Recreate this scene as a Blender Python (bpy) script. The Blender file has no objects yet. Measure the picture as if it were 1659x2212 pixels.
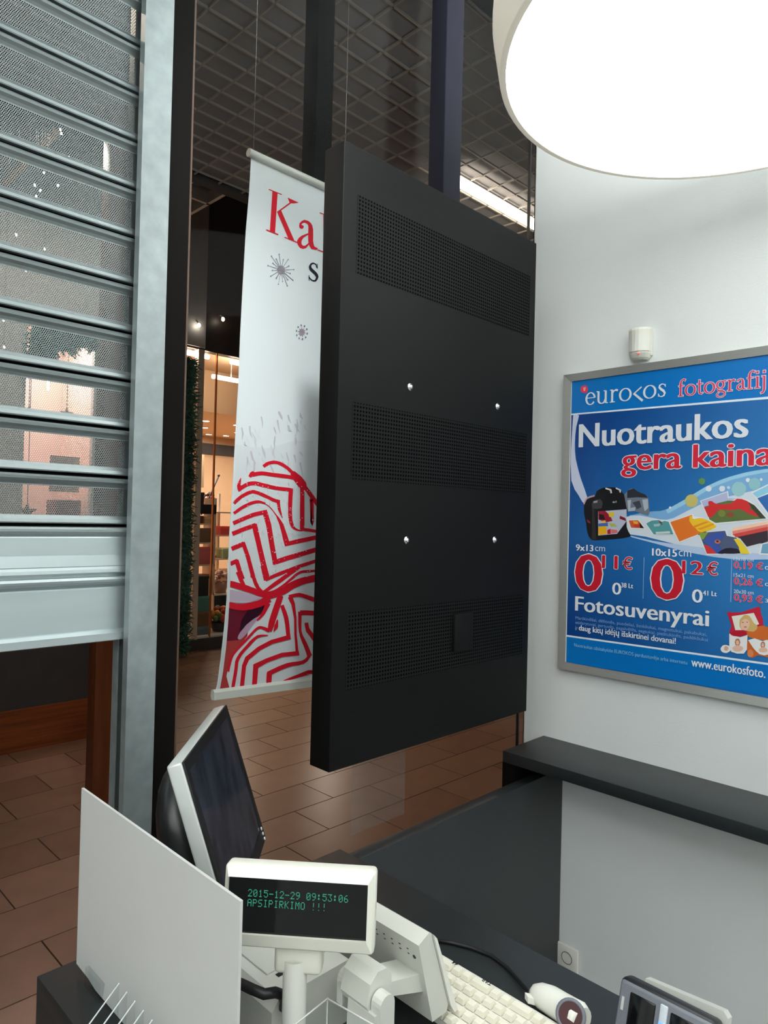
import bpy, bmesh, math, random
from math import sin, cos, pi, radians, atan2, hypot, sqrt
from mathutils import Matrix, Vector

scene = bpy.context.scene
COL = scene.collection
rnd = random.Random(7)

# ------------------------------------------------------------------ camera, world, lamps, exposure
cam_data = bpy.data.cameras.new('camera')
cam_data.sensor_fit = 'VERTICAL'
cam_data.sensor_height = 36.0
cam_data.lens = 36.0 * 1509.15 / 2212.0
cam_data.clip_start = 0.02
cam_data.clip_end = 100.0
camera = bpy.data.objects.new('camera', cam_data)
COL.objects.link(camera)
yaw, pitch, roll = radians(44.9147), radians(0.69377), radians(1.38803)
F = Vector((cos(yaw) * cos(pitch), sin(yaw) * cos(pitch), sin(pitch)))
R0 = Vector((sin(yaw), -cos(yaw), 0.0))
U0 = R0.cross(F)
Rv = cos(roll) * R0 + sin(roll) * U0
Uv = -sin(roll) * R0 + cos(roll) * U0
rot = Matrix((Rv, Uv, -F)).transposed()
camera.matrix_world = Matrix.Translation((0, 0, 1.7)) @ rot.to_4x4()
scene.camera = camera

world = bpy.data.worlds.new('world')
scene.world = world
world.use_nodes = True
wb = world.node_tree.nodes['Background']
wb.inputs[0].default_value = (0.35, 0.4, 0.5, 1)
wb.inputs[1].default_value = 0.02

LAMP_UP = 11.0               # added glow on pendant tops, brightens ceiling and upper wall
LAMP_FRONT = 3.7             # the pendant in view
LAMP_STRENGTH = 5.0          # the unseen pendants added as fill
MALL_TUBE = 20.0             # fluorescent tube in the mall ceiling
MALL_FILL = 10.5             # added warm fill over the mall floor (W)
BANNER_FILL = 1.8           # added unseen spot that brightens the banner
WINDOW_LIGHT = 11.0          # lamp in the display window behind the shutter
STORE_LIGHT = 45.0           # downlights inside the lit shop opposite

scene.view_settings.view_transform = 'Standard'
scene.view_settings.look = 'None'
scene.view_settings.gamma = 1.0
scene.view_settings.use_curve_mapping = False
scene.view_settings.exposure = 0.0
scene.cycles.max_bounces = 10
scene.cycles.transparent_max_bounces = 24
scene.cycles.sample_clamp_indirect = 6.0


def area_light(name, loc, size, power, col=(1, 1, 1), target=None, shape='DISK', spread=pi):
    d = bpy.data.lights.new(name, 'AREA')
    d.shape = shape
    d.size = size
    d.energy = power
    d.color = col
    d.spread = spread
    o = bpy.data.objects.new(name, d)
    COL.objects.link(o)
    o.location = loc
    v = Vector(target or (loc[0], loc[1], loc[2] - 1)) - Vector(loc)
    o.rotation_euler = v.to_track_quat('-Z', 'Y').to_euler()
    return o


# unseen spot added to brighten the banner beyond the glass
area_light('banner_fill_light', (0.62, 0.60, 3.40), 0.12, BANNER_FILL, (0.97, 1.0, 1.0), (1.27, 1.8, 1.92), 'DISK', radians(40))
# unseen warm fill lights added under the mall ceiling to light its floor
for (x, y) in ((0.2, 3.0), (4.8, 2.2), (6.2, 3.4), (1.6, 4.3), (7.5, 2.6)):
    area_light('mall_fill_light', (x, y, 3.93), 0.22, MALL_FILL, (1.0, 0.80, 0.64))

# ------------------------------------------------------------------ helpers
def lin(c):
    return tuple(((v / 255.0) / 12.92 if v / 255.0 <= 0.04045 else ((v / 255.0 + 0.055) / 1.055) ** 2.4) for v in c)


MATS = {}


def mat(name, rgb, rough=0.5, metal=0.0, noise=0.0, nscale=8.0, bump=0.0, bscale=60.0, spec=0.5, stretch=None, emit=None, estr=0.0, coat=0.0):
    m = bpy.data.materials.new(name)
    m.use_nodes = True
    nt = m.node_tree
    b = nt.nodes['Principled BSDF']
    c = lin(rgb) + (1.0,)
    b.inputs['Base Color'].default_value = c
    b.inputs['Roughness'].default_value = rough
    b.inputs['Metallic'].default_value = metal
    b.inputs['Specular IOR Level'].default_value = spec
    b.inputs['Coat Weight'].default_value = coat
    tc = nt.nodes.new('ShaderNodeTexCoord')
    src = tc.outputs['Object']
    if stretch:
        mp = nt.nodes.new('ShaderNodeMapping')
        mp.inputs['Scale'].default_value = stretch
        nt.links.new(src, mp.inputs[0])
        src = mp.outputs[0]
    if noise > 0:
        n = nt.nodes.new('ShaderNodeTexNoise')
        n.inputs['Scale'].default_value = nscale
        n.inputs['Detail'].default_value = 4
        nt.links.new(src, n.inputs['Vector'])
        r = nt.nodes.new('ShaderNodeMapRange')
        r.inputs['From Min'].default_value = 0.3
        r.inputs['From Max'].default_value = 0.7
        r.inputs['To Min'].default_value = 1 - noise
        r.inputs['To Max'].default_value = 1 + noise
        nt.links.new(n.outputs['Fac'], r.inputs['Value'])
        mx = nt.nodes.new('ShaderNodeVectorMath')
        mx.operation = 'SCALE'
        mx.inputs[0].default_value = c[:3]
        nt.links.new(r.outputs[0], mx.inputs['Scale'])
        nt.links.new(mx.outputs[0], b.inputs['Base Color'])
    if bump > 0:
        n2 = nt.nodes.new('ShaderNodeTexNoise')
        n2.inputs['Scale'].default_value = bscale
        n2.inputs['Detail'].default_value = 3
        nt.links.new(src, n2.inputs['Vector'])
        bp = nt.nodes.new('ShaderNodeBump')
        bp.inputs['Strength'].default_value = bump
        bp.inputs['Distance'].default_value = 0.002
        nt.links.new(n2.outputs['Fac'], bp.inputs['Height'])
        nt.links.new(bp.outputs[0], b.inputs['Normal'])
    if emit:
        b.inputs['Emission Color'].default_value = lin(emit) + (1,)
        b.inputs['Emission Strength'].default_value = estr
    MATS[name] = m
    return m


def attr_mat(name, rough, spec=0.5, coat=0.0):
    """flat print: the colour of each printed shape is stored on its faces"""
    m = mat(name, (200, 200, 200), rough, spec=spec, coat=coat)
    nt = m.node_tree
    a = nt.nodes.new('ShaderNodeAttribute')
    a.attribute_name = 'ink'
    nt.links.new(a.outputs['Color'], nt.nodes['Principled BSDF'].inputs['Base Color'])
    return m


def math_node(nt, op, a, b=None, c=None):
    n = nt.nodes.new('ShaderNodeMath')
    n.operation = op
    for i, v in enumerate((a, b, c)):
        if v is None:
            continue
        if isinstance(v, (int, float)):
            n.inputs[i].default_value = v
        else:
            nt.links.new(v, n.inputs[i])
    return n.outputs[0]


def glass_mat(name, ior, tint=(1, 1, 1), rough=0.0, edge=None):
    m = bpy.data.materials.new(name)
    m.use_nodes = True
    nt = m.node_tree
    nt.nodes.remove(nt.nodes['Principled BSDF'])
    out = nt.nodes['Material Output']
    t = nt.nodes.new('ShaderNodeBsdfTransparent')
    t.inputs[0].default_value = tuple(tint) + (1,)
    g = nt.nodes.new('ShaderNodeBsdfGlossy')
    g.inputs['Roughness'].default_value = rough
    lw = nt.nodes.new('ShaderNodeLayerWeight')
    lw.inputs[0].default_value = 0.5
    f0 = ((ior - 1) / (ior + 1)) ** 2
    p5 = math_node(nt, 'POWER', lw.outputs['Facing'], 5.0)
    mx = nt.nodes.new('ShaderNodeMixShader')
    nt.links.new(math_node(nt, 'MULTIPLY_ADD', p5, 0.6 * (1 - f0), f0), mx.inputs[0])
    nt.links.new(t.outputs[0], mx.inputs[1])
    nt.links.new(g.outputs[0], mx.inputs[2])
    nt.links.new(mx.outputs[0], out.inputs[0])
    MATS[name] = m
    return m


def hole_mask(nt, ax_a, ax_b, pitch_a, pitch_b, radius, stagger):
    """1 inside a punched hole; the hole grid lies on two object axes"""
    tc = nt.nodes.new('ShaderNodeTexCoord')
    sp = nt.nodes.new('ShaderNodeSeparateXYZ')
    nt.links.new(tc.outputs['Object'], sp.inputs[0])
    a, b = sp.outputs[ax_a], sp.outputs[ax_b]
    vb = math_node(nt, 'DIVIDE', b, pitch_b)
    va = math_node(nt, 'DIVIDE', a, pitch_a)
    row = math_node(nt, 'FLOOR', vb)
    if stagger:
        odd = math_node(nt, 'MODULO', math_node(nt, 'ADD', row, 2000.0), 2.0)
        va = math_node(nt, 'ADD', va, math_node(nt, 'MULTIPLY', odd, 0.5))
    fa = math_node(nt, 'MULTIPLY', math_node(nt, 'SUBTRACT', math_node(nt, 'FRACT', va), 0.5), pitch_a)
    fb = math_node(nt, 'MULTIPLY', math_node(nt, 'SUBTRACT', math_node(nt, 'FRACT', vb), 0.5), pitch_b)
    d = math_node(nt, 'SQRT', math_node(nt, 'ADD', math_node(nt, 'MULTIPLY', fa, fa), math_node(nt, 'MULTIPLY', fb, fb)))
    return math_node(nt, 'LESS_THAN', d, radius)


class MB:
    """collects faces for one mesh"""
    def __init__(self):
        self.v, self.f, self.m, self.sm, self.ink = [], [], [], [], []

    def face(self, pts, mi=0, smooth=False, ink=None):
        n = len(self.v)
        self.v += [tuple(p) for p in pts]
        self.f.append(tuple(range(n, n + len(pts))))
        self.m.append(mi); self.sm.append(smooth); self.ink.append(ink)
        return self

    def add(self, verts, faces, mi=0, smooth=False):
        n = len(self.v)
        self.v += [tuple(p) for p in verts]
        for f in faces:
            self.f.append(tuple(i + n for i in f)); self.m.append(mi); self.sm.append(smooth); self.ink.append(None)
        return self

    def box(self, a, b, mi=0):
        (x0, y0, z0), (x1, y1, z1) = [min(p) for p in zip(a, b)], [max(p) for p in zip(a, b)]
        v = [(x0, y0, z0), (x1, y0, z0), (x1, y1, z0), (x0, y1, z0), (x0, y0, z1), (x1, y0, z1), (x1, y1, z1), (x0, y1, z1)]
        return self.add(v, [(0, 3, 2, 1), (4, 5, 6, 7), (0, 1, 5, 4), (1, 2, 6, 5), (2, 3, 7, 6), (3, 0, 4, 7)], mi)

    def rbox(self, a, b, r=0.004, seg=2, mi=0):
        """box with rounded edges"""
        bm = bmesh.new()
        (x0, y0, z0), (x1, y1, z1) = [min(p) for p in zip(a, b)], [max(p) for p in zip(a, b)]
        r = min(r, 0.49 * min(x1 - x0, y1 - y0, z1 - z0))
        bmesh.ops.create_cube(bm, size=1.0)
        for v in bm.verts:
            v.co = Vector(((x0 + x1) / 2 + v.co.x * (x1 - x0), (y0 + y1) / 2 + v.co.y * (y1 - y0), (z0 + z1) / 2 + v.co.z * (z1 - z0)))
        bmesh.ops.bevel(bm, geom=bm.edges[:], offset=r, segments=seg, profile=0.5, affect='EDGES', clamp_overlap=True)
        bm.verts.index_update()
        self.add([v.co.copy() for v in bm.verts], [tuple(v.index for v in f.verts) for f in bm.faces], mi, seg > 1)
        bm.free()
        return self

    def prism(self, poly, axis, a, b, mi=0, smooth=False):
        """extrude a 2D polygon along axis (0 x, 1 y, 2 z) from a to b"""
        def P(p, t):
            if axis == 0: return (t, p[0], p[1])
            if axis == 1: return (p[0], t, p[1])
            return (p[0], p[1], t)
        n = len(poly)
        v = [P(p, a) for p in poly] + [P(p, b) for p in poly]
        fs = [tuple(range(n)), tuple(range(2 * n - 1, n - 1, -1))]
        self.add(v, fs, mi, False)
        k = len(self.v) - 2 * n
        for i in range(n):
            j = (i + 1) % n
            self.f.append((k + i, k + n + i, k + n + j, k + j)); self.m.append(mi); self.sm.append(smooth); self.ink.append(None)
        return self

    def tube(self, pts, r, n=10, mi=0, cap=True):
        pts = [Vector(p) for p in pts]
        rr = r if hasattr(r, '__len__') else [r] * len(pts)
        base = len(self.v)
        up = Vector((0, 0, 1))
        prev = None
        for i, p in enumerate(pts):
            d = (pts[min(i + 1, len(pts) - 1)] - pts[max(i - 1, 0)]).normalized()
            if prev is None:
                s = d.cross(up if abs(d.z) < 0.95 else Vector((1, 0, 0))).normalized()
            else:
                s = (prev - d * prev.dot(d)).normalized()
            prev = s
            t = d.cross(s)
            for k in range(n):
                a = 2 * pi * k / n
                self.v.append(tuple(p + (s * cos(a) + t * sin(a)) * rr[i]))
        for i in range(len(pts) - 1):
            for k in range(n):
                k2 = (k + 1) % n
                self.f.append((base + i * n + k, base + i * n + k2, base + (i + 1) * n + k2, base + (i + 1) * n + k))
                self.m.append(mi); self.sm.append(True); self.ink.append(None)
        if cap:
            for q in (tuple(base + k for k in range(n - 1, -1, -1)), tuple(base + (len(pts) - 1) * n + k for k in range(n))):
                self.f.append(q); self.m.append(mi); self.sm.append(False); self.ink.append(None)
        return self

    def lathe(self, prof, c=(0, 0, 0), n=32, mi=0, smooth=True):
        """prof: list of (radius, z) turned about the vertical through c"""
        base = len(self.v)
        for (r, z) in prof:
            for k in range(n):
                a = 2 * pi * k / n
                self.v.append((c[0] + r * cos(a), c[1] + r * sin(a), c[2] + z))
        for i in range(len(prof) - 1):
            for k in range(n):
                k2 = (k + 1) % n
                self.f.append((base + i * n + k, base + i * n + k2, base + (i + 1) * n + k2, base + (i + 1) * n + k))
                self.m.append(mi); self.sm.append(smooth); self.ink.append(None)
        return self

    def ellipsoid(self, c, r, n=12, mi=0):
        prof = [(max(sin(pi * i / n), 1e-4), -cos(pi * i / n)) for i in range(n + 1)]
        base = len(self.v)
        self.lathe(prof, (0, 0, 0), n + 4, mi)
        for i in range(base, len(self.v)):
            x, y, z = self.v[i]
            self.v[i] = (c[0] + x * r[0], c[1] + y * r[1], c[2] + z * r[2])
        return self

    def xf(self, M, start=0):
        for i in range(start, len(self.v)):
            self.v[i] = tuple(M @ Vector(self.v[i]))
        return self


WORLD = {}


def wm(o):
    return WORLD.get(o.name, Matrix.Identity(4)) if o is not None else Matrix.Identity(4)


def obj(name, mb, m, parent=None, local=False, kind=None, auto=True):
    """link one mesh; vertices are given in world space unless local is set"""
    ms = m if isinstance(m, (list, tuple)) else [m]
    me = bpy.data.meshes.new(name)
    P = wm(parent)
    V = [Vector(v) for v in mb.v]
    if not local and parent is not None:
        inv = P.inverted()
        V = [inv @ v for v in V]
    lo = Vector([min(v[i] for v in V) for i in range(3)])
    hi = Vector([max(v[i] for v in V) for i in range(3)])
    c = (lo + hi) / 2
    if parent is None:
        c.z = lo.z
    me.from_pydata([v - c for v in V], [], mb.f)
    for mm in ms:
        me.materials.append(mm)
    me.polygons.foreach_set('material_index', mb.m)
    me.polygons.foreach_set('use_smooth', mb.sm)
    if any(i is not None for i in mb.ink):
        a = me.attributes.new('ink', 'FLOAT_COLOR', 'FACE')
        flat = []
        for i in mb.ink:
            flat += list(lin(i or (200, 200, 200))) + [1.0]
        a.data.foreach_set('color', flat)
    me.update()
    o = bpy.data.objects.new(name, me)
    COL.objects.link(o)
    o.location = c
    if parent is not None:
        o.parent = parent
    WORLD[o.name] = P @ Matrix.Translation(c)
    if kind:
        o['kind'] = kind
    return o


def empty(name, loc, rot=None, parent=None):
    o = bpy.data.objects.new(name, None)
    COL.objects.link(o)
    o.empty_display_size = 0.05
    M = Matrix.Translation(loc)
    if rot is not None:
        M = M @ rot.to_4x4()
    o.matrix_local = M
    if parent is not None:
        o.parent = parent
    WORLD[o.name] = wm(parent) @ M
    return o


def tag(o, label, cat, group=None):
    o['label'] = label
    o['category'] = cat
    if group:
        o['group'] = group
    return o


def struct(o):
    o['kind'] = 'structure'
    return o


def thing(name, loc, label, cat, group=None, rot=None):
    return tag(empty(name, loc, rot), label, cat, group)


def instance(name, me, loc, parent, rotz=0.0):
    """another object on the same mesh, loc in world space"""
    o = bpy.data.objects.new(name, me)
    COL.objects.link(o)
    L = Matrix.Translation(loc)
    if parent is not None:
        L = wm(parent).inverted() @ L
        o.parent = parent
    o.matrix_local = L @ Matrix.Rotation(rotz, 4, 'Z')
    return o


# ------------------------------------------------------------------ materials
M_wall = mat('white wall paint', (225, 229, 229), 0.6, noise=0.012, nscale=3, bump=0.15, bscale=240)
M_ceil = mat('shop ceiling paint', (218, 220, 221), 0.8, noise=0.02)
M_shopfloor = mat('pale bounce floor', (186, 184, 180), 0.5, noise=0.06)  # unseen floor, kept pale to bounce light upward
M_black = mat('black powder coat', (13, 14, 14), 0.6, noise=0.06, nscale=30, bump=0.1, bscale=900, spec=0.15)
M_post = mat('dark blue grey post', (27, 28, 42), 0.6, noise=0.05, spec=0.2)
M_dark = mat('dark laminate', (38, 42, 44), 0.42, noise=0.08, nscale=40, stretch=(1, 1, 1), bump=0.05, bscale=400)
M_darkwood = mat('black brown frame', (13, 10, 9), 0.7, noise=0.1, spec=0.1)
M_brownedge = mat('brown edge strip', (92, 68, 52), 0.5, noise=0.1)
M_galv = mat('galvanised steel', (148, 158, 159), 0.42, metal=0.6, noise=0.12, nscale=26, bump=0.1, bscale=60)
M_slat = mat('shutter steel', (150, 160, 161), 0.34, metal=0.75, noise=0.05, nscale=6, stretch=(0.3, 4, 4))
M_slat_solid = mat('solid shutter steel', (184, 196, 198), 0.36, metal=0.7, noise=0.04, nscale=6, stretch=(0.3, 4, 4))
M_gap = mat('shutter gap', (14, 15, 15), 0.8, spec=0.1)
M_wood_h = mat('warm brown plinth wood', (132, 68, 32), 0.4, noise=0.3, nscale=5, stretch=(0.4, 6, 9))
M_wood = mat('warm brown wood', (104, 54, 26), 0.4, noise=0.25, nscale=5, stretch=(6, 6, 0.5))
M_tile = mat('warm floor tile', (158, 112, 84), 0.32, noise=0.12, nscale=6, bump=0.04, bscale=30)
M_grout = mat('tile grout', (78, 60, 50), 0.8, noise=0.1)
M_white_pl = mat('white plastic', (226, 226, 218), 0.4, noise=0.01)
M_beige_pl = mat('ivory plastic', (226, 226, 214), 0.42, noise=0.01, bump=0.06, bscale=900)
M_grey_pl = mat('pale grey plastic', (206, 207, 199), 0.45, noise=0.02, bump=0.05, bscale=900)
M_blackpl = mat('black plastic', (24, 25, 27), 0.35, noise=0.03)
M_screen = mat('dark glossy screen', (8, 9, 11), 0.12, spec=0.4)
M_silver = mat('silver plastic', (196, 200, 198), 0.35, metal=0.3)
M_alu = mat('brushed aluminium', (176, 176, 172), 0.38, metal=0.6, noise=0.05, nscale=10, stretch=(1, 1, 30))
M_chrome = mat('bright screw steel', (240, 240, 240), 0.15, metal=1.0)
M_cable = mat('black cable', (18, 18, 19), 0.45)
M_board = mat('white board', (198, 198, 196), 0.5, noise=0.01)
M_acryl = glass_mat('clear acrylic', 1.3, (0.93, 0.95, 0.95))
M_edge_glint = mat('acrylic edge', (236, 240, 240), 0.25)  # pale solid stand-in for light caught on clear edges
M_glass = glass_mat('shop window glass', 1.09, (0.965, 0.975, 0.97))
M_print = attr_mat('printed paper', 0.32, spec=0.4)
M_cloth = attr_mat('printed banner cloth', 0.6, spec=0.25)
M_lampwhite = mat('white lamp rim', (224, 224, 216), 0.5)
M_shade = mat('glowing lamp shade', (224, 222, 212), 0.5, emit=(255, 244, 222), estr=0.25)  # faint emission stands in for lamplight through the shade
M_lamp = mat('lamp diffuser', (255, 255, 255), 0.5, emit=(252, 255, 252), estr=LAMP_STRENGTH)
M_lamp_front = mat('front lamp diffuser', (255, 255, 255), 0.5, emit=(252, 255, 252), estr=LAMP_FRONT)
M_lampup = mat('added uplight glow', (255, 255, 255), 0.5, emit=(252, 255, 252), estr=LAMP_UP)
M_tube = mat('fluorescent tube', (255, 255, 255), 0.5, emit=(255, 238, 216), estr=MALL_TUBE)
M_warmlamp = mat('warm downlight glass', (255, 255, 255), 0.5, emit=(255, 240, 220), estr=18.0)
M_bulb = mat('fairy light bulb', (255, 255, 255), 0.5, emit=(220, 236, 255), estr=9.0)
M_grid = mat('dark ceiling grid', (152, 146, 140), 0.6)
M_void = mat('grey ceiling backing', (132, 131, 134), 0.9, noise=0.06, nscale=2)
M_plenum = mat('black plenum', (40, 38, 37), 0.9)
M_fascia = mat('dark shop fascia', (58, 44, 38), 0.5, noise=0.2, nscale=2)
M_pillar = mat('grey wall cladding', (196, 194, 192), 0.6, noise=0.05)
M_winpale = mat('pale window lining', (236, 206, 194), 0.8, noise=0.03)
M_interior = mat('beige shop wall', (232, 196, 160), 0.8, noise=0.03)
M_frame_pale = mat('pale window frame', (224, 206, 190), 0.45)
M_darkpanel = mat('dark plinth', (66, 65, 68), 0.5, noise=0.1)


def punched(name, base, ax_a, ax_b, pa, pb, rad, stagger, through):
    m = base.copy()
    m.name = name
    nt = m.node_tree
    mask = hole_mask(nt, ax_a, ax_b, pa, pb, rad, stagger)
    out = nt.nodes['Material Output']
    b = nt.nodes['Principled BSDF']
    mx = nt.nodes.new('ShaderNodeMixShader')
    if through:
        h = nt.nodes.new('ShaderNodeBsdfTransparent')
    else:
        h = nt.nodes.new('ShaderNodeBsdfDiffuse')
        h.inputs[0].default_value = (0.003, 0.003, 0.003, 1)
    nt.links.new(mask, mx.inputs[0])
    nt.links.new(b.outputs[0], mx.inputs[1])
    nt.links.new(h.outputs[0], mx.inputs[2])
    nt.links.new(mx.outputs[0], out.inputs[0])
    return m


M_perf = punched('perforated shutter steel', M_slat, 0, 2, 0.0042, 0.0036, 0.00162, True, True)
M_vent = punched('perforated black steel', M_black, 0, 2, 0.0100, 0.0100, 0.0029, False, False)

FILL_LAMPS = [(-0.55, 0.30, "nearest the viewer at the left"), (-0.55, -0.95, "just behind the viewer"), (-2.0, 0.30, "farther left of the viewer"), (-2.0, -0.95, "at the far left"), (1.3, -1.7, "beside the white wall behind the viewer"), (-0.5, -2.4, "deep in the shop")]  # pendants out of view, added to fill the room with light

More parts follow.
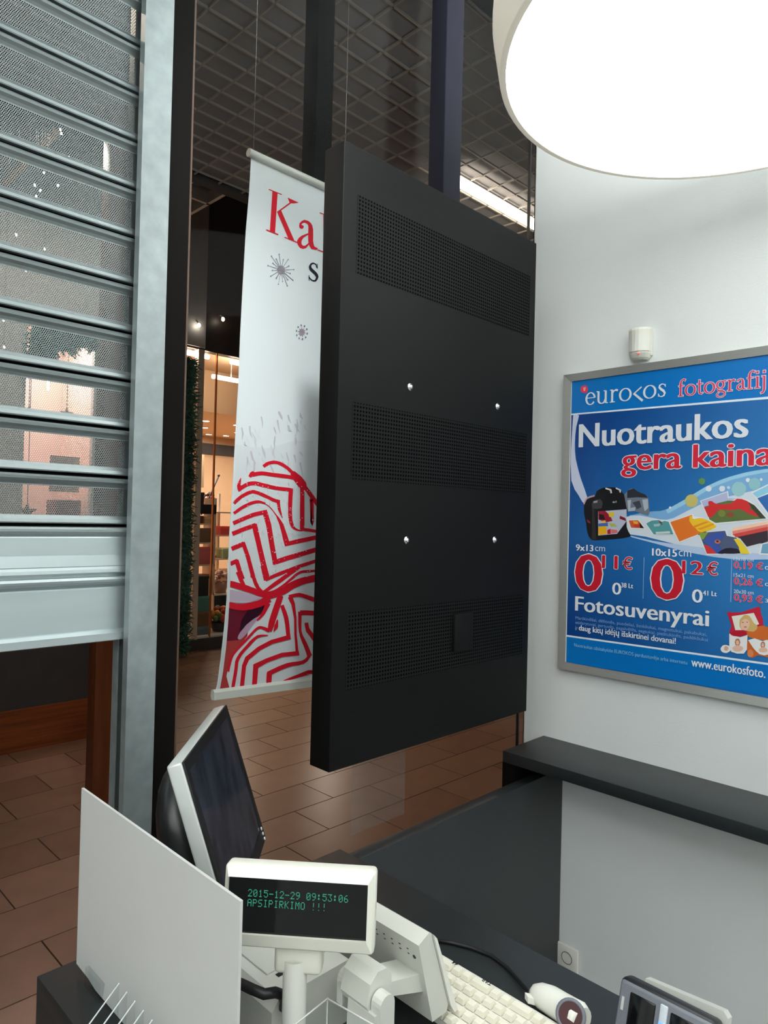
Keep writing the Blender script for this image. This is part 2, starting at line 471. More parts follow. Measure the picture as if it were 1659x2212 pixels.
# flat print of the poster and the banner: [layer, colour, outline in metres]
DATA = {"pic":{"swoosh_print":[[1,[196,204,226],[[1.282,2.092],[1.27,2.093],[1.259,2.088],[1.263,2.071],[1.269,2.047],[1.272,2.02],[1.273,1.991],[1.272,1.963],[1.268,1.933],[1.259,1.901],[1.248,1.867],[1.231,1.826],[1.218,1.791],[1.222,1.776],[1.232,1.775],[1.242,1.786],[1.254,1.805],[1.27,1.826],[1.284,1.858],[1.288,1.919],[1.288,1.972]]],[1,[120,170,215],[[1.065,1.737],[1.065,1.737],[1.049,1.74],[1.025,1.745],[1.002,1.749],[0.982,1.751],[0.962,1.752],[0.94,1.758],[0.914,1.769],[0.885,1.783],[0.857,1.798],[0.83,1.814],[0.804,1.832],[0.778,1.846],[0.752,1.857],[0.726,1.864],[0.703,1.87],[0.68,1.874],[0.659,1.877],[0.645,1.878],[0.644,1.82],[0.739,1.773],[0.836,1.748],[0.939,1.717],[1.064,1.692]]],
[2,[205,214,226],[[1.075,1.732],[1.056,1.736],[1.029,1.737],[0.995,1.731],[0.961,1.725],[0.941,1.724],[0.918,1.73],[0.881,1.75],[0.836,1.773],[0.788,1.788],[0.739,1.801],[0.685,1.814],[0.644,1.824],[0.641,1.625],[0.672,1.623],[0.717,1.622],[0.773,1.625],[0.834,1.632],[0.889,1.642],[0.938,1.653],[0.976,1.661],[1.009,1.668],[1.046,1.672],[1.073,1.674]]],[3,[176,196,226],[[1.064,1.67],[1.028,1.663],[0.982,1.655],[0.94,1.65],[0.896,1.646],[0.849,1.642],[0.794,1.638],[0.71,1.632],[0.641,1.628],[0.641,1.614],[0.681,1.611],[0.736,1.609],[0.794,1.613],[0.854,1.621],[0.908,1.631],[0.96,1.643],[1.014,1.655],[1.055,1.664]]],
[2,[150,200,228],[[0.937,1.744],[0.922,1.752],[0.901,1.764],[0.879,1.776],[0.858,1.789],[0.837,1.803],[0.817,1.816],[0.799,1.826],[0.781,1.834],[0.763,1.841],[0.743,1.848],[0.723,1.853],[0.704,1.858],[0.682,1.862],[0.66,1.866],[0.645,1.868],[0.646,1.877],[0.661,1.875],[0.683,1.872],[0.706,1.868],[0.726,1.864],[0.747,1.858],[0.767,1.852],[0.785,1.845],[0.804,1.836],[0.823,1.827],[0.844,1.814],[0.865,1.801],[0.886,1.788],[0.907,1.776],[0.928,1.764],[0.943,1.757]]]],
"bubble_print":[[4,[196,184,110],[[0.843,1.785],[0.844,1.778],[0.847,1.773],[0.851,1.768],[0.856,1.766],[0.862,1.765],[0.868,1.765],[0.874,1.768],[0.878,1.773],[0.881,1.778],[0.883,1.785],[0.882,1.791],[0.879,1.797],[0.875,1.801],[0.869,1.804],[0.863,1.805],[0.857,1.804],[0.851,1.801],[0.847,1.796],[0.844,1.791]]],[4,[150,196,205],[[0.704,1.82],[0.705,1.813],[0.708,1.807],[0.712,1.802],[0.718,1.799],[0.724,1.798],[0.73,1.799],[0.736,1.803],[0.741,1.807],[0.744,1.813],[0.745,1.82],[0.744,1.827],[0.741,1.833],[0.737,1.838],[0.731,1.841],[0.725,1.841],[0.718,1.84],[0.713,1.837],[0.708,1.832],[0.705,1.826]]],
[4,[140,190,200],[[0.665,1.833],[0.666,1.828],[0.668,1.823],[0.671,1.819],[0.676,1.816],[0.681,1.816],[0.686,1.817],[0.691,1.819],[0.695,1.823],[0.697,1.828],[0.698,1.834],[0.697,1.84],[0.695,1.845],[0.692,1.849],[0.687,1.851],[0.682,1.852],[0.677,1.851],[0.672,1.848],[0.668,1.844],[0.666,1.839]]],[4,[96,140,80],[[0.822,1.845],[0.823,1.842],[0.824,1.839],[0.826,1.837],[0.829,1.835],[0.832,1.835],[0.835,1.835],[0.838,1.837],[0.84,1.839],[0.842,1.842],[0.842,1.845],[0.842,1.849],[0.841,1.852],[0.838,1.854],[0.835,1.855],[0.832,1.856],[0.829,1.855],[0.826,1.853],[0.824,1.851],[0.823,1.848]]],
[4,[214,222,232],[[0.803,1.822],[0.803,1.819],[0.805,1.817],[0.806,1.815],[0.809,1.813],[0.811,1.813],[0.814,1.814],[0.817,1.815],[0.819,1.817],[0.82,1.819],[0.82,1.822],[0.82,1.825],[0.819,1.828],[0.817,1.83],[0.815,1.831],[0.812,1.831],[0.809,1.831],[0.807,1.829],[0.805,1.827],[0.803,1.825]]],[4,[214,222,232],[[0.764,1.821],[0.764,1.819],[0.765,1.816],[0.767,1.814],[0.769,1.813],[0.772,1.813],[0.775,1.813],[0.777,1.814],[0.779,1.816],[0.78,1.819],[0.781,1.822],[0.78,1.824],[0.779,1.827],[0.777,1.829],[0.775,1.83],[0.772,1.83],[0.77,1.83],[0.767,1.829],[0.765,1.827],[0.764,1.824]]],
[4,[200,212,228],[[0.749,1.824],[0.749,1.823],[0.75,1.822],[0.751,1.82],[0.752,1.82],[0.754,1.82],[0.755,1.82],[0.756,1.821],[0.757,1.822],[0.758,1.823],[0.758,1.824],[0.758,1.826],[0.758,1.827],[0.757,1.828],[0.755,1.829],[0.754,1.829],[0.752,1.829],[0.751,1.828],[0.75,1.827],[0.75,1.826]]],[4,[222,228,234],[[0.694,1.846],[0.694,1.844],[0.695,1.842],[0.696,1.84],[0.698,1.84],[0.699,1.839],[0.701,1.84],[0.703,1.841],[0.704,1.842],[0.705,1.844],[0.706,1.846],[0.705,1.848],[0.705,1.85],[0.703,1.851],[0.702,1.852],[0.7,1.852],[0.698,1.852],[0.696,1.851],[0.695,1.85],[0.694,1.848]]],
[4,[222,228,234],[[0.66,1.847],[0.66,1.845],[0.661,1.844],[0.661,1.844],[0.662,1.843],[0.663,1.843],[0.665,1.843],[0.666,1.844],[0.666,1.845],[0.667,1.846],[0.667,1.847],[0.667,1.848],[0.666,1.849],[0.666,1.85],[0.665,1.851],[0.664,1.851],[0.662,1.85],[0.661,1.85],[0.661,1.849],[0.66,1.848]]],[4,[214,222,232],[[0.925,1.763],[0.926,1.762],[0.926,1.761],[0.927,1.76],[0.928,1.76],[0.929,1.759],[0.931,1.76],[0.932,1.76],[0.933,1.761],[0.933,1.762],[0.933,1.763],[0.933,1.764],[0.933,1.766],[0.932,1.766],[0.931,1.767],[0.929,1.767],[0.928,1.767],[0.927,1.766],[0.926,1.766],[0.926,1.765]]]],
"camera_print":[[4,[26,27,30],[[1.229,1.78],[1.224,1.788],[1.217,1.796],[1.204,1.799],[1.191,1.803],[1.188,1.81],[1.186,1.818],[1.176,1.825],[1.162,1.83],[1.141,1.832],[1.12,1.831],[1.108,1.829],[1.099,1.825],[1.093,1.817],[1.087,1.808],[1.081,1.805],[1.074,1.8],[1.065,1.785],[1.06,1.769],[1.065,1.762],[1.073,1.752],[1.075,1.726],[1.074,1.699],[1.068,1.684],[1.062,1.675],[1.059,1.669],[1.064,1.665],[1.086,1.66],[1.116,1.656],[1.147,1.653],[1.175,1.65],[1.191,1.649],[1.201,1.651],[1.21,1.66],[1.216,1.673],[1.22,1.689],[1.222,1.706],[1.227,1.724],[1.231,1.74],[1.232,1.753],[1.232,1.765],[1.23,1.774],[1.229,1.78]]],
[5,[110,118,132],[[1.085,1.806],[1.077,1.814],[1.067,1.823],[1.059,1.827],[1.052,1.827],[1.046,1.823],[1.038,1.816],[1.026,1.812],[1.014,1.806],[1.006,1.801],[1.001,1.793],[0.999,1.778],[0.998,1.761],[0.996,1.746],[1.001,1.736],[1.024,1.743],[1.05,1.752],[1.063,1.75],[1.07,1.748],[1.075,1.761],[1.078,1.774]]],[6,[45,48,58],[[1.074,1.819],[1.052,1.827],[1.038,1.816],[1.012,1.806],[1.002,1.795],[1.04,1.797],[1.074,1.795]]],
[6,[168,175,188],[[1.073,1.787],[1.06,1.789],[1.062,1.761],[1.044,1.765],[1.046,1.752],[1.069,1.75]]],[6,[170,178,190],[[1.022,1.789],[1.003,1.791],[1.001,1.761],[1.013,1.751],[1.018,1.77]]],[6,[62,66,78],[[1.055,1.78],[1.031,1.786],[1.024,1.765],[1.039,1.757]]],[5,[62,62,66],[[1.203,1.778],[1.19,1.789],[1.171,1.791],[1.161,1.778],[1.165,1.76],[1.184,1.757],[1.201,1.76]]],[6,[150,150,155],[[1.197,1.784],[1.18,1.787],[1.182,1.779],[1.196,1.778]]],
[6,[215,205,195],[[1.153,1.826],[1.136,1.821],[1.134,1.811],[1.128,1.812],[1.131,1.825],[1.152,1.831]]],[6,[205,200,200],[[1.116,1.827],[1.102,1.82],[1.102,1.814],[1.097,1.813],[1.096,1.823],[1.114,1.831]]],[6,[190,150,160],[[1.23,1.773],[1.228,1.778],[1.224,1.786],[1.22,1.792],[1.211,1.796],[1.2,1.799],[1.192,1.801],[1.193,1.806],[1.202,1.804],[1.213,1.801],[1.223,1.796],[1.229,1.788],[1.233,1.78],[1.235,1.774]]],
[6,[150,40,60],[[1.221,1.722],[1.207,1.713],[1.206,1.707],[1.217,1.711]]],[5,[48,46,48],[[1.201,1.76],[1.194,1.76],[1.182,1.652],[1.199,1.653]]],[6,[150,150,155],[[1.117,1.781],[1.117,1.78],[1.117,1.779],[1.118,1.778],[1.12,1.778],[1.121,1.778],[1.122,1.778],[1.124,1.778],[1.125,1.779],[1.126,1.78],[1.126,1.781],[1.126,1.782],[1.125,1.782],[1.124,1.783],[1.123,1.784],[1.121,1.784],[1.12,1.784],[1.118,1.783],[1.117,1.782],[1.117,1.782]]],
[6,[140,140,145],[[1.111,1.782],[1.111,1.781],[1.111,1.78],[1.112,1.779],[1.112,1.778],[1.113,1.778],[1.114,1.778],[1.114,1.779],[1.115,1.78],[1.115,1.781],[1.115,1.782],[1.115,1.783],[1.115,1.784],[1.115,1.785],[1.114,1.786],[1.113,1.786],[1.112,1.786],[1.112,1.785],[1.111,1.784],[1.111,1.783]]]],"camera_screen_print":[[7,[180,185,205],[[1.178,1.749],[1.075,1.757],[1.074,1.718],[1.107,1.674],[1.176,1.666]]],
[8,[150,30,50],[[1.177,1.749],[1.151,1.751],[1.132,1.734],[1.124,1.717],[1.15,1.712],[1.176,1.721]]],[9,[40,30,30],[[1.174,1.74],[1.158,1.738],[1.15,1.721],[1.172,1.721]]],[8,[214,190,60],[[1.141,1.745],[1.118,1.749],[1.12,1.732],[1.136,1.73]]],[8,[235,175,30],[[1.176,1.696],[1.147,1.699],[1.143,1.673],[1.176,1.668]]],[8,[70,105,170],[[1.176,1.707],[1.141,1.712],[1.14,1.699],[1.176,1.697]]],[9,[226,180,90],[[1.164,1.716],[1.15,1.719],[1.148,1.71],[1.164,1.709]]],
[8,[180,30,55],[[1.142,1.686],[1.131,1.691],[1.13,1.673],[1.142,1.672]]],[8,[214,110,110],[[1.13,1.689],[1.108,1.687],[1.104,1.678],[1.128,1.673]]],[8,[170,180,90],[[1.138,1.71],[1.117,1.708],[1.106,1.698],[1.129,1.697]]],[8,[120,25,45],[[1.098,1.735],[1.079,1.728],[1.075,1.717],[1.099,1.725]]]],"photo_print":[[6,[226,228,230],[[1.071,1.722],[1.032,1.724],[1.009,1.693],[1.06,1.693]]],[7,[206,88,50],[[1.067,1.72],[1.034,1.721],[1.013,1.695],[1.058,1.696]]],
[8,[228,170,60],[[1.052,1.718],[1.034,1.717],[1.036,1.708],[1.049,1.71]]],[9,[35,25,25],[[1.03,1.715],[1.013,1.695],[1.027,1.696]]],[10,[200,60,50],[[1.028,1.703],[1.029,1.701],[1.03,1.7],[1.032,1.699],[1.035,1.698],[1.038,1.698],[1.041,1.698],[1.044,1.699],[1.046,1.7],[1.048,1.701],[1.048,1.702],[1.048,1.704],[1.046,1.705],[1.044,1.706],[1.041,1.707],[1.038,1.707],[1.035,1.707],[1.032,1.707],[1.03,1.706],[1.029,1.704]]]],
"photo_print.001":[[6,[226,228,230],[[1.01,1.711],[0.991,1.723],[0.965,1.725],[0.955,1.719],[0.947,1.723],[0.932,1.72],[0.912,1.677],[0.984,1.673]]],[7,[84,150,155],[[1.007,1.711],[0.989,1.721],[0.965,1.723],[0.955,1.717],[0.947,1.721],[0.933,1.718],[0.917,1.678],[0.981,1.676]]],[8,[150,190,195],[[0.982,1.709],[0.959,1.712],[0.963,1.703],[0.98,1.701]]],[9,[120,80,90],[[0.965,1.723],[0.955,1.717],[0.953,1.706],[0.963,1.714]]],
[10,[190,205,205],[[0.975,1.684],[0.929,1.688],[0.927,1.68],[0.973,1.677]]]],"photo_print.002":[[6,[226,228,230],[[0.931,1.718],[0.857,1.744],[0.855,1.736],[0.833,1.734],[0.811,1.727],[0.783,1.702],[0.899,1.652]]],[7,[224,116,40],[[0.928,1.717],[0.86,1.741],[0.858,1.728],[0.811,1.725],[0.786,1.704],[0.898,1.656]]],[8,[236,190,40],[[0.868,1.736],[0.864,1.737],[0.859,1.738],[0.859,1.732],[0.857,1.726],[0.848,1.729],[0.837,1.731],[0.824,1.73],[0.811,1.725],[0.794,1.715],[0.786,1.704],[0.806,1.694],[0.832,1.687],[0.842,1.691],[0.847,1.698],[0.853,1.702],[0.858,1.707],[0.864,1.715],[0.868,1.722]]],
[9,[226,140,40],[[0.858,1.705],[0.818,1.721],[0.807,1.72],[0.853,1.7]]],[10,[226,150,30],[[0.843,1.698],[0.796,1.716],[0.793,1.712],[0.832,1.695]]]],"photo_print.003":[[6,[226,228,230],[[0.837,1.785],[0.755,1.814],[0.752,1.793],[0.724,1.792],[0.698,1.787],[0.673,1.767],[0.643,1.732],[0.646,1.73],[0.793,1.712],[0.809,1.725]]],[7,[176,180,214],[[0.833,1.784],[0.757,1.811],[0.755,1.793],[0.729,1.791],[0.822,1.759]]],
[8,[92,110,60],[[0.823,1.767],[0.755,1.785],[0.703,1.785],[0.68,1.771],[0.648,1.733],[0.789,1.717],[0.807,1.727]]],[9,[206,45,48],[[0.824,1.765],[0.817,1.765],[0.81,1.767],[0.811,1.774],[0.812,1.782],[0.808,1.784],[0.801,1.784],[0.795,1.779],[0.785,1.774],[0.765,1.774],[0.746,1.776],[0.737,1.784],[0.729,1.791],[0.716,1.79],[0.703,1.785],[0.693,1.778],[0.686,1.771],[0.691,1.765],[0.694,1.76],[0.684,1.756],[0.673,1.753],[0.668,1.745],[0.669,1.738],[0.68,1.74],[0.694,1.745],[0.707,1.753],[0.72,1.76],[0.732,1.758],[0.746,1.756],[0.764,1.758],[0.781,1.757],[0.79,1.747],[0.797,1.737],[0.805,1.734],[0.811,1.735]]],
[10,[60,66,48],[[0.698,1.781],[0.68,1.771],[0.648,1.733],[0.664,1.733],[0.686,1.76]]],[11,[150,70,50],[[0.737,1.743],[0.737,1.741],[0.739,1.739],[0.741,1.738],[0.744,1.737],[0.747,1.736],[0.75,1.737],[0.753,1.738],[0.756,1.739],[0.757,1.741],[0.758,1.743],[0.757,1.745],[0.756,1.747],[0.753,1.748],[0.751,1.749],[0.747,1.749],[0.744,1.749],[0.741,1.748],[0.739,1.747],[0.737,1.745]]],[12,[120,130,60],[[0.761,1.746],[0.762,1.743],[0.763,1.74],[0.765,1.737],[0.768,1.736],[0.772,1.735],[0.775,1.736],[0.778,1.737],[0.78,1.74],[0.782,1.743],[0.782,1.746],[0.782,1.75],[0.781,1.753],[0.778,1.755],[0.775,1.757],[0.772,1.757],[0.769,1.757],[0.766,1.755],[0.763,1.753],[0.762,1.75]]]],
"photo_print.004":[[6,[226,228,230],[[0.843,1.686],[0.759,1.697],[0.753,1.68],[0.727,1.677],[0.703,1.647],[0.686,1.628],[0.814,1.618]]],[7,[78,88,120],[[0.838,1.685],[0.761,1.694],[0.756,1.679],[0.729,1.674],[0.704,1.645],[0.691,1.629],[0.813,1.622]]],[8,[130,160,70],[[0.838,1.685],[0.81,1.688],[0.824,1.666],[0.83,1.664]]],[9,[60,85,165],[[0.825,1.659],[0.817,1.668],[0.806,1.678],[0.794,1.685],[0.781,1.688],[0.769,1.688],[0.76,1.684],[0.764,1.676],[0.77,1.667],[0.776,1.655],[0.777,1.644],[0.767,1.634],[0.759,1.626],[0.769,1.623],[0.784,1.624],[0.796,1.634],[0.806,1.645]]],
[10,[206,52,52],[[0.822,1.65],[0.806,1.645],[0.784,1.624],[0.813,1.622]]],[11,[226,200,50],[[0.736,1.67],[0.73,1.671],[0.722,1.67],[0.713,1.661],[0.704,1.649],[0.695,1.638],[0.691,1.629],[0.702,1.626],[0.716,1.628],[0.72,1.637],[0.721,1.646]]],[12,[35,30,50],[[0.782,1.625],[0.773,1.633],[0.759,1.641],[0.742,1.643],[0.726,1.641],[0.718,1.635],[0.718,1.628],[0.734,1.626],[0.752,1.625]]],[13,[196,110,90],[[0.773,1.661],[0.773,1.659],[0.775,1.657],[0.776,1.655],[0.779,1.654],[0.782,1.654],[0.784,1.654],[0.787,1.655],[0.789,1.656],[0.79,1.658],[0.791,1.66],[0.79,1.662],[0.789,1.664],[0.787,1.665],[0.785,1.666],[0.782,1.666],[0.779,1.666],[0.777,1.665],[0.775,1.664],[0.773,1.662]]],
[14,[50,40,35],[[0.778,1.661],[0.779,1.66],[0.779,1.659],[0.78,1.658],[0.781,1.658],[0.782,1.658],[0.784,1.658],[0.785,1.658],[0.785,1.659],[0.786,1.66],[0.786,1.661],[0.786,1.662],[0.786,1.663],[0.785,1.664],[0.784,1.664],[0.782,1.664],[0.781,1.664],[0.78,1.664],[0.779,1.663],[0.779,1.662]]]],"photo_print.005":[[6,[226,228,230],[[0.743,1.702],[0.643,1.728],[0.642,1.665],[0.699,1.645],[0.724,1.676],[0.743,1.68]]],
[7,[226,130,120],[[0.741,1.701],[0.643,1.724],[0.643,1.7],[0.739,1.681]]],[8,[238,196,170],[[0.741,1.703],[0.643,1.726],[0.643,1.716],[0.741,1.693]]],[9,[58,44,56],[[0.73,1.677],[0.643,1.7],[0.642,1.667],[0.699,1.648],[0.718,1.672]]],[10,[206,70,66],[[0.739,1.684],[0.643,1.709],[0.643,1.698],[0.73,1.675]]]],"photo_print.006":[[6,[226,228,230],[[0.69,1.809],[0.645,1.833],[0.643,1.74]]],[7,[50,105,175],[[0.673,1.792],[0.644,1.804],[0.643,1.749]]],
[8,[140,200,226],[[0.686,1.807],[0.645,1.829],[0.644,1.808],[0.673,1.794]]]],"photo_print.007":[[6,[226,228,230],[[0.661,1.661],[0.642,1.666],[0.641,1.627],[0.666,1.627]]],[7,[110,160,190],[[0.657,1.657],[0.642,1.661],[0.641,1.631],[0.661,1.631]]]],"pillow_print":[[4,[190,30,58],[[0.752,1.45],[0.734,1.45],[0.711,1.453],[0.686,1.465],[0.665,1.475],[0.659,1.47],[0.658,1.457],[0.652,1.438],[0.65,1.419],[0.659,1.412],[0.672,1.407],[0.68,1.397],[0.691,1.388],[0.715,1.386],[0.738,1.387],[0.744,1.388],[0.744,1.391],[0.741,1.4],[0.738,1.408]]],
[5,[224,222,210],[[0.738,1.438],[0.677,1.455],[0.662,1.424],[0.699,1.402],[0.727,1.398]]],[6,[205,170,110],[[0.715,1.431],[0.71,1.438],[0.703,1.446],[0.695,1.447],[0.688,1.444],[0.682,1.435],[0.677,1.426],[0.67,1.421],[0.666,1.417],[0.668,1.408],[0.676,1.4],[0.693,1.399],[0.71,1.402],[0.715,1.41],[0.716,1.418]]],[7,[228,184,160],[[0.688,1.417],[0.69,1.41],[0.693,1.405],[0.698,1.402],[0.703,1.401],[0.708,1.402],[0.711,1.407],[0.713,1.412],[0.712,1.419],[0.71,1.426],[0.707,1.431],[0.702,1.434],[0.697,1.435],[0.693,1.433],[0.689,1.429],[0.688,1.424]]],
[8,[190,110,110],[[0.695,1.411],[0.695,1.411],[0.696,1.41],[0.697,1.409],[0.698,1.409],[0.699,1.409],[0.701,1.409],[0.702,1.409],[0.703,1.409],[0.704,1.41],[0.704,1.41],[0.704,1.411],[0.703,1.411],[0.702,1.412],[0.701,1.412],[0.7,1.413],[0.698,1.413],[0.697,1.413],[0.696,1.412],[0.695,1.412]]],[8,[90,70,60],[[0.704,1.424],[0.704,1.424],[0.704,1.423],[0.705,1.423],[0.706,1.423],[0.706,1.423],[0.707,1.422],[0.708,1.423],[0.708,1.423],[0.709,1.423],[0.709,1.424],[0.709,1.424],[0.708,1.424],[0.708,1.425],[0.707,1.425],[0.706,1.425],[0.706,1.425],[0.705,1.425],[0.704,1.425],[0.704,1.425]]],
[8,[90,70,60],[[0.692,1.426],[0.692,1.426],[0.692,1.426],[0.693,1.425],[0.693,1.425],[0.694,1.425],[0.695,1.425],[0.696,1.425],[0.696,1.425],[0.696,1.425],[0.697,1.426],[0.696,1.426],[0.696,1.427],[0.696,1.427],[0.695,1.427],[0.694,1.427],[0.693,1.427],[0.693,1.427],[0.692,1.427],[0.692,1.427]]]],"shirt_print":[[6,[206,104,42],[[0.676,1.406],[0.67,1.412],[0.662,1.418],[0.649,1.421],[0.638,1.418],[0.635,1.4],[0.637,1.382],[0.643,1.378],[0.652,1.379],[0.669,1.379],[0.687,1.382],[0.695,1.388],[0.699,1.394]]]],
"mug_print":[[7,[226,226,226],[[0.744,1.386],[0.731,1.381],[0.713,1.379],[0.693,1.388],[0.694,1.345],[0.702,1.332],[0.721,1.329],[0.737,1.332],[0.743,1.348]]],[8,[176,22,45],[[0.694,1.392],[0.695,1.389],[0.699,1.386],[0.704,1.384],[0.71,1.382],[0.717,1.38],[0.724,1.38],[0.731,1.38],[0.736,1.381],[0.739,1.383],[0.741,1.386],[0.74,1.388],[0.736,1.391],[0.731,1.394],[0.725,1.396],[0.717,1.397],[0.71,1.397],[0.704,1.397],[0.699,1.396],[0.695,1.394]]],
[9,[176,120,90],[[0.712,1.364],[0.713,1.36],[0.714,1.357],[0.715,1.354],[0.717,1.352],[0.72,1.351],[0.722,1.351],[0.724,1.353],[0.726,1.355],[0.727,1.358],[0.728,1.362],[0.727,1.365],[0.726,1.369],[0.725,1.371],[0.723,1.373],[0.72,1.374],[0.718,1.374],[0.716,1.373],[0.714,1.37],[0.713,1.367]]],[9,[222,180,160],[[0.704,1.347],[0.705,1.344],[0.707,1.341],[0.71,1.339],[0.714,1.337],[0.719,1.336],[0.723,1.335],[0.727,1.336],[0.731,1.338],[0.733,1.34],[0.734,1.343],[0.733,1.346],[0.731,1.348],[0.728,1.351],[0.724,1.353],[0.719,1.354],[0.714,1.354],[0.71,1.353],[0.707,1.352],[0.705,1.35]]],
[10,[226,184,164],[[0.716,1.363],[0.716,1.36],[0.716,1.358],[0.717,1.357],[0.719,1.356],[0.72,1.355],[0.721,1.355],[0.722,1.356],[0.723,1.357],[0.724,1.359],[0.724,1.361],[0.724,1.363],[0.724,1.366],[0.723,1.367],[0.721,1.368],[0.72,1.369],[0.719,1.369],[0.718,1.368],[0.717,1.366],[0.716,1.365]]]],"plate_print":[[9,[176,120,90],[[0.645,1.366],[0.645,1.363],[0.646,1.36],[0.647,1.358],[0.649,1.356],[0.651,1.356],[0.653,1.356],[0.655,1.357],[0.656,1.359],[0.657,1.361],[0.657,1.364],[0.657,1.367],[0.656,1.37],[0.655,1.372],[0.653,1.374],[0.651,1.375],[0.649,1.375],[0.647,1.373],[0.646,1.372],[0.645,1.369]]],
[9,[222,180,160],[[0.638,1.352],[0.639,1.35],[0.64,1.347],[0.643,1.345],[0.646,1.344],[0.65,1.343],[0.654,1.343],[0.657,1.343],[0.66,1.344],[0.661,1.346],[0.662,1.349],[0.661,1.351],[0.66,1.353],[0.657,1.355],[0.654,1.357],[0.65,1.358],[0.647,1.358],[0.643,1.357],[0.641,1.356],[0.639,1.354]]],[10,[226,184,164],[[0.648,1.365],[0.648,1.363],[0.648,1.362],[0.649,1.36],[0.65,1.359],[0.651,1.359],[0.652,1.359],[0.653,1.36],[0.654,1.361],[0.654,1.362],[0.655,1.364],[0.654,1.366],[0.654,1.368],[0.653,1.369],[0.652,1.37],[0.651,1.37],[0.65,1.37],[0.649,1.369],[0.648,1.368],[0.648,1.367]]],
[5,[196,96,44],[[0.694,1.368],[0.692,1.372],[0.686,1.372],[0.676,1.358],[0.663,1.343],[0.649,1.339],[0.637,1.338],[0.633,1.333],[0.637,1.33],[0.649,1.332],[0.663,1.333],[0.671,1.328],[0.678,1.323],[0.685,1.324],[0.69,1.329],[0.693,1.338],[0.695,1.347]]],[8,[226,226,226],[[0.691,1.373],[0.683,1.377],[0.673,1.381],[0.662,1.378],[0.652,1.376],[0.643,1.38],[0.637,1.381],[0.635,1.36],[0.637,1.339],[0.647,1.335],[0.66,1.337],[0.67,1.345],[0.677,1.353]]],
[6,[214,130,80],[[0.676,1.336],[0.676,1.333],[0.677,1.329],[0.679,1.327],[0.681,1.325],[0.684,1.324],[0.687,1.324],[0.689,1.325],[0.691,1.327],[0.692,1.33],[0.693,1.334],[0.692,1.337],[0.691,1.341],[0.689,1.344],[0.687,1.346],[0.684,1.347],[0.682,1.346],[0.68,1.345],[0.678,1.343],[0.676,1.34]]]],"badge_print":[[7,[226,226,226],[[0.739,1.34],[0.739,1.336],[0.741,1.333],[0.745,1.33],[0.749,1.327],[0.753,1.326],[0.758,1.326],[0.762,1.327],[0.765,1.329],[0.767,1.332],[0.768,1.336],[0.767,1.34],[0.765,1.343],[0.762,1.347],[0.758,1.349],[0.754,1.35],[0.749,1.35],[0.745,1.349],[0.742,1.347],[0.74,1.344]]],
[8,[200,160,145],[[0.745,1.341],[0.746,1.339],[0.747,1.336],[0.748,1.335],[0.75,1.333],[0.752,1.333],[0.754,1.333],[0.755,1.333],[0.757,1.335],[0.758,1.337],[0.758,1.339],[0.758,1.341],[0.757,1.344],[0.756,1.345],[0.754,1.347],[0.752,1.347],[0.75,1.347],[0.748,1.346],[0.747,1.345],[0.746,1.343]]]],"butterfly_print":[[4,[214,60,84],[[1.254,2.188],[1.246,2.191],[1.237,2.193],[1.231,2.189],[1.227,2.183],[1.226,2.174],[1.229,2.166],[1.236,2.164],[1.244,2.166],[1.251,2.17],[1.255,2.174]]],
[5,[240,150,160],[[1.245,2.185],[1.234,2.186],[1.237,2.172],[1.243,2.173]]]]},"band":[[1,[0,112,190],[[1.311,2.214],[0.601,2.214],[0.599,2.085],[1.309,2.095]]],[2,[215,228,240],[[1.309,2.097],[0.599,2.088],[0.599,2.081],[1.308,2.092]]],[1,[0,112,190],[[1.306,1.309],[0.587,1.313],[0.586,1.219],[1.304,1.214]]],[2,[215,228,240],[[1.306,1.309],[0.587,1.315],[0.587,1.309],[1.306,1.303]]],[2,[130,165,215],[[1.013,1.6],[1.011,1.6],[1.012,1.465],[1.014,1.464]]],
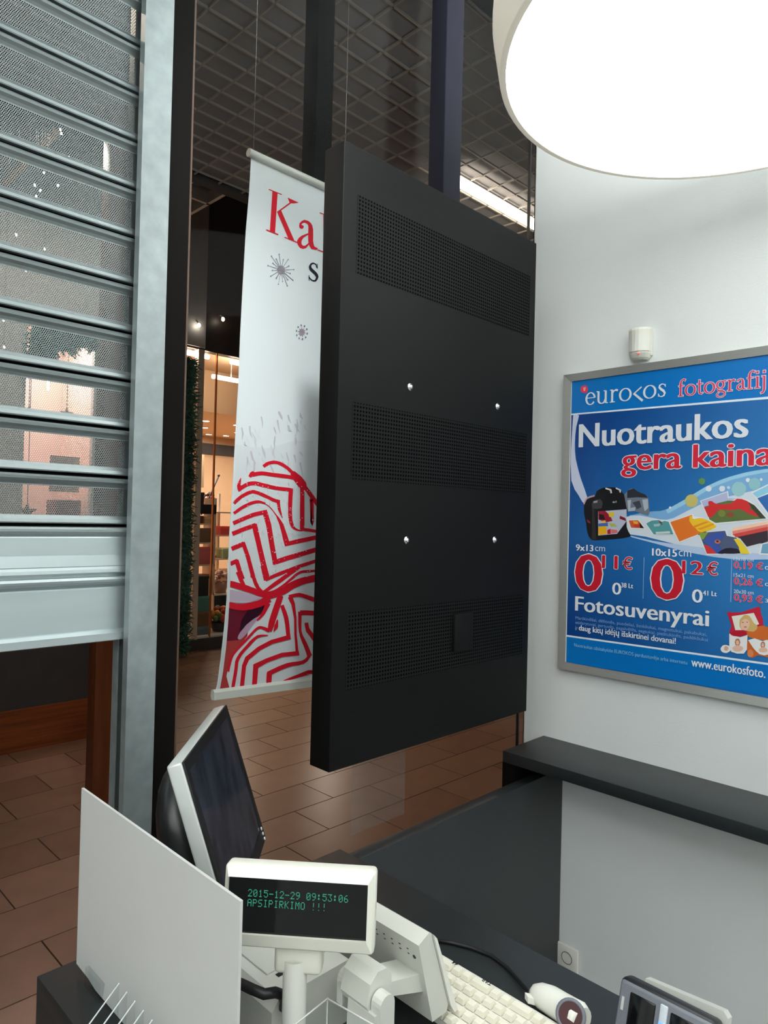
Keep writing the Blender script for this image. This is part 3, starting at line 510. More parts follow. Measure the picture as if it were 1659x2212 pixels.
[2,[130,165,215],[[0.742,1.615],[0.74,1.615],[0.74,1.481],[0.743,1.48]]]],"texts":[["Nuotraukos",1.254,0.703,1.9735,2.0555,[214,219,228],None,0.028,0.012],["gera kaina",1.094,0.632,1.8645,1.9605,[205,36,60],[222,226,232],0.026,0.03],["9x13",1.259,1.193,1.6105,1.6325,[226,228,236],None,0.03,0.05],["cm",1.186,1.149,1.6125,1.6275,[206,214,230],None,0,0.05],["0",1.257,1.161,1.47,1.6,[196,26,48],[222,226,232],0.022,0.022],["11",1.158,1.104,1.5555,1.5995,[196,26,48],[222,226,232],0.03,0.03],["€",1.084,1.051,1.5565,1.5985,[196,26,48],[222,226,232],0.01,0.03],["0",1.119,1.089,1.4695,1.5095,[226,228,236],None,0.02,0.05],["38 Lt",1.088,1.047,1.495,1.511,[226,228,236],None,0.02,0.05],["10x15",0.984,0.905,1.607,1.631,[226,228,236],None,0.03,0.05],["cm",0.899,0.86,1.6095,1.6275,[206,214,230],None,0,0.05],["0",0.983,0.887,1.469,1.599,[196,26,48],[222,226,232],0.022,0.022],["12",0.886,0.825,1.556,1.597,[196,26,48],[222,226,232],0.03,0.03],["€",0.811,0.78,1.557,1.598,[196,26,48],[222,226,232],0.01,0.03],["0",0.854,0.824,1.469,1.51,[226,228,236],None,0.02,0.05],["41 Lt",0.822,0.782,1.4935,1.5085,[226,228,236],None,0.02,0.05],["13x18 cm",0.735,0.68,1.6055,1.6165,[206,216,232],None,0.01,0.05],["0,19 €",0.734,0.654,1.579,1.604,[214,50,84],[232,190,210],0.01,0.025],["0,",0.649,0.633,1.5825,1.5945,[206,216,232],None,0.02,0.05],["15x21 cm",0.734,0.679,1.557,1.568,[206,216,232],None,0.01,0.05],["0,26 €",0.733,0.654,1.531,1.556,[214,50,84],[232,190,210],0.01,0.025],["0,",0.648,0.632,1.535,1.546,[206,216,232],None,0.02,0.05],["20x30 cm",0.733,0.678,1.5085,1.5195,[206,216,232],None,0.01,0.05],["0,93 €",0.732,0.653,1.4825,1.5075,[214,50,84],[232,190,210],0.01,0.025],["3,",0.647,0.632,1.4875,1.4995,[206,216,232],None,0.02,0.05],["Fotosuvenyrai",1.256,0.804,1.383,1.45,[220,224,230],None,0.026,0.05],["Marškinėliai, dėlionės, puodeliai, ženkliukai, magnetukai, pakabukai,",1.255,0.809,1.366,1.381,[120,160,215],None,0,0.05],["atidarytuvai, gertuvės, pagalvėlės, segtukai, pieštukinės, padėkliukai",1.255,0.805,1.35,1.365,[120,160,215],None,0,0.05],["ir",1.255,1.246,1.331,1.345,[150,180,220],None,0,0.05],["daug kitų idėjų išskirtinei dovanai!",1.241,0.903,1.3255,1.3525,[226,230,236],None,0.015,0.05],["Nuotraukas užsisakykite EUROKOS parduotuvėje arba internetu",1.258,0.866,1.269,1.286,[130,190,230],None,0,0.05],["www.eurokosfoto.",0.853,0.643,1.27,1.297,[226,230,236],None,0.015,0.05]],
"logo":[["eurokos",[1.235,0.946,2.121,0.045],[214,222,232],None],["fotografij",[0.911,0.652,2.117,0.035],[205,60,92],[226,206,222]]],"ban":{"lettering_print":[[2,[228,24,48],[[1.276,2.722],[1.296,2.725],[1.29,2.593],[1.27,2.592]]],[2,[228,24,48],[[1.261,2.721],[1.311,2.722],[1.313,2.725],[1.263,2.724]]],[2,[228,24,48],[[1.256,2.592],[1.302,2.591],[1.303,2.595],[1.257,2.596]]],[2,[228,24,48],[[1.298,2.66],[1.354,2.713],[1.35,2.715],[1.295,2.663]]],
[2,[228,24,48],[[1.335,2.722],[1.38,2.721],[1.361,2.712],[1.344,2.707]]],[2,[228,24,48],[[1.297,2.661],[1.311,2.673],[1.366,2.594],[1.345,2.589]]],[2,[228,24,48],[[1.326,2.591],[1.379,2.589],[1.381,2.593],[1.328,2.594]]],[2,[228,24,48],[[1.392,2.643],[1.392,2.648],[1.393,2.654],[1.398,2.66],[1.405,2.664],[1.413,2.664],[1.42,2.662],[1.422,2.656],[1.422,2.646],[1.422,2.627],[1.423,2.608],[1.428,2.595],[1.437,2.587],[1.452,2.589],[1.463,2.593],[1.463,2.598],[1.454,2.598],[1.448,2.6],[1.446,2.605],[1.443,2.615],[1.443,2.633],[1.442,2.653],[1.438,2.665],[1.431,2.672],[1.419,2.675],[1.404,2.673],[1.393,2.665],[1.385,2.655],[1.384,2.646],[1.386,2.64]]],
[2,[228,24,48],[[1.403,2.649],[1.402,2.647],[1.401,2.645],[1.399,2.643],[1.397,2.641],[1.394,2.64],[1.391,2.64],[1.389,2.64],[1.387,2.641],[1.385,2.642],[1.385,2.644],[1.385,2.646],[1.386,2.648],[1.388,2.65],[1.391,2.652],[1.394,2.653],[1.396,2.653],[1.399,2.653],[1.401,2.653],[1.402,2.651]]],[2,[228,24,48],[[1.429,2.639],[1.414,2.63],[1.396,2.619],[1.384,2.608],[1.377,2.596],[1.38,2.584],[1.389,2.577],[1.402,2.577],[1.415,2.584],[1.425,2.597],[1.433,2.608],[1.429,2.61],[1.42,2.599],[1.41,2.59],[1.403,2.588],[1.398,2.589],[1.395,2.593],[1.395,2.599],[1.397,2.605],[1.403,2.614],[1.417,2.626],[1.431,2.635]]],
[2,[228,24,48],[[1.467,2.716],[1.506,2.717],[1.507,2.72],[1.469,2.719]]],[2,[228,24,48],[[1.484,2.718],[1.507,2.719],[1.511,2.592],[1.488,2.591]]],[2,[228,24,48],[[1.464,2.59],[1.523,2.59],[1.524,2.594],[1.465,2.594]]],[2,[30,34,50],[[1.463,2.533],[1.462,2.537],[1.459,2.543],[1.453,2.545],[1.445,2.545],[1.436,2.54],[1.43,2.532],[1.428,2.525],[1.431,2.517],[1.441,2.511],[1.451,2.507],[1.456,2.503],[1.459,2.5],[1.458,2.495],[1.455,2.49],[1.45,2.488],[1.443,2.487],[1.437,2.49],[1.432,2.494],[1.429,2.492],[1.433,2.487],[1.44,2.483],[1.449,2.482],[1.459,2.485],[1.466,2.494],[1.47,2.504],[1.467,2.511],[1.461,2.516],[1.45,2.521],[1.441,2.525],[1.439,2.528],[1.438,2.532],[1.441,2.536],[1.446,2.54],[1.451,2.541],[1.456,2.54],[1.458,2.536],[1.459,2.531]]],
[2,[30,34,50],[[1.461,2.545],[1.462,2.529],[1.466,2.53],[1.464,2.546]]],[2,[30,34,50],[[1.428,2.498],[1.429,2.48],[1.432,2.481],[1.431,2.499]]]],"snowflake_print":[[2,[176,160,172],[[1.332,2.489],[1.331,2.484],[1.329,2.48],[1.326,2.475],[1.322,2.472],[1.317,2.47],[1.313,2.47],[1.308,2.471],[1.305,2.473],[1.303,2.476],[1.302,2.481],[1.302,2.485],[1.304,2.49],[1.308,2.494],[1.312,2.497],[1.316,2.499],[1.321,2.5],[1.325,2.499],[1.329,2.497],[1.331,2.493]]],
[3,[150,146,158],[[1.318,2.485],[1.309,2.533],[1.307,2.532],[1.316,2.485]]],[3,[140,136,148],[[1.31,2.533],[1.309,2.531],[1.308,2.53],[1.306,2.53],[1.305,2.532],[1.306,2.533],[1.308,2.535],[1.309,2.534]]],[3,[150,146,158],[[1.318,2.485],[1.279,2.518],[1.278,2.517],[1.316,2.484]]],[3,[140,136,148],[[1.281,2.518],[1.28,2.517],[1.278,2.516],[1.277,2.516],[1.276,2.517],[1.277,2.519],[1.278,2.52],[1.28,2.52]]],
[3,[150,146,158],[[1.318,2.485],[1.344,2.526],[1.342,2.526],[1.316,2.485]]],[3,[140,136,148],[[1.345,2.527],[1.345,2.525],[1.343,2.524],[1.342,2.524],[1.341,2.525],[1.342,2.527],[1.343,2.528],[1.345,2.528]]],[3,[150,146,158],[[1.317,2.486],[1.266,2.486],[1.266,2.485],[1.317,2.484]]],[3,[140,136,148],[[1.268,2.486],[1.267,2.484],[1.266,2.483],[1.264,2.483],[1.264,2.485],[1.264,2.486],[1.266,2.488],[1.267,2.487]]],
[3,[150,146,158],[[1.317,2.484],[1.367,2.5],[1.367,2.501],[1.317,2.486]]],[3,[140,136,148],[[1.369,2.501],[1.368,2.499],[1.367,2.498],[1.365,2.498],[1.364,2.5],[1.365,2.501],[1.367,2.502],[1.368,2.502]]],[3,[150,146,158],[[1.316,2.485],[1.276,2.455],[1.277,2.454],[1.317,2.484]]],[3,[140,136,148],[[1.279,2.455],[1.279,2.453],[1.277,2.452],[1.275,2.452],[1.275,2.454],[1.275,2.455],[1.277,2.456],[1.278,2.456]]],
[3,[150,146,158],[[1.316,2.484],[1.364,2.464],[1.365,2.466],[1.317,2.486]]],[3,[140,136,148],[[1.367,2.466],[1.366,2.464],[1.365,2.463],[1.363,2.463],[1.362,2.465],[1.363,2.466],[1.364,2.467],[1.366,2.467]]],[3,[150,146,158],[[1.316,2.485],[1.307,2.437],[1.308,2.437],[1.318,2.485]]],[3,[140,136,148],[[1.31,2.437],[1.309,2.436],[1.308,2.435],[1.306,2.435],[1.305,2.436],[1.306,2.438],[1.308,2.439],[1.309,2.439]]],
[3,[150,146,158],[[1.316,2.484],[1.342,2.441],[1.344,2.442],[1.318,2.485]]],[3,[140,136,148],[[1.345,2.442],[1.344,2.44],[1.343,2.439],[1.341,2.439],[1.34,2.441],[1.341,2.442],[1.343,2.444],[1.344,2.443]]],[3,[150,146,158],[[1.318,2.485],[1.298,2.515],[1.296,2.514],[1.316,2.484]]],[3,[140,136,148],[[1.299,2.515],[1.299,2.513],[1.297,2.512],[1.296,2.512],[1.295,2.513],[1.295,2.515],[1.297,2.516],[1.299,2.516]]],
[3,[150,146,158],[[1.317,2.486],[1.285,2.498],[1.284,2.497],[1.316,2.484]]],[3,[140,136,148],[[1.287,2.498],[1.286,2.497],[1.284,2.496],[1.283,2.496],[1.282,2.497],[1.283,2.499],[1.284,2.5],[1.286,2.5]]],[3,[150,146,158],[[1.318,2.485],[1.325,2.52],[1.323,2.52],[1.316,2.485]]],[3,[140,136,148],[[1.326,2.52],[1.325,2.519],[1.324,2.518],[1.322,2.518],[1.322,2.519],[1.322,2.521],[1.324,2.522],[1.325,2.522]]],
[3,[150,146,158],[[1.317,2.484],[1.347,2.505],[1.346,2.506],[1.316,2.485]]],[3,[140,136,148],[[1.348,2.506],[1.348,2.505],[1.346,2.504],[1.345,2.504],[1.344,2.505],[1.344,2.507],[1.346,2.508],[1.348,2.508]]],[3,[150,146,158],[[1.317,2.486],[1.283,2.475],[1.283,2.474],[1.317,2.484]]],[3,[140,136,148],[[1.285,2.475],[1.284,2.473],[1.283,2.472],[1.281,2.473],[1.281,2.474],[1.281,2.476],[1.283,2.477],[1.284,2.476]]],
[3,[150,146,158],[[1.317,2.484],[1.352,2.483],[1.353,2.484],[1.317,2.486]]],[3,[140,136,148],[[1.355,2.484],[1.354,2.482],[1.352,2.481],[1.351,2.481],[1.35,2.483],[1.351,2.485],[1.352,2.486],[1.354,2.485]]],[3,[150,146,158],[[1.316,2.485],[1.298,2.455],[1.3,2.454],[1.318,2.485]]],[3,[140,136,148],[[1.301,2.455],[1.301,2.453],[1.299,2.452],[1.297,2.453],[1.297,2.454],[1.297,2.456],[1.299,2.457],[1.301,2.456]]],
[3,[150,146,158],[[1.316,2.485],[1.323,2.45],[1.325,2.45],[1.318,2.485]]],[3,[140,136,148],[[1.326,2.451],[1.325,2.449],[1.324,2.448],[1.322,2.448],[1.322,2.449],[1.322,2.451],[1.324,2.452],[1.325,2.452]]],[3,[150,146,158],[[1.316,2.484],[1.343,2.46],[1.345,2.461],[1.318,2.485]]],[3,[140,136,148],[[1.346,2.461],[1.346,2.46],[1.344,2.459],[1.342,2.459],[1.342,2.46],[1.342,2.462],[1.344,2.463],[1.345,2.463]]]],
"snowflake_print.001":[[2,[176,160,172],[[1.418,2.308],[1.417,2.305],[1.416,2.301],[1.413,2.298],[1.41,2.296],[1.407,2.295],[1.403,2.295],[1.4,2.296],[1.397,2.298],[1.396,2.3],[1.395,2.304],[1.395,2.307],[1.397,2.311],[1.399,2.314],[1.402,2.316],[1.406,2.317],[1.409,2.317],[1.413,2.316],[1.415,2.314],[1.417,2.312]]],[3,[120,120,135],[[1.431,2.307],[1.43,2.304],[1.428,2.303],[1.426,2.303],[1.425,2.305],[1.426,2.308],[1.428,2.309],[1.43,2.309]]],
[3,[170,150,165],[[1.406,2.305],[1.422,2.305],[1.422,2.307],[1.407,2.307]]],[3,[120,120,135],[[1.425,2.293],[1.424,2.291],[1.422,2.289],[1.42,2.29],[1.419,2.292],[1.42,2.294],[1.422,2.296],[1.424,2.295]]],[3,[170,150,165],[[1.405,2.305],[1.417,2.296],[1.418,2.297],[1.407,2.307]]],[3,[120,120,135],[[1.412,2.285],[1.411,2.282],[1.409,2.281],[1.407,2.281],[1.406,2.284],[1.407,2.286],[1.409,2.288],[1.411,2.287]]],
[3,[170,150,165],[[1.405,2.306],[1.407,2.29],[1.41,2.291],[1.407,2.306]]],[3,[120,120,135],[[1.398,2.285],[1.397,2.282],[1.395,2.281],[1.393,2.281],[1.393,2.284],[1.393,2.286],[1.395,2.287],[1.397,2.287]]],[3,[170,150,165],[[1.405,2.306],[1.398,2.291],[1.4,2.291],[1.407,2.306]]],[3,[120,120,135],[[1.388,2.293],[1.388,2.29],[1.386,2.289],[1.384,2.29],[1.383,2.292],[1.384,2.294],[1.386,2.296],[1.388,2.295]]],
[3,[170,150,165],[[1.406,2.307],[1.391,2.297],[1.393,2.296],[1.407,2.305]]],[3,[120,120,135],[[1.386,2.306],[1.386,2.304],[1.384,2.302],[1.382,2.303],[1.381,2.305],[1.382,2.308],[1.384,2.309],[1.386,2.308]]],[3,[170,150,165],[[1.407,2.307],[1.391,2.307],[1.39,2.305],[1.406,2.305]]],[3,[120,120,135],[[1.393,2.32],[1.392,2.317],[1.39,2.316],[1.388,2.316],[1.387,2.319],[1.388,2.321],[1.39,2.322],[1.392,2.322]]],
[3,[170,150,165],[[1.407,2.307],[1.396,2.316],[1.394,2.314],[1.405,2.305]]],[3,[120,120,135],[[1.405,2.328],[1.405,2.326],[1.403,2.324],[1.401,2.325],[1.4,2.327],[1.4,2.33],[1.402,2.331],[1.404,2.33]]],[3,[170,150,165],[[1.407,2.306],[1.405,2.322],[1.403,2.321],[1.405,2.306]]],[3,[120,120,135],[[1.419,2.328],[1.418,2.326],[1.416,2.324],[1.414,2.325],[1.413,2.327],[1.414,2.33],[1.416,2.331],[1.418,2.331]]],
[3,[170,150,165],[[1.407,2.306],[1.415,2.321],[1.413,2.321],[1.405,2.306]]],[3,[120,120,135],[[1.429,2.32],[1.428,2.318],[1.426,2.316],[1.424,2.317],[1.423,2.319],[1.424,2.322],[1.426,2.323],[1.428,2.322]]],[3,[170,150,165],[[1.407,2.305],[1.421,2.315],[1.42,2.316],[1.406,2.307]]]],"fluff_print":[[1,[230,233,237],[[1.167,1.918],[1.212,1.914],[1.28,1.916],[1.377,1.947],[1.466,1.959],[1.488,1.877],[1.48,1.791],[1.466,1.783],[1.443,1.803],[1.417,1.826],[1.386,1.852],[1.352,1.872],[1.319,1.883],[1.293,1.877],[1.269,1.863],[1.243,1.85],[1.218,1.836],[1.19,1.823],[1.168,1.813]]],
[2,[222,224,230],[[1.231,1.938],[1.235,1.924],[1.24,1.911],[1.241,1.911],[1.241,1.925],[1.237,1.94]]],[2,[212,203,214],[[1.315,2.008],[1.321,1.987],[1.329,1.968],[1.33,1.968],[1.325,1.988],[1.321,2.01]]],[2,[222,224,230],[[1.21,1.872],[1.218,1.857],[1.23,1.854],[1.23,1.854],[1.221,1.859],[1.216,1.874]]],[2,[212,203,214],[[1.384,1.904],[1.39,1.891],[1.394,1.879],[1.395,1.879],[1.396,1.892],[1.391,1.906]]],
[2,[222,224,230],[[1.389,1.973],[1.386,1.945],[1.393,1.919],[1.393,1.919],[1.391,1.946],[1.394,1.973]]],[2,[212,203,214],[[1.354,1.909],[1.362,1.885],[1.373,1.866],[1.374,1.866],[1.368,1.887],[1.358,1.911]]],[2,[232,236,240],[[1.229,1.973],[1.247,1.949],[1.259,1.943],[1.26,1.943],[1.251,1.952],[1.233,1.975]]],[2,[204,203,214],[[1.409,1.881],[1.418,1.855],[1.426,1.832],[1.426,1.832],[1.423,1.856],[1.416,1.883]]],
[2,[232,236,240],[[1.202,1.946],[1.21,1.927],[1.215,1.911],[1.216,1.911],[1.214,1.928],[1.205,1.947]]],[2,[222,224,230],[[1.248,1.902],[1.26,1.877],[1.277,1.871],[1.277,1.872],[1.265,1.881],[1.252,1.904]]],[2,[222,224,230],[[1.424,2.005],[1.43,1.992],[1.442,1.989],[1.443,1.99],[1.433,1.994],[1.429,2.007]]],[2,[222,224,230],[[1.221,1.96],[1.233,1.942],[1.241,1.933],[1.242,1.934],[1.238,1.944],[1.224,1.962]]],
[2,[212,203,214],[[1.207,1.883],[1.208,1.868],[1.21,1.853],[1.21,1.853],[1.214,1.869],[1.211,1.884]]],[2,[204,203,214],[[1.34,1.88],[1.349,1.862],[1.354,1.848],[1.355,1.848],[1.354,1.864],[1.344,1.881]]],[2,[232,236,240],[[1.248,1.976],[1.242,1.952],[1.247,1.93],[1.248,1.93],[1.249,1.952],[1.253,1.976]]],[2,[232,236,240],[[1.186,1.92],[1.188,1.904],[1.193,1.888],[1.193,1.889],[1.194,1.905],[1.189,1.921]]],
[2,[212,203,214],[[1.331,1.877],[1.333,1.868],[1.34,1.862],[1.34,1.862],[1.337,1.869],[1.335,1.878]]],[2,[212,203,214],[[1.218,1.901],[1.225,1.877],[1.241,1.864],[1.242,1.865],[1.232,1.88],[1.224,1.903]]],[2,[232,236,240],[[1.354,2.024],[1.354,2.005],[1.362,1.989],[1.363,1.989],[1.36,2.007],[1.357,2.024]]],[2,[204,203,214],[[1.356,2.029],[1.363,2.015],[1.371,2.005],[1.372,2.006],[1.367,2.016],[1.362,2.031]]],
[2,[204,203,214],[[1.26,1.923],[1.267,1.899],[1.277,1.88],[1.277,1.88],[1.275,1.901],[1.262,1.924]]],[2,[232,236,240],[[1.254,1.891],[1.255,1.873],[1.257,1.854],[1.258,1.854],[1.263,1.873],[1.259,1.892]]],[2,[232,236,240],[[1.258,2.012],[1.259,1.999],[1.263,1.985],[1.263,1.985],[1.264,1.999],[1.263,2.013]]],[2,[212,203,214],[[1.319,2.035],[1.329,2.02],[1.337,2.013],[1.338,2.013],[1.337,2.023],[1.325,2.038]]],
[2,[212,203,214],[[1.287,1.874],[1.301,1.849],[1.313,1.835],[1.314,1.835],[1.307,1.851],[1.292,1.876]]],[2,[232,236,240],[[1.245,1.974],[1.249,1.962],[1.26,1.959],[1.26,1.959],[1.252,1.964],[1.248,1.975]]],[2,[212,203,214],[[1.391,1.961],[1.39,1.948],[1.393,1.936],[1.394,1.936],[1.397,1.949],[1.394,1.961]]],[2,[212,203,214],[[1.212,1.978],[1.215,1.958],[1.226,1.941],[1.226,1.941],[1.219,1.959],[1.218,1.979]]],
[2,[222,224,230],[[1.205,1.865],[1.204,1.846],[1.209,1.829],[1.209,1.829],[1.21,1.847],[1.208,1.865]]],[2,[204,203,214],[[1.394,2.021],[1.394,1.997],[1.394,1.973],[1.395,1.973],[1.401,1.998],[1.396,2.022]]],[2,[212,203,214],[[1.406,2.044],[1.406,2.029],[1.42,2.023],[1.421,2.023],[1.414,2.033],[1.409,2.045]]],[2,[212,203,214],[[1.408,1.914],[1.418,1.906],[1.421,1.903],[1.422,1.903],[1.422,1.908],[1.413,1.917]]],
[2,[212,203,214],[[1.303,1.985],[1.309,1.971],[1.316,1.962],[1.316,1.962],[1.313,1.973],[1.307,1.986]]],[2,[212,203,214],[[1.254,2.012],[1.259,1.995],[1.261,1.977],[1.262,1.977],[1.263,1.995],[1.258,2.014]]],[2,[222,224,230],[[1.293,1.927],[1.297,1.908],[1.302,1.891],[1.303,1.891],[1.303,1.909],[1.297,1.927]]],[2,[212,203,214],[[1.304,1.919],[1.302,1.902],[1.31,1.887],[1.311,1.887],[1.307,1.903],[1.307,1.919]]],
[2,[222,224,230],[[1.331,1.903],[1.339,1.89],[1.345,1.886],[1.346,1.886],[1.346,1.894],[1.334,1.905]]],[2,[212,203,214],[[1.385,2.003],[1.396,1.986],[1.406,1.98],[1.407,1.981],[1.401,1.99],[1.39,2.006]]],[2,[212,203,214],[[1.197,1.928],[1.197,1.919],[1.206,1.917],[1.207,1.917],[1.201,1.921],[1.2,1.929]]],[2,[222,224,230],[[1.412,2.023],[1.407,2.012],[1.414,2.004],[1.415,2.004],[1.414,2.013],[1.415,2.022]]],
[2,[204,203,214],[[1.357,1.997],[1.361,1.981],[1.376,1.978],[1.376,1.979],[1.369,1.986],[1.363,1.998]]],[2,[204,203,214],[[1.184,1.97],[1.188,1.953],[1.188,1.934],[1.189,1.934],[1.194,1.953],[1.188,1.972]]],[2,[232,236,240],[[1.362,1.881],[1.366,1.868],[1.371,1.856],[1.371,1.856],[1.371,1.869],[1.368,1.883]]],[2,[212,203,214],[[1.232,1.874],[1.232,1.85],[1.233,1.827],[1.234,1.827],[1.239,1.85],[1.238,1.874]]],
[2,[204,203,214],[[1.308,1.957],[1.305,1.936],[1.31,1.916],[1.311,1.916],[1.311,1.937],[1.312,1.957]]],[2,[204,203,214],[[1.363,1.88],[1.36,1.86],[1.366,1.841],[1.366,1.841],[1.367,1.861],[1.366,1.881]]]],"mitten_print":[[1,[232,235,238],[[1.168,1.813],[1.218,1.836],[1.269,1.863],[1.319,1.879],[1.386,1.852],[1.443,1.803],[1.478,1.769],[1.61,1.751],[1.619,1.492],[1.159,1.512]]],[3,[228,24,48],[[1.273,1.855],[1.277,1.858],[1.284,1.862],[1.291,1.866],[1.299,1.868],[1.309,1.87],[1.318,1.87],[1.329,1.868],[1.34,1.864],[1.35,1.86],[1.36,1.855],[1.37,1.848],[1.377,1.843],[1.386,1.851],[1.379,1.856],[1.369,1.863],[1.357,1.869],[1.346,1.874],[1.333,1.878],[1.32,1.88],[1.308,1.88],[1.297,1.878],[1.286,1.875],[1.277,1.871],[1.27,1.866],[1.265,1.862]]],
[3,[228,24,48],[[1.374,1.842],[1.378,1.836],[1.383,1.829],[1.389,1.822],[1.396,1.815],[1.404,1.808],[1.408,1.803],[1.41,1.802],[1.412,1.801],[1.414,1.799],[1.439,1.8],[1.441,1.803],[1.442,1.81],[1.439,1.818],[1.431,1.826],[1.422,1.834],[1.413,1.84],[1.404,1.845],[1.395,1.85],[1.388,1.853]]],[3,[228,24,48],[[1.42,1.806],[1.425,1.802],[1.432,1.795],[1.44,1.788],[1.443,1.784],[1.447,1.78],[1.463,1.764],[1.504,1.723],[1.56,1.668],[1.6,1.627],[1.615,1.635],[1.574,1.676],[1.518,1.731],[1.477,1.773],[1.461,1.789],[1.457,1.793],[1.453,1.796],[1.445,1.804],[1.438,1.81],[1.433,1.815]]],
[3,[228,24,48],[[1.223,1.821],[1.226,1.823],[1.229,1.827],[1.232,1.83],[1.234,1.833],[1.235,1.836],[1.236,1.839],[1.231,1.842],[1.228,1.841],[1.224,1.839],[1.22,1.836],[1.218,1.832],[1.216,1.828],[1.215,1.825]]],[3,[228,24,48],[[1.23,1.824],[1.238,1.826],[1.25,1.829],[1.262,1.831],[1.275,1.831],[1.29,1.83],[1.307,1.829],[1.326,1.828],[1.346,1.827],[1.362,1.827],[1.373,1.826],[1.38,1.825],[1.385,1.824],[1.389,1.837],[1.384,1.837],[1.376,1.838],[1.364,1.839],[1.347,1.84],[1.327,1.841],[1.309,1.841],[1.292,1.842],[1.277,1.843],[1.262,1.843],[1.247,1.841],[1.234,1.838],[1.226,1.836]]],
[3,[228,24,48],[[1.19,1.779],[1.19,1.783],[1.189,1.788],[1.189,1.794],[1.188,1.801],[1.189,1.811],[1.189,1.818],[1.187,1.818],[1.183,1.812],[1.178,1.803],[1.175,1.794],[1.176,1.786],[1.179,1.78],[1.181,1.776]]],[3,[228,24,48],[[1.189,1.78],[1.195,1.784],[1.203,1.789],[1.212,1.794],[1.22,1.796],[1.229,1.798],[1.238,1.799],[1.248,1.798],[1.26,1.796],[1.272,1.794],[1.282,1.793],[1.293,1.791],[1.308,1.789],[1.331,1.787],[1.358,1.786],[1.377,1.785],[1.378,1.797],[1.359,1.798],[1.333,1.799],[1.31,1.801],[1.296,1.803],[1.286,1.805],[1.275,1.806],[1.263,1.808],[1.251,1.81],[1.238,1.811],[1.227,1.81],[1.216,1.808],[1.206,1.804],[1.196,1.799],[1.187,1.793],[1.18,1.789]]],
[3,[228,24,48],[[1.369,1.796],[1.369,1.782],[1.368,1.762],[1.368,1.743],[1.369,1.729],[1.369,1.716],[1.37,1.704],[1.373,1.693],[1.376,1.683],[1.381,1.674],[1.387,1.668],[1.394,1.664],[1.402,1.661],[1.411,1.659],[1.421,1.658],[1.428,1.658],[1.429,1.662],[1.422,1.663],[1.413,1.664],[1.405,1.667],[1.4,1.67],[1.396,1.674],[1.393,1.679],[1.39,1.686],[1.387,1.695],[1.386,1.705],[1.385,1.717],[1.384,1.729],[1.385,1.743],[1.385,1.762],[1.386,1.782],[1.386,1.796]]],
[3,[228,24,48],[[1.17,1.737],[1.176,1.743],[1.185,1.75],[1.195,1.758],[1.205,1.763],[1.217,1.769],[1.226,1.772],[1.232,1.774],[1.236,1.773],[1.242,1.772],[1.253,1.77],[1.265,1.766],[1.277,1.762],[1.288,1.759],[1.298,1.755],[1.308,1.751],[1.317,1.749],[1.325,1.747],[1.33,1.746],[1.333,1.757],[1.328,1.758],[1.321,1.759],[1.313,1.761],[1.304,1.764],[1.293,1.768],[1.282,1.772],[1.27,1.776],[1.257,1.78],[1.246,1.782],[1.238,1.784],[1.231,1.784],[1.223,1.782],[1.211,1.778],[1.199,1.772],[1.188,1.766],[1.177,1.758],[1.168,1.75],[1.162,1.744]]],
[3,[228,24,48],[[1.321,1.756],[1.323,1.749],[1.325,1.739],[1.328,1.728],[1.334,1.717],[1.341,1.707],[1.347,1.699],[1.348,1.7],[1.346,1.708],[1.342,1.72],[1.339,1.73],[1.337,1.74],[1.336,1.75],[1.336,1.757]]],[3,[228,24,48],[[1.17,1.707],[1.176,1.711],[1.186,1.717],[1.195,1.723],[1.206,1.728],[1.217,1.734],[1.228,1.738],[1.237,1.741],[1.246,1.743],[1.255,1.744],[1.264,1.744],[1.274,1.742],[1.282,1.741],[1.283,1.745],[1.276,1.748],[1.266,1.751],[1.255,1.753],[1.244,1.752],[1.234,1.75],[1.223,1.747],[1.212,1.742],[1.2,1.737],[1.189,1.731],[1.179,1.725],[1.17,1.718],[1.163,1.714]]],
[3,[228,24,48],[[1.279,1.743],[1.285,1.739],[1.294,1.734],[1.302,1.727],[1.31,1.72],[1.318,1.711],[1.323,1.705],[1.327,1.707],[1.321,1.713],[1.313,1.721],[1.305,1.729],[1.296,1.736],[1.287,1.741],[1.281,1.745]]],[3,[228,24,48],[[1.323,1.705],[1.326,1.697],[1.332,1.687],[1.337,1.676],[1.342,1.662],[1.347,1.647],[1.351,1.634],[1.355,1.623],[1.358,1.615],[1.36,1.61],[1.38,1.614],[1.378,1.62],[1.375,1.628],[1.371,1.638],[1.365,1.651],[1.358,1.667],[1.351,1.681],[1.342,1.692],[1.334,1.701],[1.327,1.707]]],
[3,[228,24,48],[[1.364,1.61],[1.375,1.612],[1.391,1.615],[1.41,1.618],[1.428,1.621],[1.449,1.624],[1.476,1.629],[1.52,1.636],[1.571,1.644],[1.609,1.65],[1.605,1.664],[1.567,1.658],[1.515,1.65],[1.472,1.643],[1.444,1.638],[1.424,1.635],[1.405,1.632],[1.387,1.628],[1.371,1.625],[1.36,1.623]]],[3,[228,24,48],[[1.414,1.806],[1.415,1.791],[1.416,1.769],[1.416,1.745],[1.417,1.716],[1.418,1.686],[1.419,1.664],[1.437,1.664],[1.437,1.686],[1.436,1.717],[1.435,1.745],[1.434,1.769],[1.433,1.791],[1.433,1.807]]],
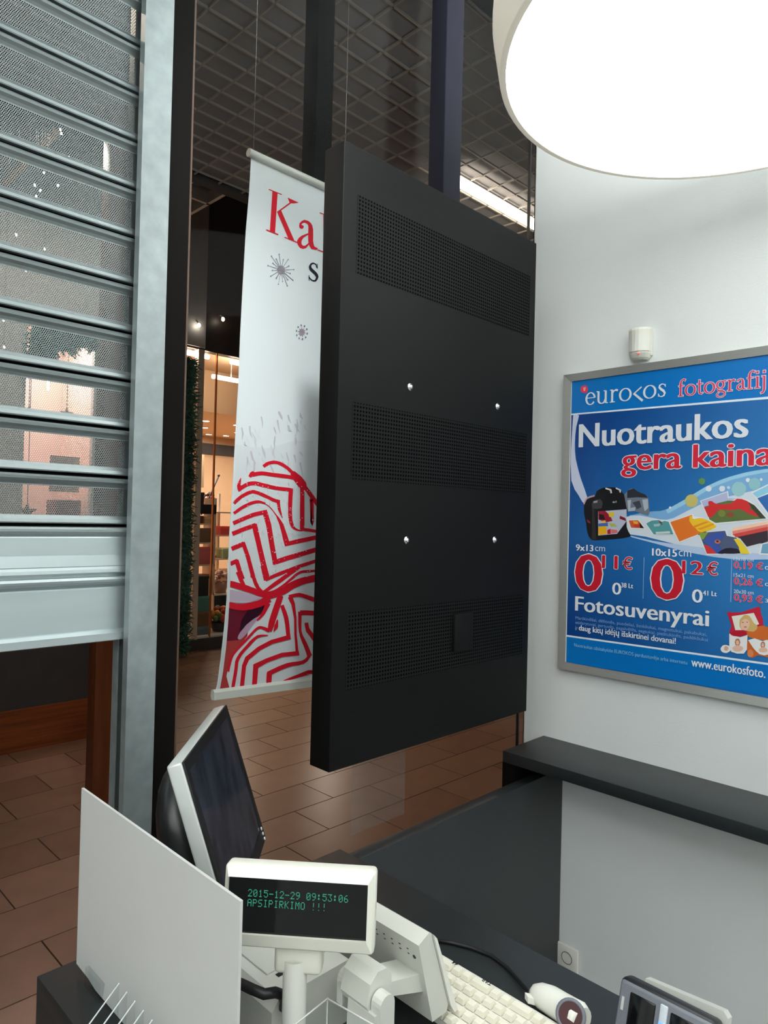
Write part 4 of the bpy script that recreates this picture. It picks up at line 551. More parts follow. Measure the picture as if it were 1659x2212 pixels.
[3,[228,24,48],[[1.422,1.661],[1.428,1.66],[1.437,1.659],[1.447,1.658],[1.453,1.658],[1.458,1.657],[1.475,1.655],[1.516,1.65],[1.57,1.645],[1.61,1.64],[1.611,1.651],[1.572,1.655],[1.518,1.661],[1.477,1.665],[1.46,1.667],[1.454,1.668],[1.449,1.668],[1.439,1.669],[1.43,1.67],[1.423,1.671]]],[3,[228,24,48],[[1.472,1.762],[1.472,1.765],[1.464,1.754],[1.456,1.761],[1.458,1.741],[1.46,1.713],[1.461,1.693],[1.47,1.676],[1.477,1.691],[1.477,1.694],[1.461,1.693],[1.461,1.69],[1.468,1.701],[1.477,1.694],[1.475,1.714],[1.474,1.742],[1.472,1.762],[1.464,1.779],[1.456,1.764],[1.456,1.761]]],
[3,[228,24,48],[[1.168,1.675],[1.203,1.689],[1.239,1.702],[1.283,1.712],[1.279,1.724],[1.234,1.714],[1.197,1.7],[1.162,1.686]]],[3,[228,24,48],[[1.268,1.72],[1.285,1.676],[1.297,1.624],[1.315,1.552],[1.334,1.554],[1.316,1.627],[1.304,1.68],[1.286,1.725]]],[3,[228,24,48],[[1.32,1.551],[1.372,1.564],[1.479,1.587],[1.611,1.616],[1.605,1.631],[1.472,1.602],[1.366,1.579],[1.313,1.565]]],[3,[228,24,48],[[1.166,1.643],[1.202,1.656],[1.25,1.671],[1.244,1.683],[1.196,1.668],[1.16,1.655]]],
[3,[228,24,48],[[1.231,1.677],[1.25,1.617],[1.266,1.563],[1.284,1.512],[1.303,1.515],[1.285,1.567],[1.268,1.621],[1.25,1.681]]],[3,[228,24,48],[[1.165,1.598],[1.209,1.613],[1.202,1.626],[1.159,1.61]]],[3,[228,24,48],[[1.195,1.621],[1.214,1.577],[1.235,1.513],[1.25,1.516],[1.228,1.58],[1.208,1.625]]],[3,[228,24,48],[[1.162,1.553],[1.188,1.562],[1.181,1.574],[1.155,1.565]]],[3,[228,24,48],[[1.172,1.569],[1.186,1.533],[1.197,1.51],[1.211,1.514],[1.201,1.536],[1.187,1.572]]],
[1,[232,235,238],[[1.149,1.561],[1.611,1.558],[1.625,1.119],[1.476,1.156],[1.127,1.187],[1.143,1.267],[1.155,1.432]]],[2,[185,62,62],[[1.152,1.331],[1.195,1.332],[1.227,1.35],[1.227,1.337],[1.196,1.307],[1.172,1.284],[1.162,1.254],[1.156,1.224],[1.168,1.187],[1.127,1.187],[1.144,1.277]]],[2,[112,20,44],[[1.155,1.43],[1.204,1.42],[1.26,1.424],[1.299,1.43],[1.276,1.401],[1.226,1.363],[1.195,1.328],[1.152,1.329]]],
[3,[52,14,36],[[1.225,1.416],[1.26,1.42],[1.299,1.428],[1.271,1.404],[1.226,1.371],[1.197,1.353],[1.203,1.386]]],[4,[196,158,184],[[1.246,1.387],[1.258,1.392],[1.266,1.394],[1.256,1.381],[1.241,1.366],[1.231,1.354],[1.222,1.344],[1.212,1.335],[1.202,1.329],[1.195,1.33],[1.191,1.334],[1.193,1.341],[1.199,1.35],[1.211,1.362],[1.221,1.372]]],[5,[206,186,204],[[1.158,1.483],[1.195,1.475],[1.28,1.451],[1.224,1.438],[1.189,1.441],[1.158,1.446]]],
[3,[228,24,48],[[1.238,1.512],[1.241,1.504],[1.246,1.493],[1.253,1.482],[1.263,1.473],[1.275,1.467],[1.283,1.462],[1.287,1.467],[1.28,1.473],[1.271,1.48],[1.264,1.488],[1.258,1.496],[1.254,1.507],[1.251,1.515]]],[3,[228,24,48],[[1.179,1.533],[1.183,1.525],[1.188,1.514],[1.193,1.504],[1.199,1.498],[1.204,1.494],[1.208,1.491],[1.214,1.495],[1.212,1.499],[1.209,1.504],[1.206,1.509],[1.201,1.518],[1.196,1.529],[1.193,1.536]]],
[3,[228,24,48],[[1.231,1.517],[1.233,1.516],[1.235,1.515],[1.238,1.513],[1.242,1.505],[1.248,1.493],[1.252,1.485],[1.264,1.489],[1.259,1.497],[1.252,1.508],[1.246,1.518],[1.24,1.522],[1.235,1.523],[1.232,1.523]]],[3,[228,24,48],[[1.268,1.549],[1.282,1.504],[1.301,1.507],[1.286,1.553]]],[3,[228,24,48],[[1.29,1.501],[1.339,1.516],[1.419,1.538],[1.477,1.551],[1.616,1.583],[1.61,1.594],[1.472,1.562],[1.414,1.549],[1.334,1.527],[1.285,1.511]]],
[3,[228,24,48],[[1.285,1.464],[1.297,1.469],[1.313,1.477],[1.329,1.485],[1.342,1.492],[1.355,1.499],[1.369,1.507],[1.388,1.518],[1.409,1.529],[1.424,1.538],[1.415,1.547],[1.4,1.539],[1.379,1.528],[1.359,1.518],[1.345,1.51],[1.332,1.503],[1.319,1.496],[1.304,1.487],[1.289,1.478],[1.279,1.472]]],[3,[228,24,48],[[1.307,1.463],[1.319,1.467],[1.337,1.473],[1.354,1.48],[1.369,1.487],[1.383,1.496],[1.396,1.504],[1.407,1.511],[1.417,1.517],[1.428,1.521],[1.439,1.522],[1.453,1.522],[1.476,1.523],[1.52,1.524],[1.575,1.526],[1.616,1.527],[1.614,1.536],[1.574,1.535],[1.519,1.533],[1.475,1.531],[1.452,1.531],[1.438,1.531],[1.424,1.529],[1.411,1.524],[1.4,1.518],[1.389,1.51],[1.376,1.502],[1.363,1.493],[1.349,1.485],[1.333,1.477],[1.317,1.471],[1.305,1.466]]],
[6,[228,24,48],[[1.154,1.491],[1.164,1.489],[1.178,1.485],[1.192,1.481],[1.204,1.477],[1.216,1.473],[1.229,1.469],[1.243,1.464],[1.258,1.458],[1.272,1.454],[1.283,1.45],[1.293,1.448],[1.299,1.446],[1.303,1.467],[1.296,1.467],[1.288,1.468],[1.277,1.47],[1.265,1.475],[1.251,1.481],[1.236,1.486],[1.223,1.491],[1.211,1.495],[1.198,1.499],[1.183,1.503],[1.169,1.507],[1.159,1.509]]],[6,[228,24,48],[[1.3,1.445],[1.315,1.447],[1.337,1.451],[1.358,1.456],[1.374,1.462],[1.388,1.469],[1.4,1.474],[1.413,1.478],[1.427,1.482],[1.44,1.485],[1.45,1.487],[1.459,1.488],[1.48,1.49],[1.523,1.495],[1.578,1.502],[1.619,1.507],[1.611,1.531],[1.571,1.525],[1.516,1.518],[1.473,1.513],[1.453,1.51],[1.442,1.509],[1.431,1.507],[1.416,1.504],[1.401,1.5],[1.386,1.495],[1.372,1.489],[1.359,1.482],[1.346,1.477],[1.328,1.474],[1.307,1.47],[1.292,1.468]]],
[6,[228,24,48],[[1.155,1.429],[1.165,1.425],[1.18,1.421],[1.196,1.418],[1.21,1.416],[1.224,1.417],[1.237,1.417],[1.252,1.42],[1.267,1.422],[1.281,1.426],[1.294,1.43],[1.305,1.434],[1.312,1.437],[1.296,1.458],[1.29,1.455],[1.28,1.45],[1.27,1.446],[1.258,1.443],[1.244,1.441],[1.231,1.439],[1.22,1.438],[1.208,1.437],[1.197,1.438],[1.184,1.439],[1.169,1.443],[1.158,1.445]]],[7,[228,24,48],[[1.337,1.457],[1.331,1.446],[1.324,1.43],[1.318,1.415],[1.312,1.4],[1.307,1.386],[1.303,1.374],[1.301,1.362],[1.3,1.353],[1.299,1.347],[1.315,1.342],[1.318,1.348],[1.322,1.356],[1.326,1.366],[1.33,1.378],[1.336,1.392],[1.341,1.407],[1.347,1.422],[1.353,1.439],[1.357,1.45]]],
[5,[228,24,48],[[1.31,1.351],[1.302,1.354],[1.29,1.359],[1.279,1.362],[1.271,1.364],[1.265,1.363],[1.257,1.36],[1.247,1.353],[1.235,1.343],[1.224,1.333],[1.212,1.324],[1.201,1.314],[1.19,1.305],[1.182,1.298],[1.174,1.291],[1.168,1.282],[1.163,1.267],[1.16,1.25],[1.158,1.239],[1.165,1.236],[1.167,1.248],[1.171,1.264],[1.176,1.278],[1.181,1.286],[1.188,1.293],[1.196,1.3],[1.207,1.309],[1.219,1.318],[1.231,1.328],[1.242,1.337],[1.253,1.347],[1.263,1.353],[1.268,1.355],[1.272,1.355],[1.277,1.354],[1.286,1.35],[1.296,1.344],[1.304,1.34]]],
[5,[228,24,48],[[1.291,1.436],[1.287,1.427],[1.282,1.415],[1.276,1.404],[1.27,1.396],[1.262,1.388],[1.257,1.383],[1.261,1.38],[1.268,1.383],[1.278,1.39],[1.287,1.398],[1.295,1.409],[1.303,1.421],[1.308,1.429]]],[5,[228,24,48],[[1.302,1.333],[1.292,1.335],[1.277,1.337],[1.261,1.336],[1.247,1.329],[1.235,1.321],[1.224,1.311],[1.211,1.3],[1.198,1.288],[1.189,1.276],[1.184,1.265],[1.183,1.254],[1.182,1.242],[1.179,1.223],[1.175,1.202],[1.173,1.187],[1.184,1.183],[1.187,1.198],[1.191,1.22],[1.194,1.239],[1.195,1.251],[1.196,1.261],[1.2,1.27],[1.208,1.281],[1.22,1.293],[1.233,1.303],[1.244,1.313],[1.255,1.322],[1.265,1.327],[1.278,1.33],[1.292,1.33],[1.302,1.33]]],
[5,[228,24,48],[[1.347,1.421],[1.351,1.411],[1.357,1.396],[1.363,1.38],[1.368,1.359],[1.372,1.334],[1.375,1.317],[1.391,1.317],[1.388,1.334],[1.385,1.359],[1.38,1.381],[1.373,1.399],[1.365,1.414],[1.36,1.424]]],[5,[228,24,48],[[1.617,1.383],[1.576,1.387],[1.521,1.392],[1.477,1.396],[1.453,1.399],[1.437,1.4],[1.427,1.401],[1.427,1.385],[1.437,1.384],[1.453,1.383],[1.477,1.38],[1.521,1.376],[1.576,1.37],[1.617,1.366]]],
[5,[228,24,48],[[1.419,1.397],[1.42,1.38],[1.421,1.355],[1.424,1.333],[1.429,1.316],[1.436,1.301],[1.443,1.288],[1.451,1.272],[1.458,1.256],[1.463,1.244],[1.483,1.248],[1.476,1.259],[1.468,1.275],[1.459,1.291],[1.45,1.305],[1.441,1.318],[1.435,1.333],[1.434,1.354],[1.434,1.379],[1.435,1.396]]],[5,[228,24,48],[[1.468,1.252],[1.462,1.247],[1.453,1.24],[1.441,1.236],[1.424,1.235],[1.401,1.236],[1.376,1.235],[1.349,1.23],[1.321,1.223],[1.302,1.218],[1.31,1.204],[1.329,1.209],[1.356,1.216],[1.382,1.221],[1.404,1.223],[1.427,1.222],[1.448,1.224],[1.463,1.23],[1.472,1.239],[1.478,1.245]]],
[5,[228,24,48],[[1.383,1.442],[1.393,1.443],[1.407,1.445],[1.422,1.445],[1.435,1.442],[1.451,1.436],[1.476,1.427],[1.521,1.413],[1.575,1.395],[1.616,1.382],[1.623,1.4],[1.582,1.412],[1.526,1.428],[1.481,1.441],[1.456,1.449],[1.439,1.454],[1.423,1.458],[1.405,1.457],[1.389,1.455],[1.378,1.453]]],[5,[228,24,48],[[1.447,1.358],[1.448,1.351],[1.45,1.342],[1.453,1.334],[1.453,1.33],[1.456,1.327],[1.471,1.311],[1.513,1.26],[1.571,1.191],[1.615,1.139],[1.631,1.146],[1.588,1.197],[1.529,1.267],[1.486,1.318],[1.47,1.336],[1.47,1.336],[1.47,1.335],[1.466,1.343],[1.464,1.352],[1.462,1.358]]],
[5,[228,24,48],[[1.354,1.174],[1.367,1.175],[1.385,1.177],[1.405,1.18],[1.429,1.182],[1.455,1.184],[1.475,1.185],[1.454,1.191],[1.45,1.191],[1.491,1.184],[1.532,1.187],[1.589,1.192],[1.631,1.196],[1.621,1.22],[1.579,1.216],[1.523,1.21],[1.482,1.205],[1.5,1.196],[1.499,1.197],[1.468,1.201],[1.449,1.198],[1.424,1.193],[1.401,1.189],[1.381,1.185],[1.364,1.181],[1.352,1.178]]],[7,[228,24,48],[[1.336,1.379],[1.332,1.374],[1.329,1.366],[1.325,1.36],[1.324,1.354],[1.323,1.348],[1.322,1.344],[1.325,1.342],[1.329,1.345],[1.335,1.349],[1.34,1.355],[1.34,1.363],[1.34,1.372],[1.338,1.379]]],
[5,[228,24,48],[[1.387,1.326],[1.313,1.316],[1.265,1.3],[1.22,1.274],[1.209,1.25],[1.203,1.183],[1.218,1.179],[1.224,1.245],[1.234,1.264],[1.274,1.288],[1.32,1.303],[1.393,1.311]]],[5,[228,24,48],[[1.376,1.445],[1.391,1.422],[1.403,1.378],[1.406,1.324],[1.414,1.259],[1.426,1.259],[1.416,1.323],[1.413,1.378],[1.405,1.425],[1.393,1.451]]],[5,[228,24,48],[[1.426,1.269],[1.356,1.271],[1.296,1.26],[1.25,1.248],[1.247,1.18],[1.265,1.177],[1.269,1.235],[1.303,1.247],[1.361,1.257],[1.429,1.254]]],
[5,[228,24,48],[[1.301,1.216],[1.3,1.18],[1.32,1.176],[1.322,1.212]]]],"fleck_print":[[8,[226,206,210],[[1.253,1.741],[1.252,1.74],[1.25,1.74],[1.249,1.741],[1.25,1.743],[1.252,1.743]]],[8,[226,206,210],[[1.252,1.602],[1.251,1.601],[1.25,1.601],[1.249,1.602],[1.249,1.604],[1.251,1.604]]],[8,[226,206,210],[[1.333,1.734],[1.332,1.733],[1.331,1.733],[1.33,1.733],[1.33,1.734],[1.332,1.734]]],[8,[226,206,210],[[1.302,1.698],[1.302,1.697],[1.3,1.697],[1.299,1.698],[1.3,1.699],[1.302,1.699]]],
[8,[226,206,210],[[1.26,1.582],[1.259,1.581],[1.258,1.581],[1.257,1.582],[1.258,1.584],[1.259,1.584]]],[8,[226,206,210],[[1.305,1.634],[1.304,1.632],[1.302,1.632],[1.301,1.634],[1.302,1.635],[1.304,1.635]]],[8,[226,206,210],[[1.41,1.646],[1.409,1.645],[1.407,1.645],[1.406,1.646],[1.407,1.648],[1.409,1.648]]],[8,[226,206,210],[[1.42,1.695],[1.418,1.693],[1.416,1.693],[1.415,1.695],[1.416,1.697],[1.418,1.697]]],
[8,[226,206,210],[[1.297,1.744],[1.297,1.742],[1.295,1.742],[1.294,1.744],[1.295,1.745],[1.297,1.745]]],[8,[226,206,210],[[1.368,1.524],[1.367,1.523],[1.365,1.523],[1.363,1.524],[1.364,1.525],[1.367,1.525]]],[8,[226,206,210],[[1.218,1.733],[1.217,1.731],[1.215,1.731],[1.215,1.732],[1.215,1.734],[1.217,1.734]]],[8,[226,206,210],[[1.425,1.54],[1.424,1.539],[1.422,1.539],[1.421,1.54],[1.422,1.542],[1.424,1.542]]],
[8,[226,206,210],[[1.255,1.685],[1.254,1.684],[1.252,1.684],[1.251,1.685],[1.252,1.686],[1.254,1.686]]],[8,[226,206,210],[[1.196,1.566],[1.195,1.565],[1.194,1.565],[1.193,1.566],[1.193,1.567],[1.195,1.567]]],[8,[226,206,210],[[1.335,1.61],[1.335,1.609],[1.333,1.609],[1.333,1.61],[1.333,1.612],[1.335,1.612]]],[8,[226,206,210],[[1.291,1.667],[1.29,1.666],[1.288,1.666],[1.288,1.667],[1.288,1.668],[1.29,1.668]]],
[8,[226,206,210],[[1.451,1.698],[1.45,1.698],[1.448,1.698],[1.447,1.698],[1.448,1.699],[1.45,1.699]]],[8,[226,206,210],[[1.245,1.614],[1.245,1.613],[1.243,1.613],[1.243,1.614],[1.243,1.616],[1.245,1.616]]],[8,[226,206,210],[[1.434,1.79],[1.432,1.788],[1.43,1.788],[1.428,1.789],[1.429,1.791],[1.432,1.791]]],[8,[226,206,210],[[1.396,1.585],[1.395,1.583],[1.393,1.583],[1.392,1.585],[1.393,1.586],[1.395,1.586]]],
[8,[226,206,210],[[1.359,1.571],[1.359,1.569],[1.357,1.569],[1.356,1.571],[1.357,1.572],[1.359,1.572]]],[8,[226,206,210],[[1.456,1.61],[1.455,1.609],[1.453,1.609],[1.452,1.61],[1.453,1.611],[1.455,1.611]]],[8,[226,206,210],[[1.307,1.707],[1.306,1.706],[1.304,1.706],[1.303,1.707],[1.304,1.709],[1.306,1.709]]],[8,[226,206,210],[[1.327,1.759],[1.326,1.758],[1.324,1.758],[1.323,1.759],[1.324,1.76],[1.326,1.76]]],
[8,[226,206,210],[[1.221,1.549],[1.22,1.548],[1.218,1.549],[1.217,1.549],[1.218,1.55],[1.22,1.55]]],[8,[226,206,210],[[1.441,1.776],[1.44,1.775],[1.438,1.775],[1.437,1.776],[1.438,1.777],[1.44,1.778]]],[8,[226,206,210],[[1.34,1.647],[1.339,1.646],[1.337,1.646],[1.336,1.647],[1.337,1.648],[1.339,1.648]]],[8,[226,206,210],[[1.252,1.758],[1.251,1.756],[1.25,1.756],[1.249,1.758],[1.249,1.759],[1.251,1.759]]],
[8,[226,206,210],[[1.389,1.651],[1.387,1.649],[1.385,1.649],[1.384,1.651],[1.385,1.652],[1.387,1.652]]],[8,[226,206,210],[[1.241,1.697],[1.24,1.696],[1.238,1.696],[1.236,1.697],[1.238,1.697],[1.24,1.697]]],[8,[226,206,210],[[1.309,1.739],[1.308,1.738],[1.306,1.738],[1.305,1.739],[1.306,1.74],[1.308,1.74]]],[8,[226,206,210],[[1.26,1.691],[1.259,1.69],[1.257,1.69],[1.256,1.691],[1.257,1.693],[1.259,1.693]]],
[8,[226,206,210],[[1.27,1.56],[1.269,1.56],[1.267,1.56],[1.267,1.561],[1.267,1.561],[1.269,1.561]]],[8,[226,206,210],[[1.192,1.774],[1.191,1.772],[1.189,1.772],[1.188,1.774],[1.189,1.775],[1.191,1.775]]],[8,[226,206,210],[[1.216,1.753],[1.215,1.751],[1.213,1.751],[1.212,1.753],[1.213,1.754],[1.215,1.754]]],[8,[226,206,210],[[1.41,1.587],[1.409,1.586],[1.407,1.586],[1.405,1.587],[1.407,1.588],[1.409,1.588]]],
[8,[226,206,210],[[1.277,1.754],[1.276,1.752],[1.274,1.752],[1.273,1.754],[1.274,1.755],[1.276,1.755]]],[8,[226,206,210],[[1.222,1.735],[1.221,1.734],[1.218,1.734],[1.217,1.735],[1.218,1.736],[1.221,1.736]]],[8,[226,206,210],[[1.408,1.543],[1.406,1.542],[1.404,1.542],[1.402,1.543],[1.404,1.545],[1.406,1.544]]],[8,[226,206,210],[[1.327,1.638],[1.326,1.637],[1.324,1.637],[1.323,1.638],[1.324,1.64],[1.326,1.64]]],
[8,[226,206,210],[[1.365,1.725],[1.364,1.724],[1.362,1.723],[1.36,1.725],[1.362,1.726],[1.364,1.726]]],[8,[226,206,210],[[1.342,1.595],[1.342,1.593],[1.34,1.593],[1.339,1.595],[1.34,1.596],[1.341,1.596]]],[8,[226,206,210],[[1.359,1.666],[1.358,1.665],[1.356,1.665],[1.355,1.666],[1.356,1.667],[1.358,1.667]]],[8,[226,206,210],[[1.221,1.654],[1.22,1.653],[1.219,1.653],[1.218,1.654],[1.219,1.655],[1.22,1.655]]],
[8,[226,206,210],[[1.354,1.68],[1.353,1.679],[1.351,1.679],[1.35,1.68],[1.351,1.682],[1.353,1.682]]],[8,[226,206,210],[[1.428,1.777],[1.427,1.776],[1.425,1.776],[1.423,1.777],[1.425,1.779],[1.427,1.779]]],[8,[226,206,210],[[1.18,1.702],[1.179,1.702],[1.178,1.702],[1.177,1.702],[1.178,1.703],[1.179,1.703]]],[8,[226,206,210],[[1.326,1.534],[1.325,1.533],[1.323,1.533],[1.322,1.534],[1.323,1.536],[1.325,1.536]]],
[8,[226,206,210],[[1.366,1.775],[1.365,1.774],[1.362,1.774],[1.361,1.775],[1.362,1.776],[1.365,1.776]]],[8,[226,206,210],[[1.445,1.597],[1.444,1.596],[1.442,1.596],[1.441,1.597],[1.442,1.598],[1.444,1.598]]],[8,[226,206,210],[[1.409,1.531],[1.408,1.53],[1.405,1.53],[1.404,1.531],[1.405,1.532],[1.408,1.532]]],[8,[226,206,210],[[1.388,1.668],[1.387,1.668],[1.386,1.668],[1.385,1.668],[1.386,1.669],[1.387,1.669]]],
[8,[226,206,210],[[1.186,1.748],[1.185,1.747],[1.184,1.747],[1.183,1.748],[1.184,1.749],[1.185,1.749]]],[8,[226,206,210],[[1.371,1.652],[1.37,1.651],[1.368,1.651],[1.367,1.652],[1.368,1.654],[1.37,1.654]]],[8,[226,206,210],[[1.253,1.673],[1.252,1.672],[1.25,1.672],[1.248,1.673],[1.25,1.674],[1.252,1.674]]],[8,[226,206,210],[[1.221,1.546],[1.22,1.545],[1.218,1.546],[1.217,1.547],[1.218,1.548],[1.22,1.548]]],
[8,[226,206,210],[[1.272,1.654],[1.271,1.653],[1.269,1.653],[1.268,1.654],[1.269,1.655],[1.271,1.655]]],[8,[226,206,210],[[1.166,1.745],[1.165,1.744],[1.163,1.744],[1.162,1.745],[1.163,1.746],[1.165,1.746]]],[8,[226,206,210],[[1.295,1.754],[1.294,1.753],[1.293,1.753],[1.292,1.754],[1.293,1.755],[1.294,1.755]]],[8,[226,206,210],[[1.278,1.761],[1.277,1.76],[1.276,1.76],[1.275,1.761],[1.276,1.762],[1.277,1.762]]],
[8,[226,206,210],[[1.213,1.665],[1.213,1.665],[1.212,1.664],[1.211,1.665],[1.212,1.666],[1.213,1.666]]],[8,[226,206,210],[[1.294,1.691],[1.293,1.69],[1.291,1.69],[1.29,1.69],[1.291,1.691],[1.293,1.691]]],[8,[226,206,210],[[1.28,1.694],[1.279,1.692],[1.278,1.692],[1.277,1.694],[1.278,1.695],[1.279,1.695]]],[8,[226,206,210],[[1.225,1.781],[1.224,1.78],[1.222,1.78],[1.221,1.78],[1.222,1.781],[1.224,1.781]]],
[8,[226,206,210],[[1.345,1.71],[1.344,1.709],[1.343,1.709],[1.342,1.71],[1.343,1.711],[1.344,1.711]]],[8,[226,206,210],[[1.378,1.733],[1.377,1.731],[1.374,1.731],[1.373,1.732],[1.374,1.734],[1.376,1.734]]],[8,[226,206,210],[[1.442,1.726],[1.442,1.725],[1.44,1.725],[1.439,1.726],[1.44,1.727],[1.442,1.727]]],[8,[226,206,210],[[1.408,1.624],[1.407,1.623],[1.405,1.623],[1.404,1.624],[1.405,1.625],[1.407,1.625]]],
[8,[226,206,210],[[1.37,1.521],[1.369,1.52],[1.367,1.52],[1.366,1.521],[1.367,1.522],[1.369,1.521]]],[8,[226,206,210],[[1.172,1.779],[1.171,1.778],[1.17,1.778],[1.169,1.779],[1.17,1.78],[1.171,1.78]]],[8,[226,206,210],[[1.184,1.618],[1.183,1.617],[1.181,1.617],[1.18,1.618],[1.181,1.619],[1.183,1.619]]],[8,[226,206,210],[[1.458,1.672],[1.457,1.67],[1.455,1.67],[1.453,1.672],[1.455,1.673],[1.457,1.673]]],
[8,[226,206,210],[[1.442,1.81],[1.441,1.808],[1.439,1.808],[1.439,1.809],[1.439,1.811],[1.441,1.811]]],[8,[226,206,210],[[1.445,1.793],[1.444,1.791],[1.442,1.791],[1.441,1.793],[1.442,1.794],[1.444,1.795]]],[8,[226,206,210],[[1.198,1.694],[1.197,1.693],[1.196,1.693],[1.195,1.694],[1.196,1.695],[1.197,1.695]]],[8,[226,206,210],[[1.44,1.766],[1.439,1.764],[1.437,1.764],[1.436,1.766],[1.437,1.767],[1.439,1.767]]],
[8,[226,206,210],[[1.415,1.648],[1.413,1.646],[1.411,1.646],[1.409,1.648],[1.411,1.649],[1.413,1.649]]],[8,[226,206,210],[[1.283,1.743],[1.282,1.742],[1.279,1.742],[1.278,1.743],[1.279,1.744],[1.281,1.744]]],[8,[226,206,210],[[1.24,1.759],[1.239,1.758],[1.237,1.758],[1.236,1.759],[1.237,1.76],[1.239,1.76]]],[8,[226,206,210],[[1.373,1.698],[1.372,1.697],[1.37,1.697],[1.369,1.698],[1.37,1.699],[1.372,1.699]]],
[8,[226,206,210],[[1.369,1.809],[1.369,1.808],[1.367,1.808],[1.366,1.809],[1.366,1.811],[1.368,1.811]]],[8,[226,206,210],[[1.36,1.786],[1.359,1.785],[1.357,1.785],[1.356,1.786],[1.357,1.788],[1.359,1.788]]],[8,[226,206,210],[[1.357,1.549],[1.356,1.548],[1.354,1.548],[1.352,1.549],[1.354,1.55],[1.356,1.55]]],[8,[226,206,210],[[1.435,1.592],[1.434,1.591],[1.433,1.591],[1.432,1.592],[1.432,1.593],[1.434,1.593]]],
[8,[226,206,210],[[1.187,1.691],[1.186,1.69],[1.184,1.69],[1.182,1.691],[1.184,1.692],[1.186,1.692]]],[8,[226,206,210],[[1.326,1.781],[1.326,1.779],[1.324,1.779],[1.324,1.781],[1.324,1.782],[1.326,1.782]]],[8,[226,206,210],[[1.23,1.794],[1.229,1.793],[1.228,1.793],[1.227,1.794],[1.228,1.795],[1.229,1.795]]],[8,[226,206,210],[[1.331,1.811],[1.33,1.809],[1.328,1.809],[1.328,1.81],[1.328,1.812],[1.33,1.812]]],
[8,[226,206,210],[[1.229,1.644],[1.228,1.643],[1.227,1.643],[1.226,1.644],[1.227,1.646],[1.228,1.646]]],[8,[226,206,210],[[1.344,1.576],[1.343,1.575],[1.341,1.575],[1.34,1.576],[1.341,1.577],[1.343,1.577]]],[8,[226,206,210],[[1.213,1.784],[1.212,1.784],[1.21,1.784],[1.209,1.784],[1.21,1.785],[1.212,1.785]]],[8,[226,206,210],[[1.178,1.529],[1.177,1.527],[1.176,1.527],[1.175,1.529],[1.176,1.53],[1.177,1.53]]],
[8,[226,206,210],[[1.191,1.672],[1.19,1.671],[1.188,1.671],[1.188,1.672],[1.188,1.674],[1.19,1.674]]],[8,[226,206,210],[[1.347,1.621],[1.345,1.619],[1.343,1.619],[1.342,1.621],[1.343,1.622],[1.345,1.622]]],[8,[226,206,210],[[1.266,1.632],[1.265,1.632],[1.263,1.632],[1.262,1.632],[1.263,1.633],[1.265,1.633]]],[8,[226,206,210],[[1.415,1.635],[1.414,1.634],[1.411,1.634],[1.41,1.635],[1.411,1.636],[1.414,1.636]]],
[8,[226,206,210],[[1.322,1.674],[1.321,1.673],[1.318,1.673],[1.317,1.674],[1.318,1.675],[1.321,1.675]]],[8,[226,206,210],[[1.264,1.667],[1.263,1.666],[1.262,1.666],[1.261,1.667],[1.262,1.669],[1.263,1.669]]],[8,[226,206,210],[[1.381,1.687],[1.38,1.686],[1.378,1.686],[1.377,1.687],[1.378,1.689],[1.38,1.689]]],[8,[226,206,210],[[1.226,1.706],[1.225,1.705],[1.223,1.705],[1.221,1.706],[1.223,1.707],[1.225,1.707]]],
[8,[226,206,210],[[1.285,1.786],[1.284,1.786],[1.283,1.786],[1.282,1.786],[1.283,1.787],[1.284,1.787]]],[8,[226,206,210],[[1.447,1.594],[1.446,1.592],[1.443,1.592],[1.442,1.594],[1.443,1.595],[1.446,1.595]]],[8,[226,206,210],[[1.348,1.533],[1.347,1.532],[1.345,1.532],[1.344,1.533],[1.345,1.534],[1.347,1.534]]],[8,[226,206,210],[[1.455,1.538],[1.453,1.537],[1.45,1.537],[1.449,1.538],[1.45,1.54],[1.453,1.539]]],
[8,[226,206,210],[[1.394,1.692],[1.392,1.691],[1.39,1.691],[1.388,1.692],[1.389,1.694],[1.392,1.694]]],[8,[226,206,210],[[1.253,1.535],[1.252,1.535],[1.251,1.535],[1.25,1.535],[1.251,1.536],[1.252,1.536]]],[8,[226,206,210],[[1.376,1.727],[1.375,1.725],[1.373,1.725],[1.372,1.726],[1.373,1.728],[1.375,1.728]]],[8,[226,206,210],[[1.181,1.592],[1.18,1.591],[1.178,1.591],[1.178,1.592],[1.178,1.593],[1.18,1.593]]],
[8,[226,206,210],[[1.267,1.591],[1.266,1.59],[1.264,1.591],[1.263,1.592],[1.264,1.592],[1.266,1.592]]],[8,[226,206,210],[[1.194,1.72],[1.193,1.719],[1.192,1.719],[1.191,1.72],[1.192,1.721],[1.193,1.721]]],[8,[226,206,210],[[1.213,1.586],[1.212,1.585],[1.209,1.585],[1.208,1.586],[1.209,1.588],[1.211,1.588]]],[8,[226,206,210],[[1.464,1.546],[1.463,1.545],[1.461,1.546],[1.46,1.546],[1.461,1.547],[1.463,1.547]]],
[8,[226,206,210],[[1.255,1.674],[1.254,1.672],[1.252,1.672],[1.251,1.674],[1.252,1.675],[1.254,1.675]]],[8,[226,206,210],[[1.272,1.559],[1.271,1.558],[1.269,1.558],[1.269,1.559],[1.269,1.56],[1.271,1.56]]],[8,[226,206,210],[[1.433,1.569],[1.432,1.568],[1.43,1.568],[1.429,1.569],[1.43,1.57],[1.432,1.57]]],[8,[226,206,210],[[1.399,1.815],[1.398,1.814],[1.397,1.813],[1.396,1.815],[1.397,1.816],[1.398,1.816]]],
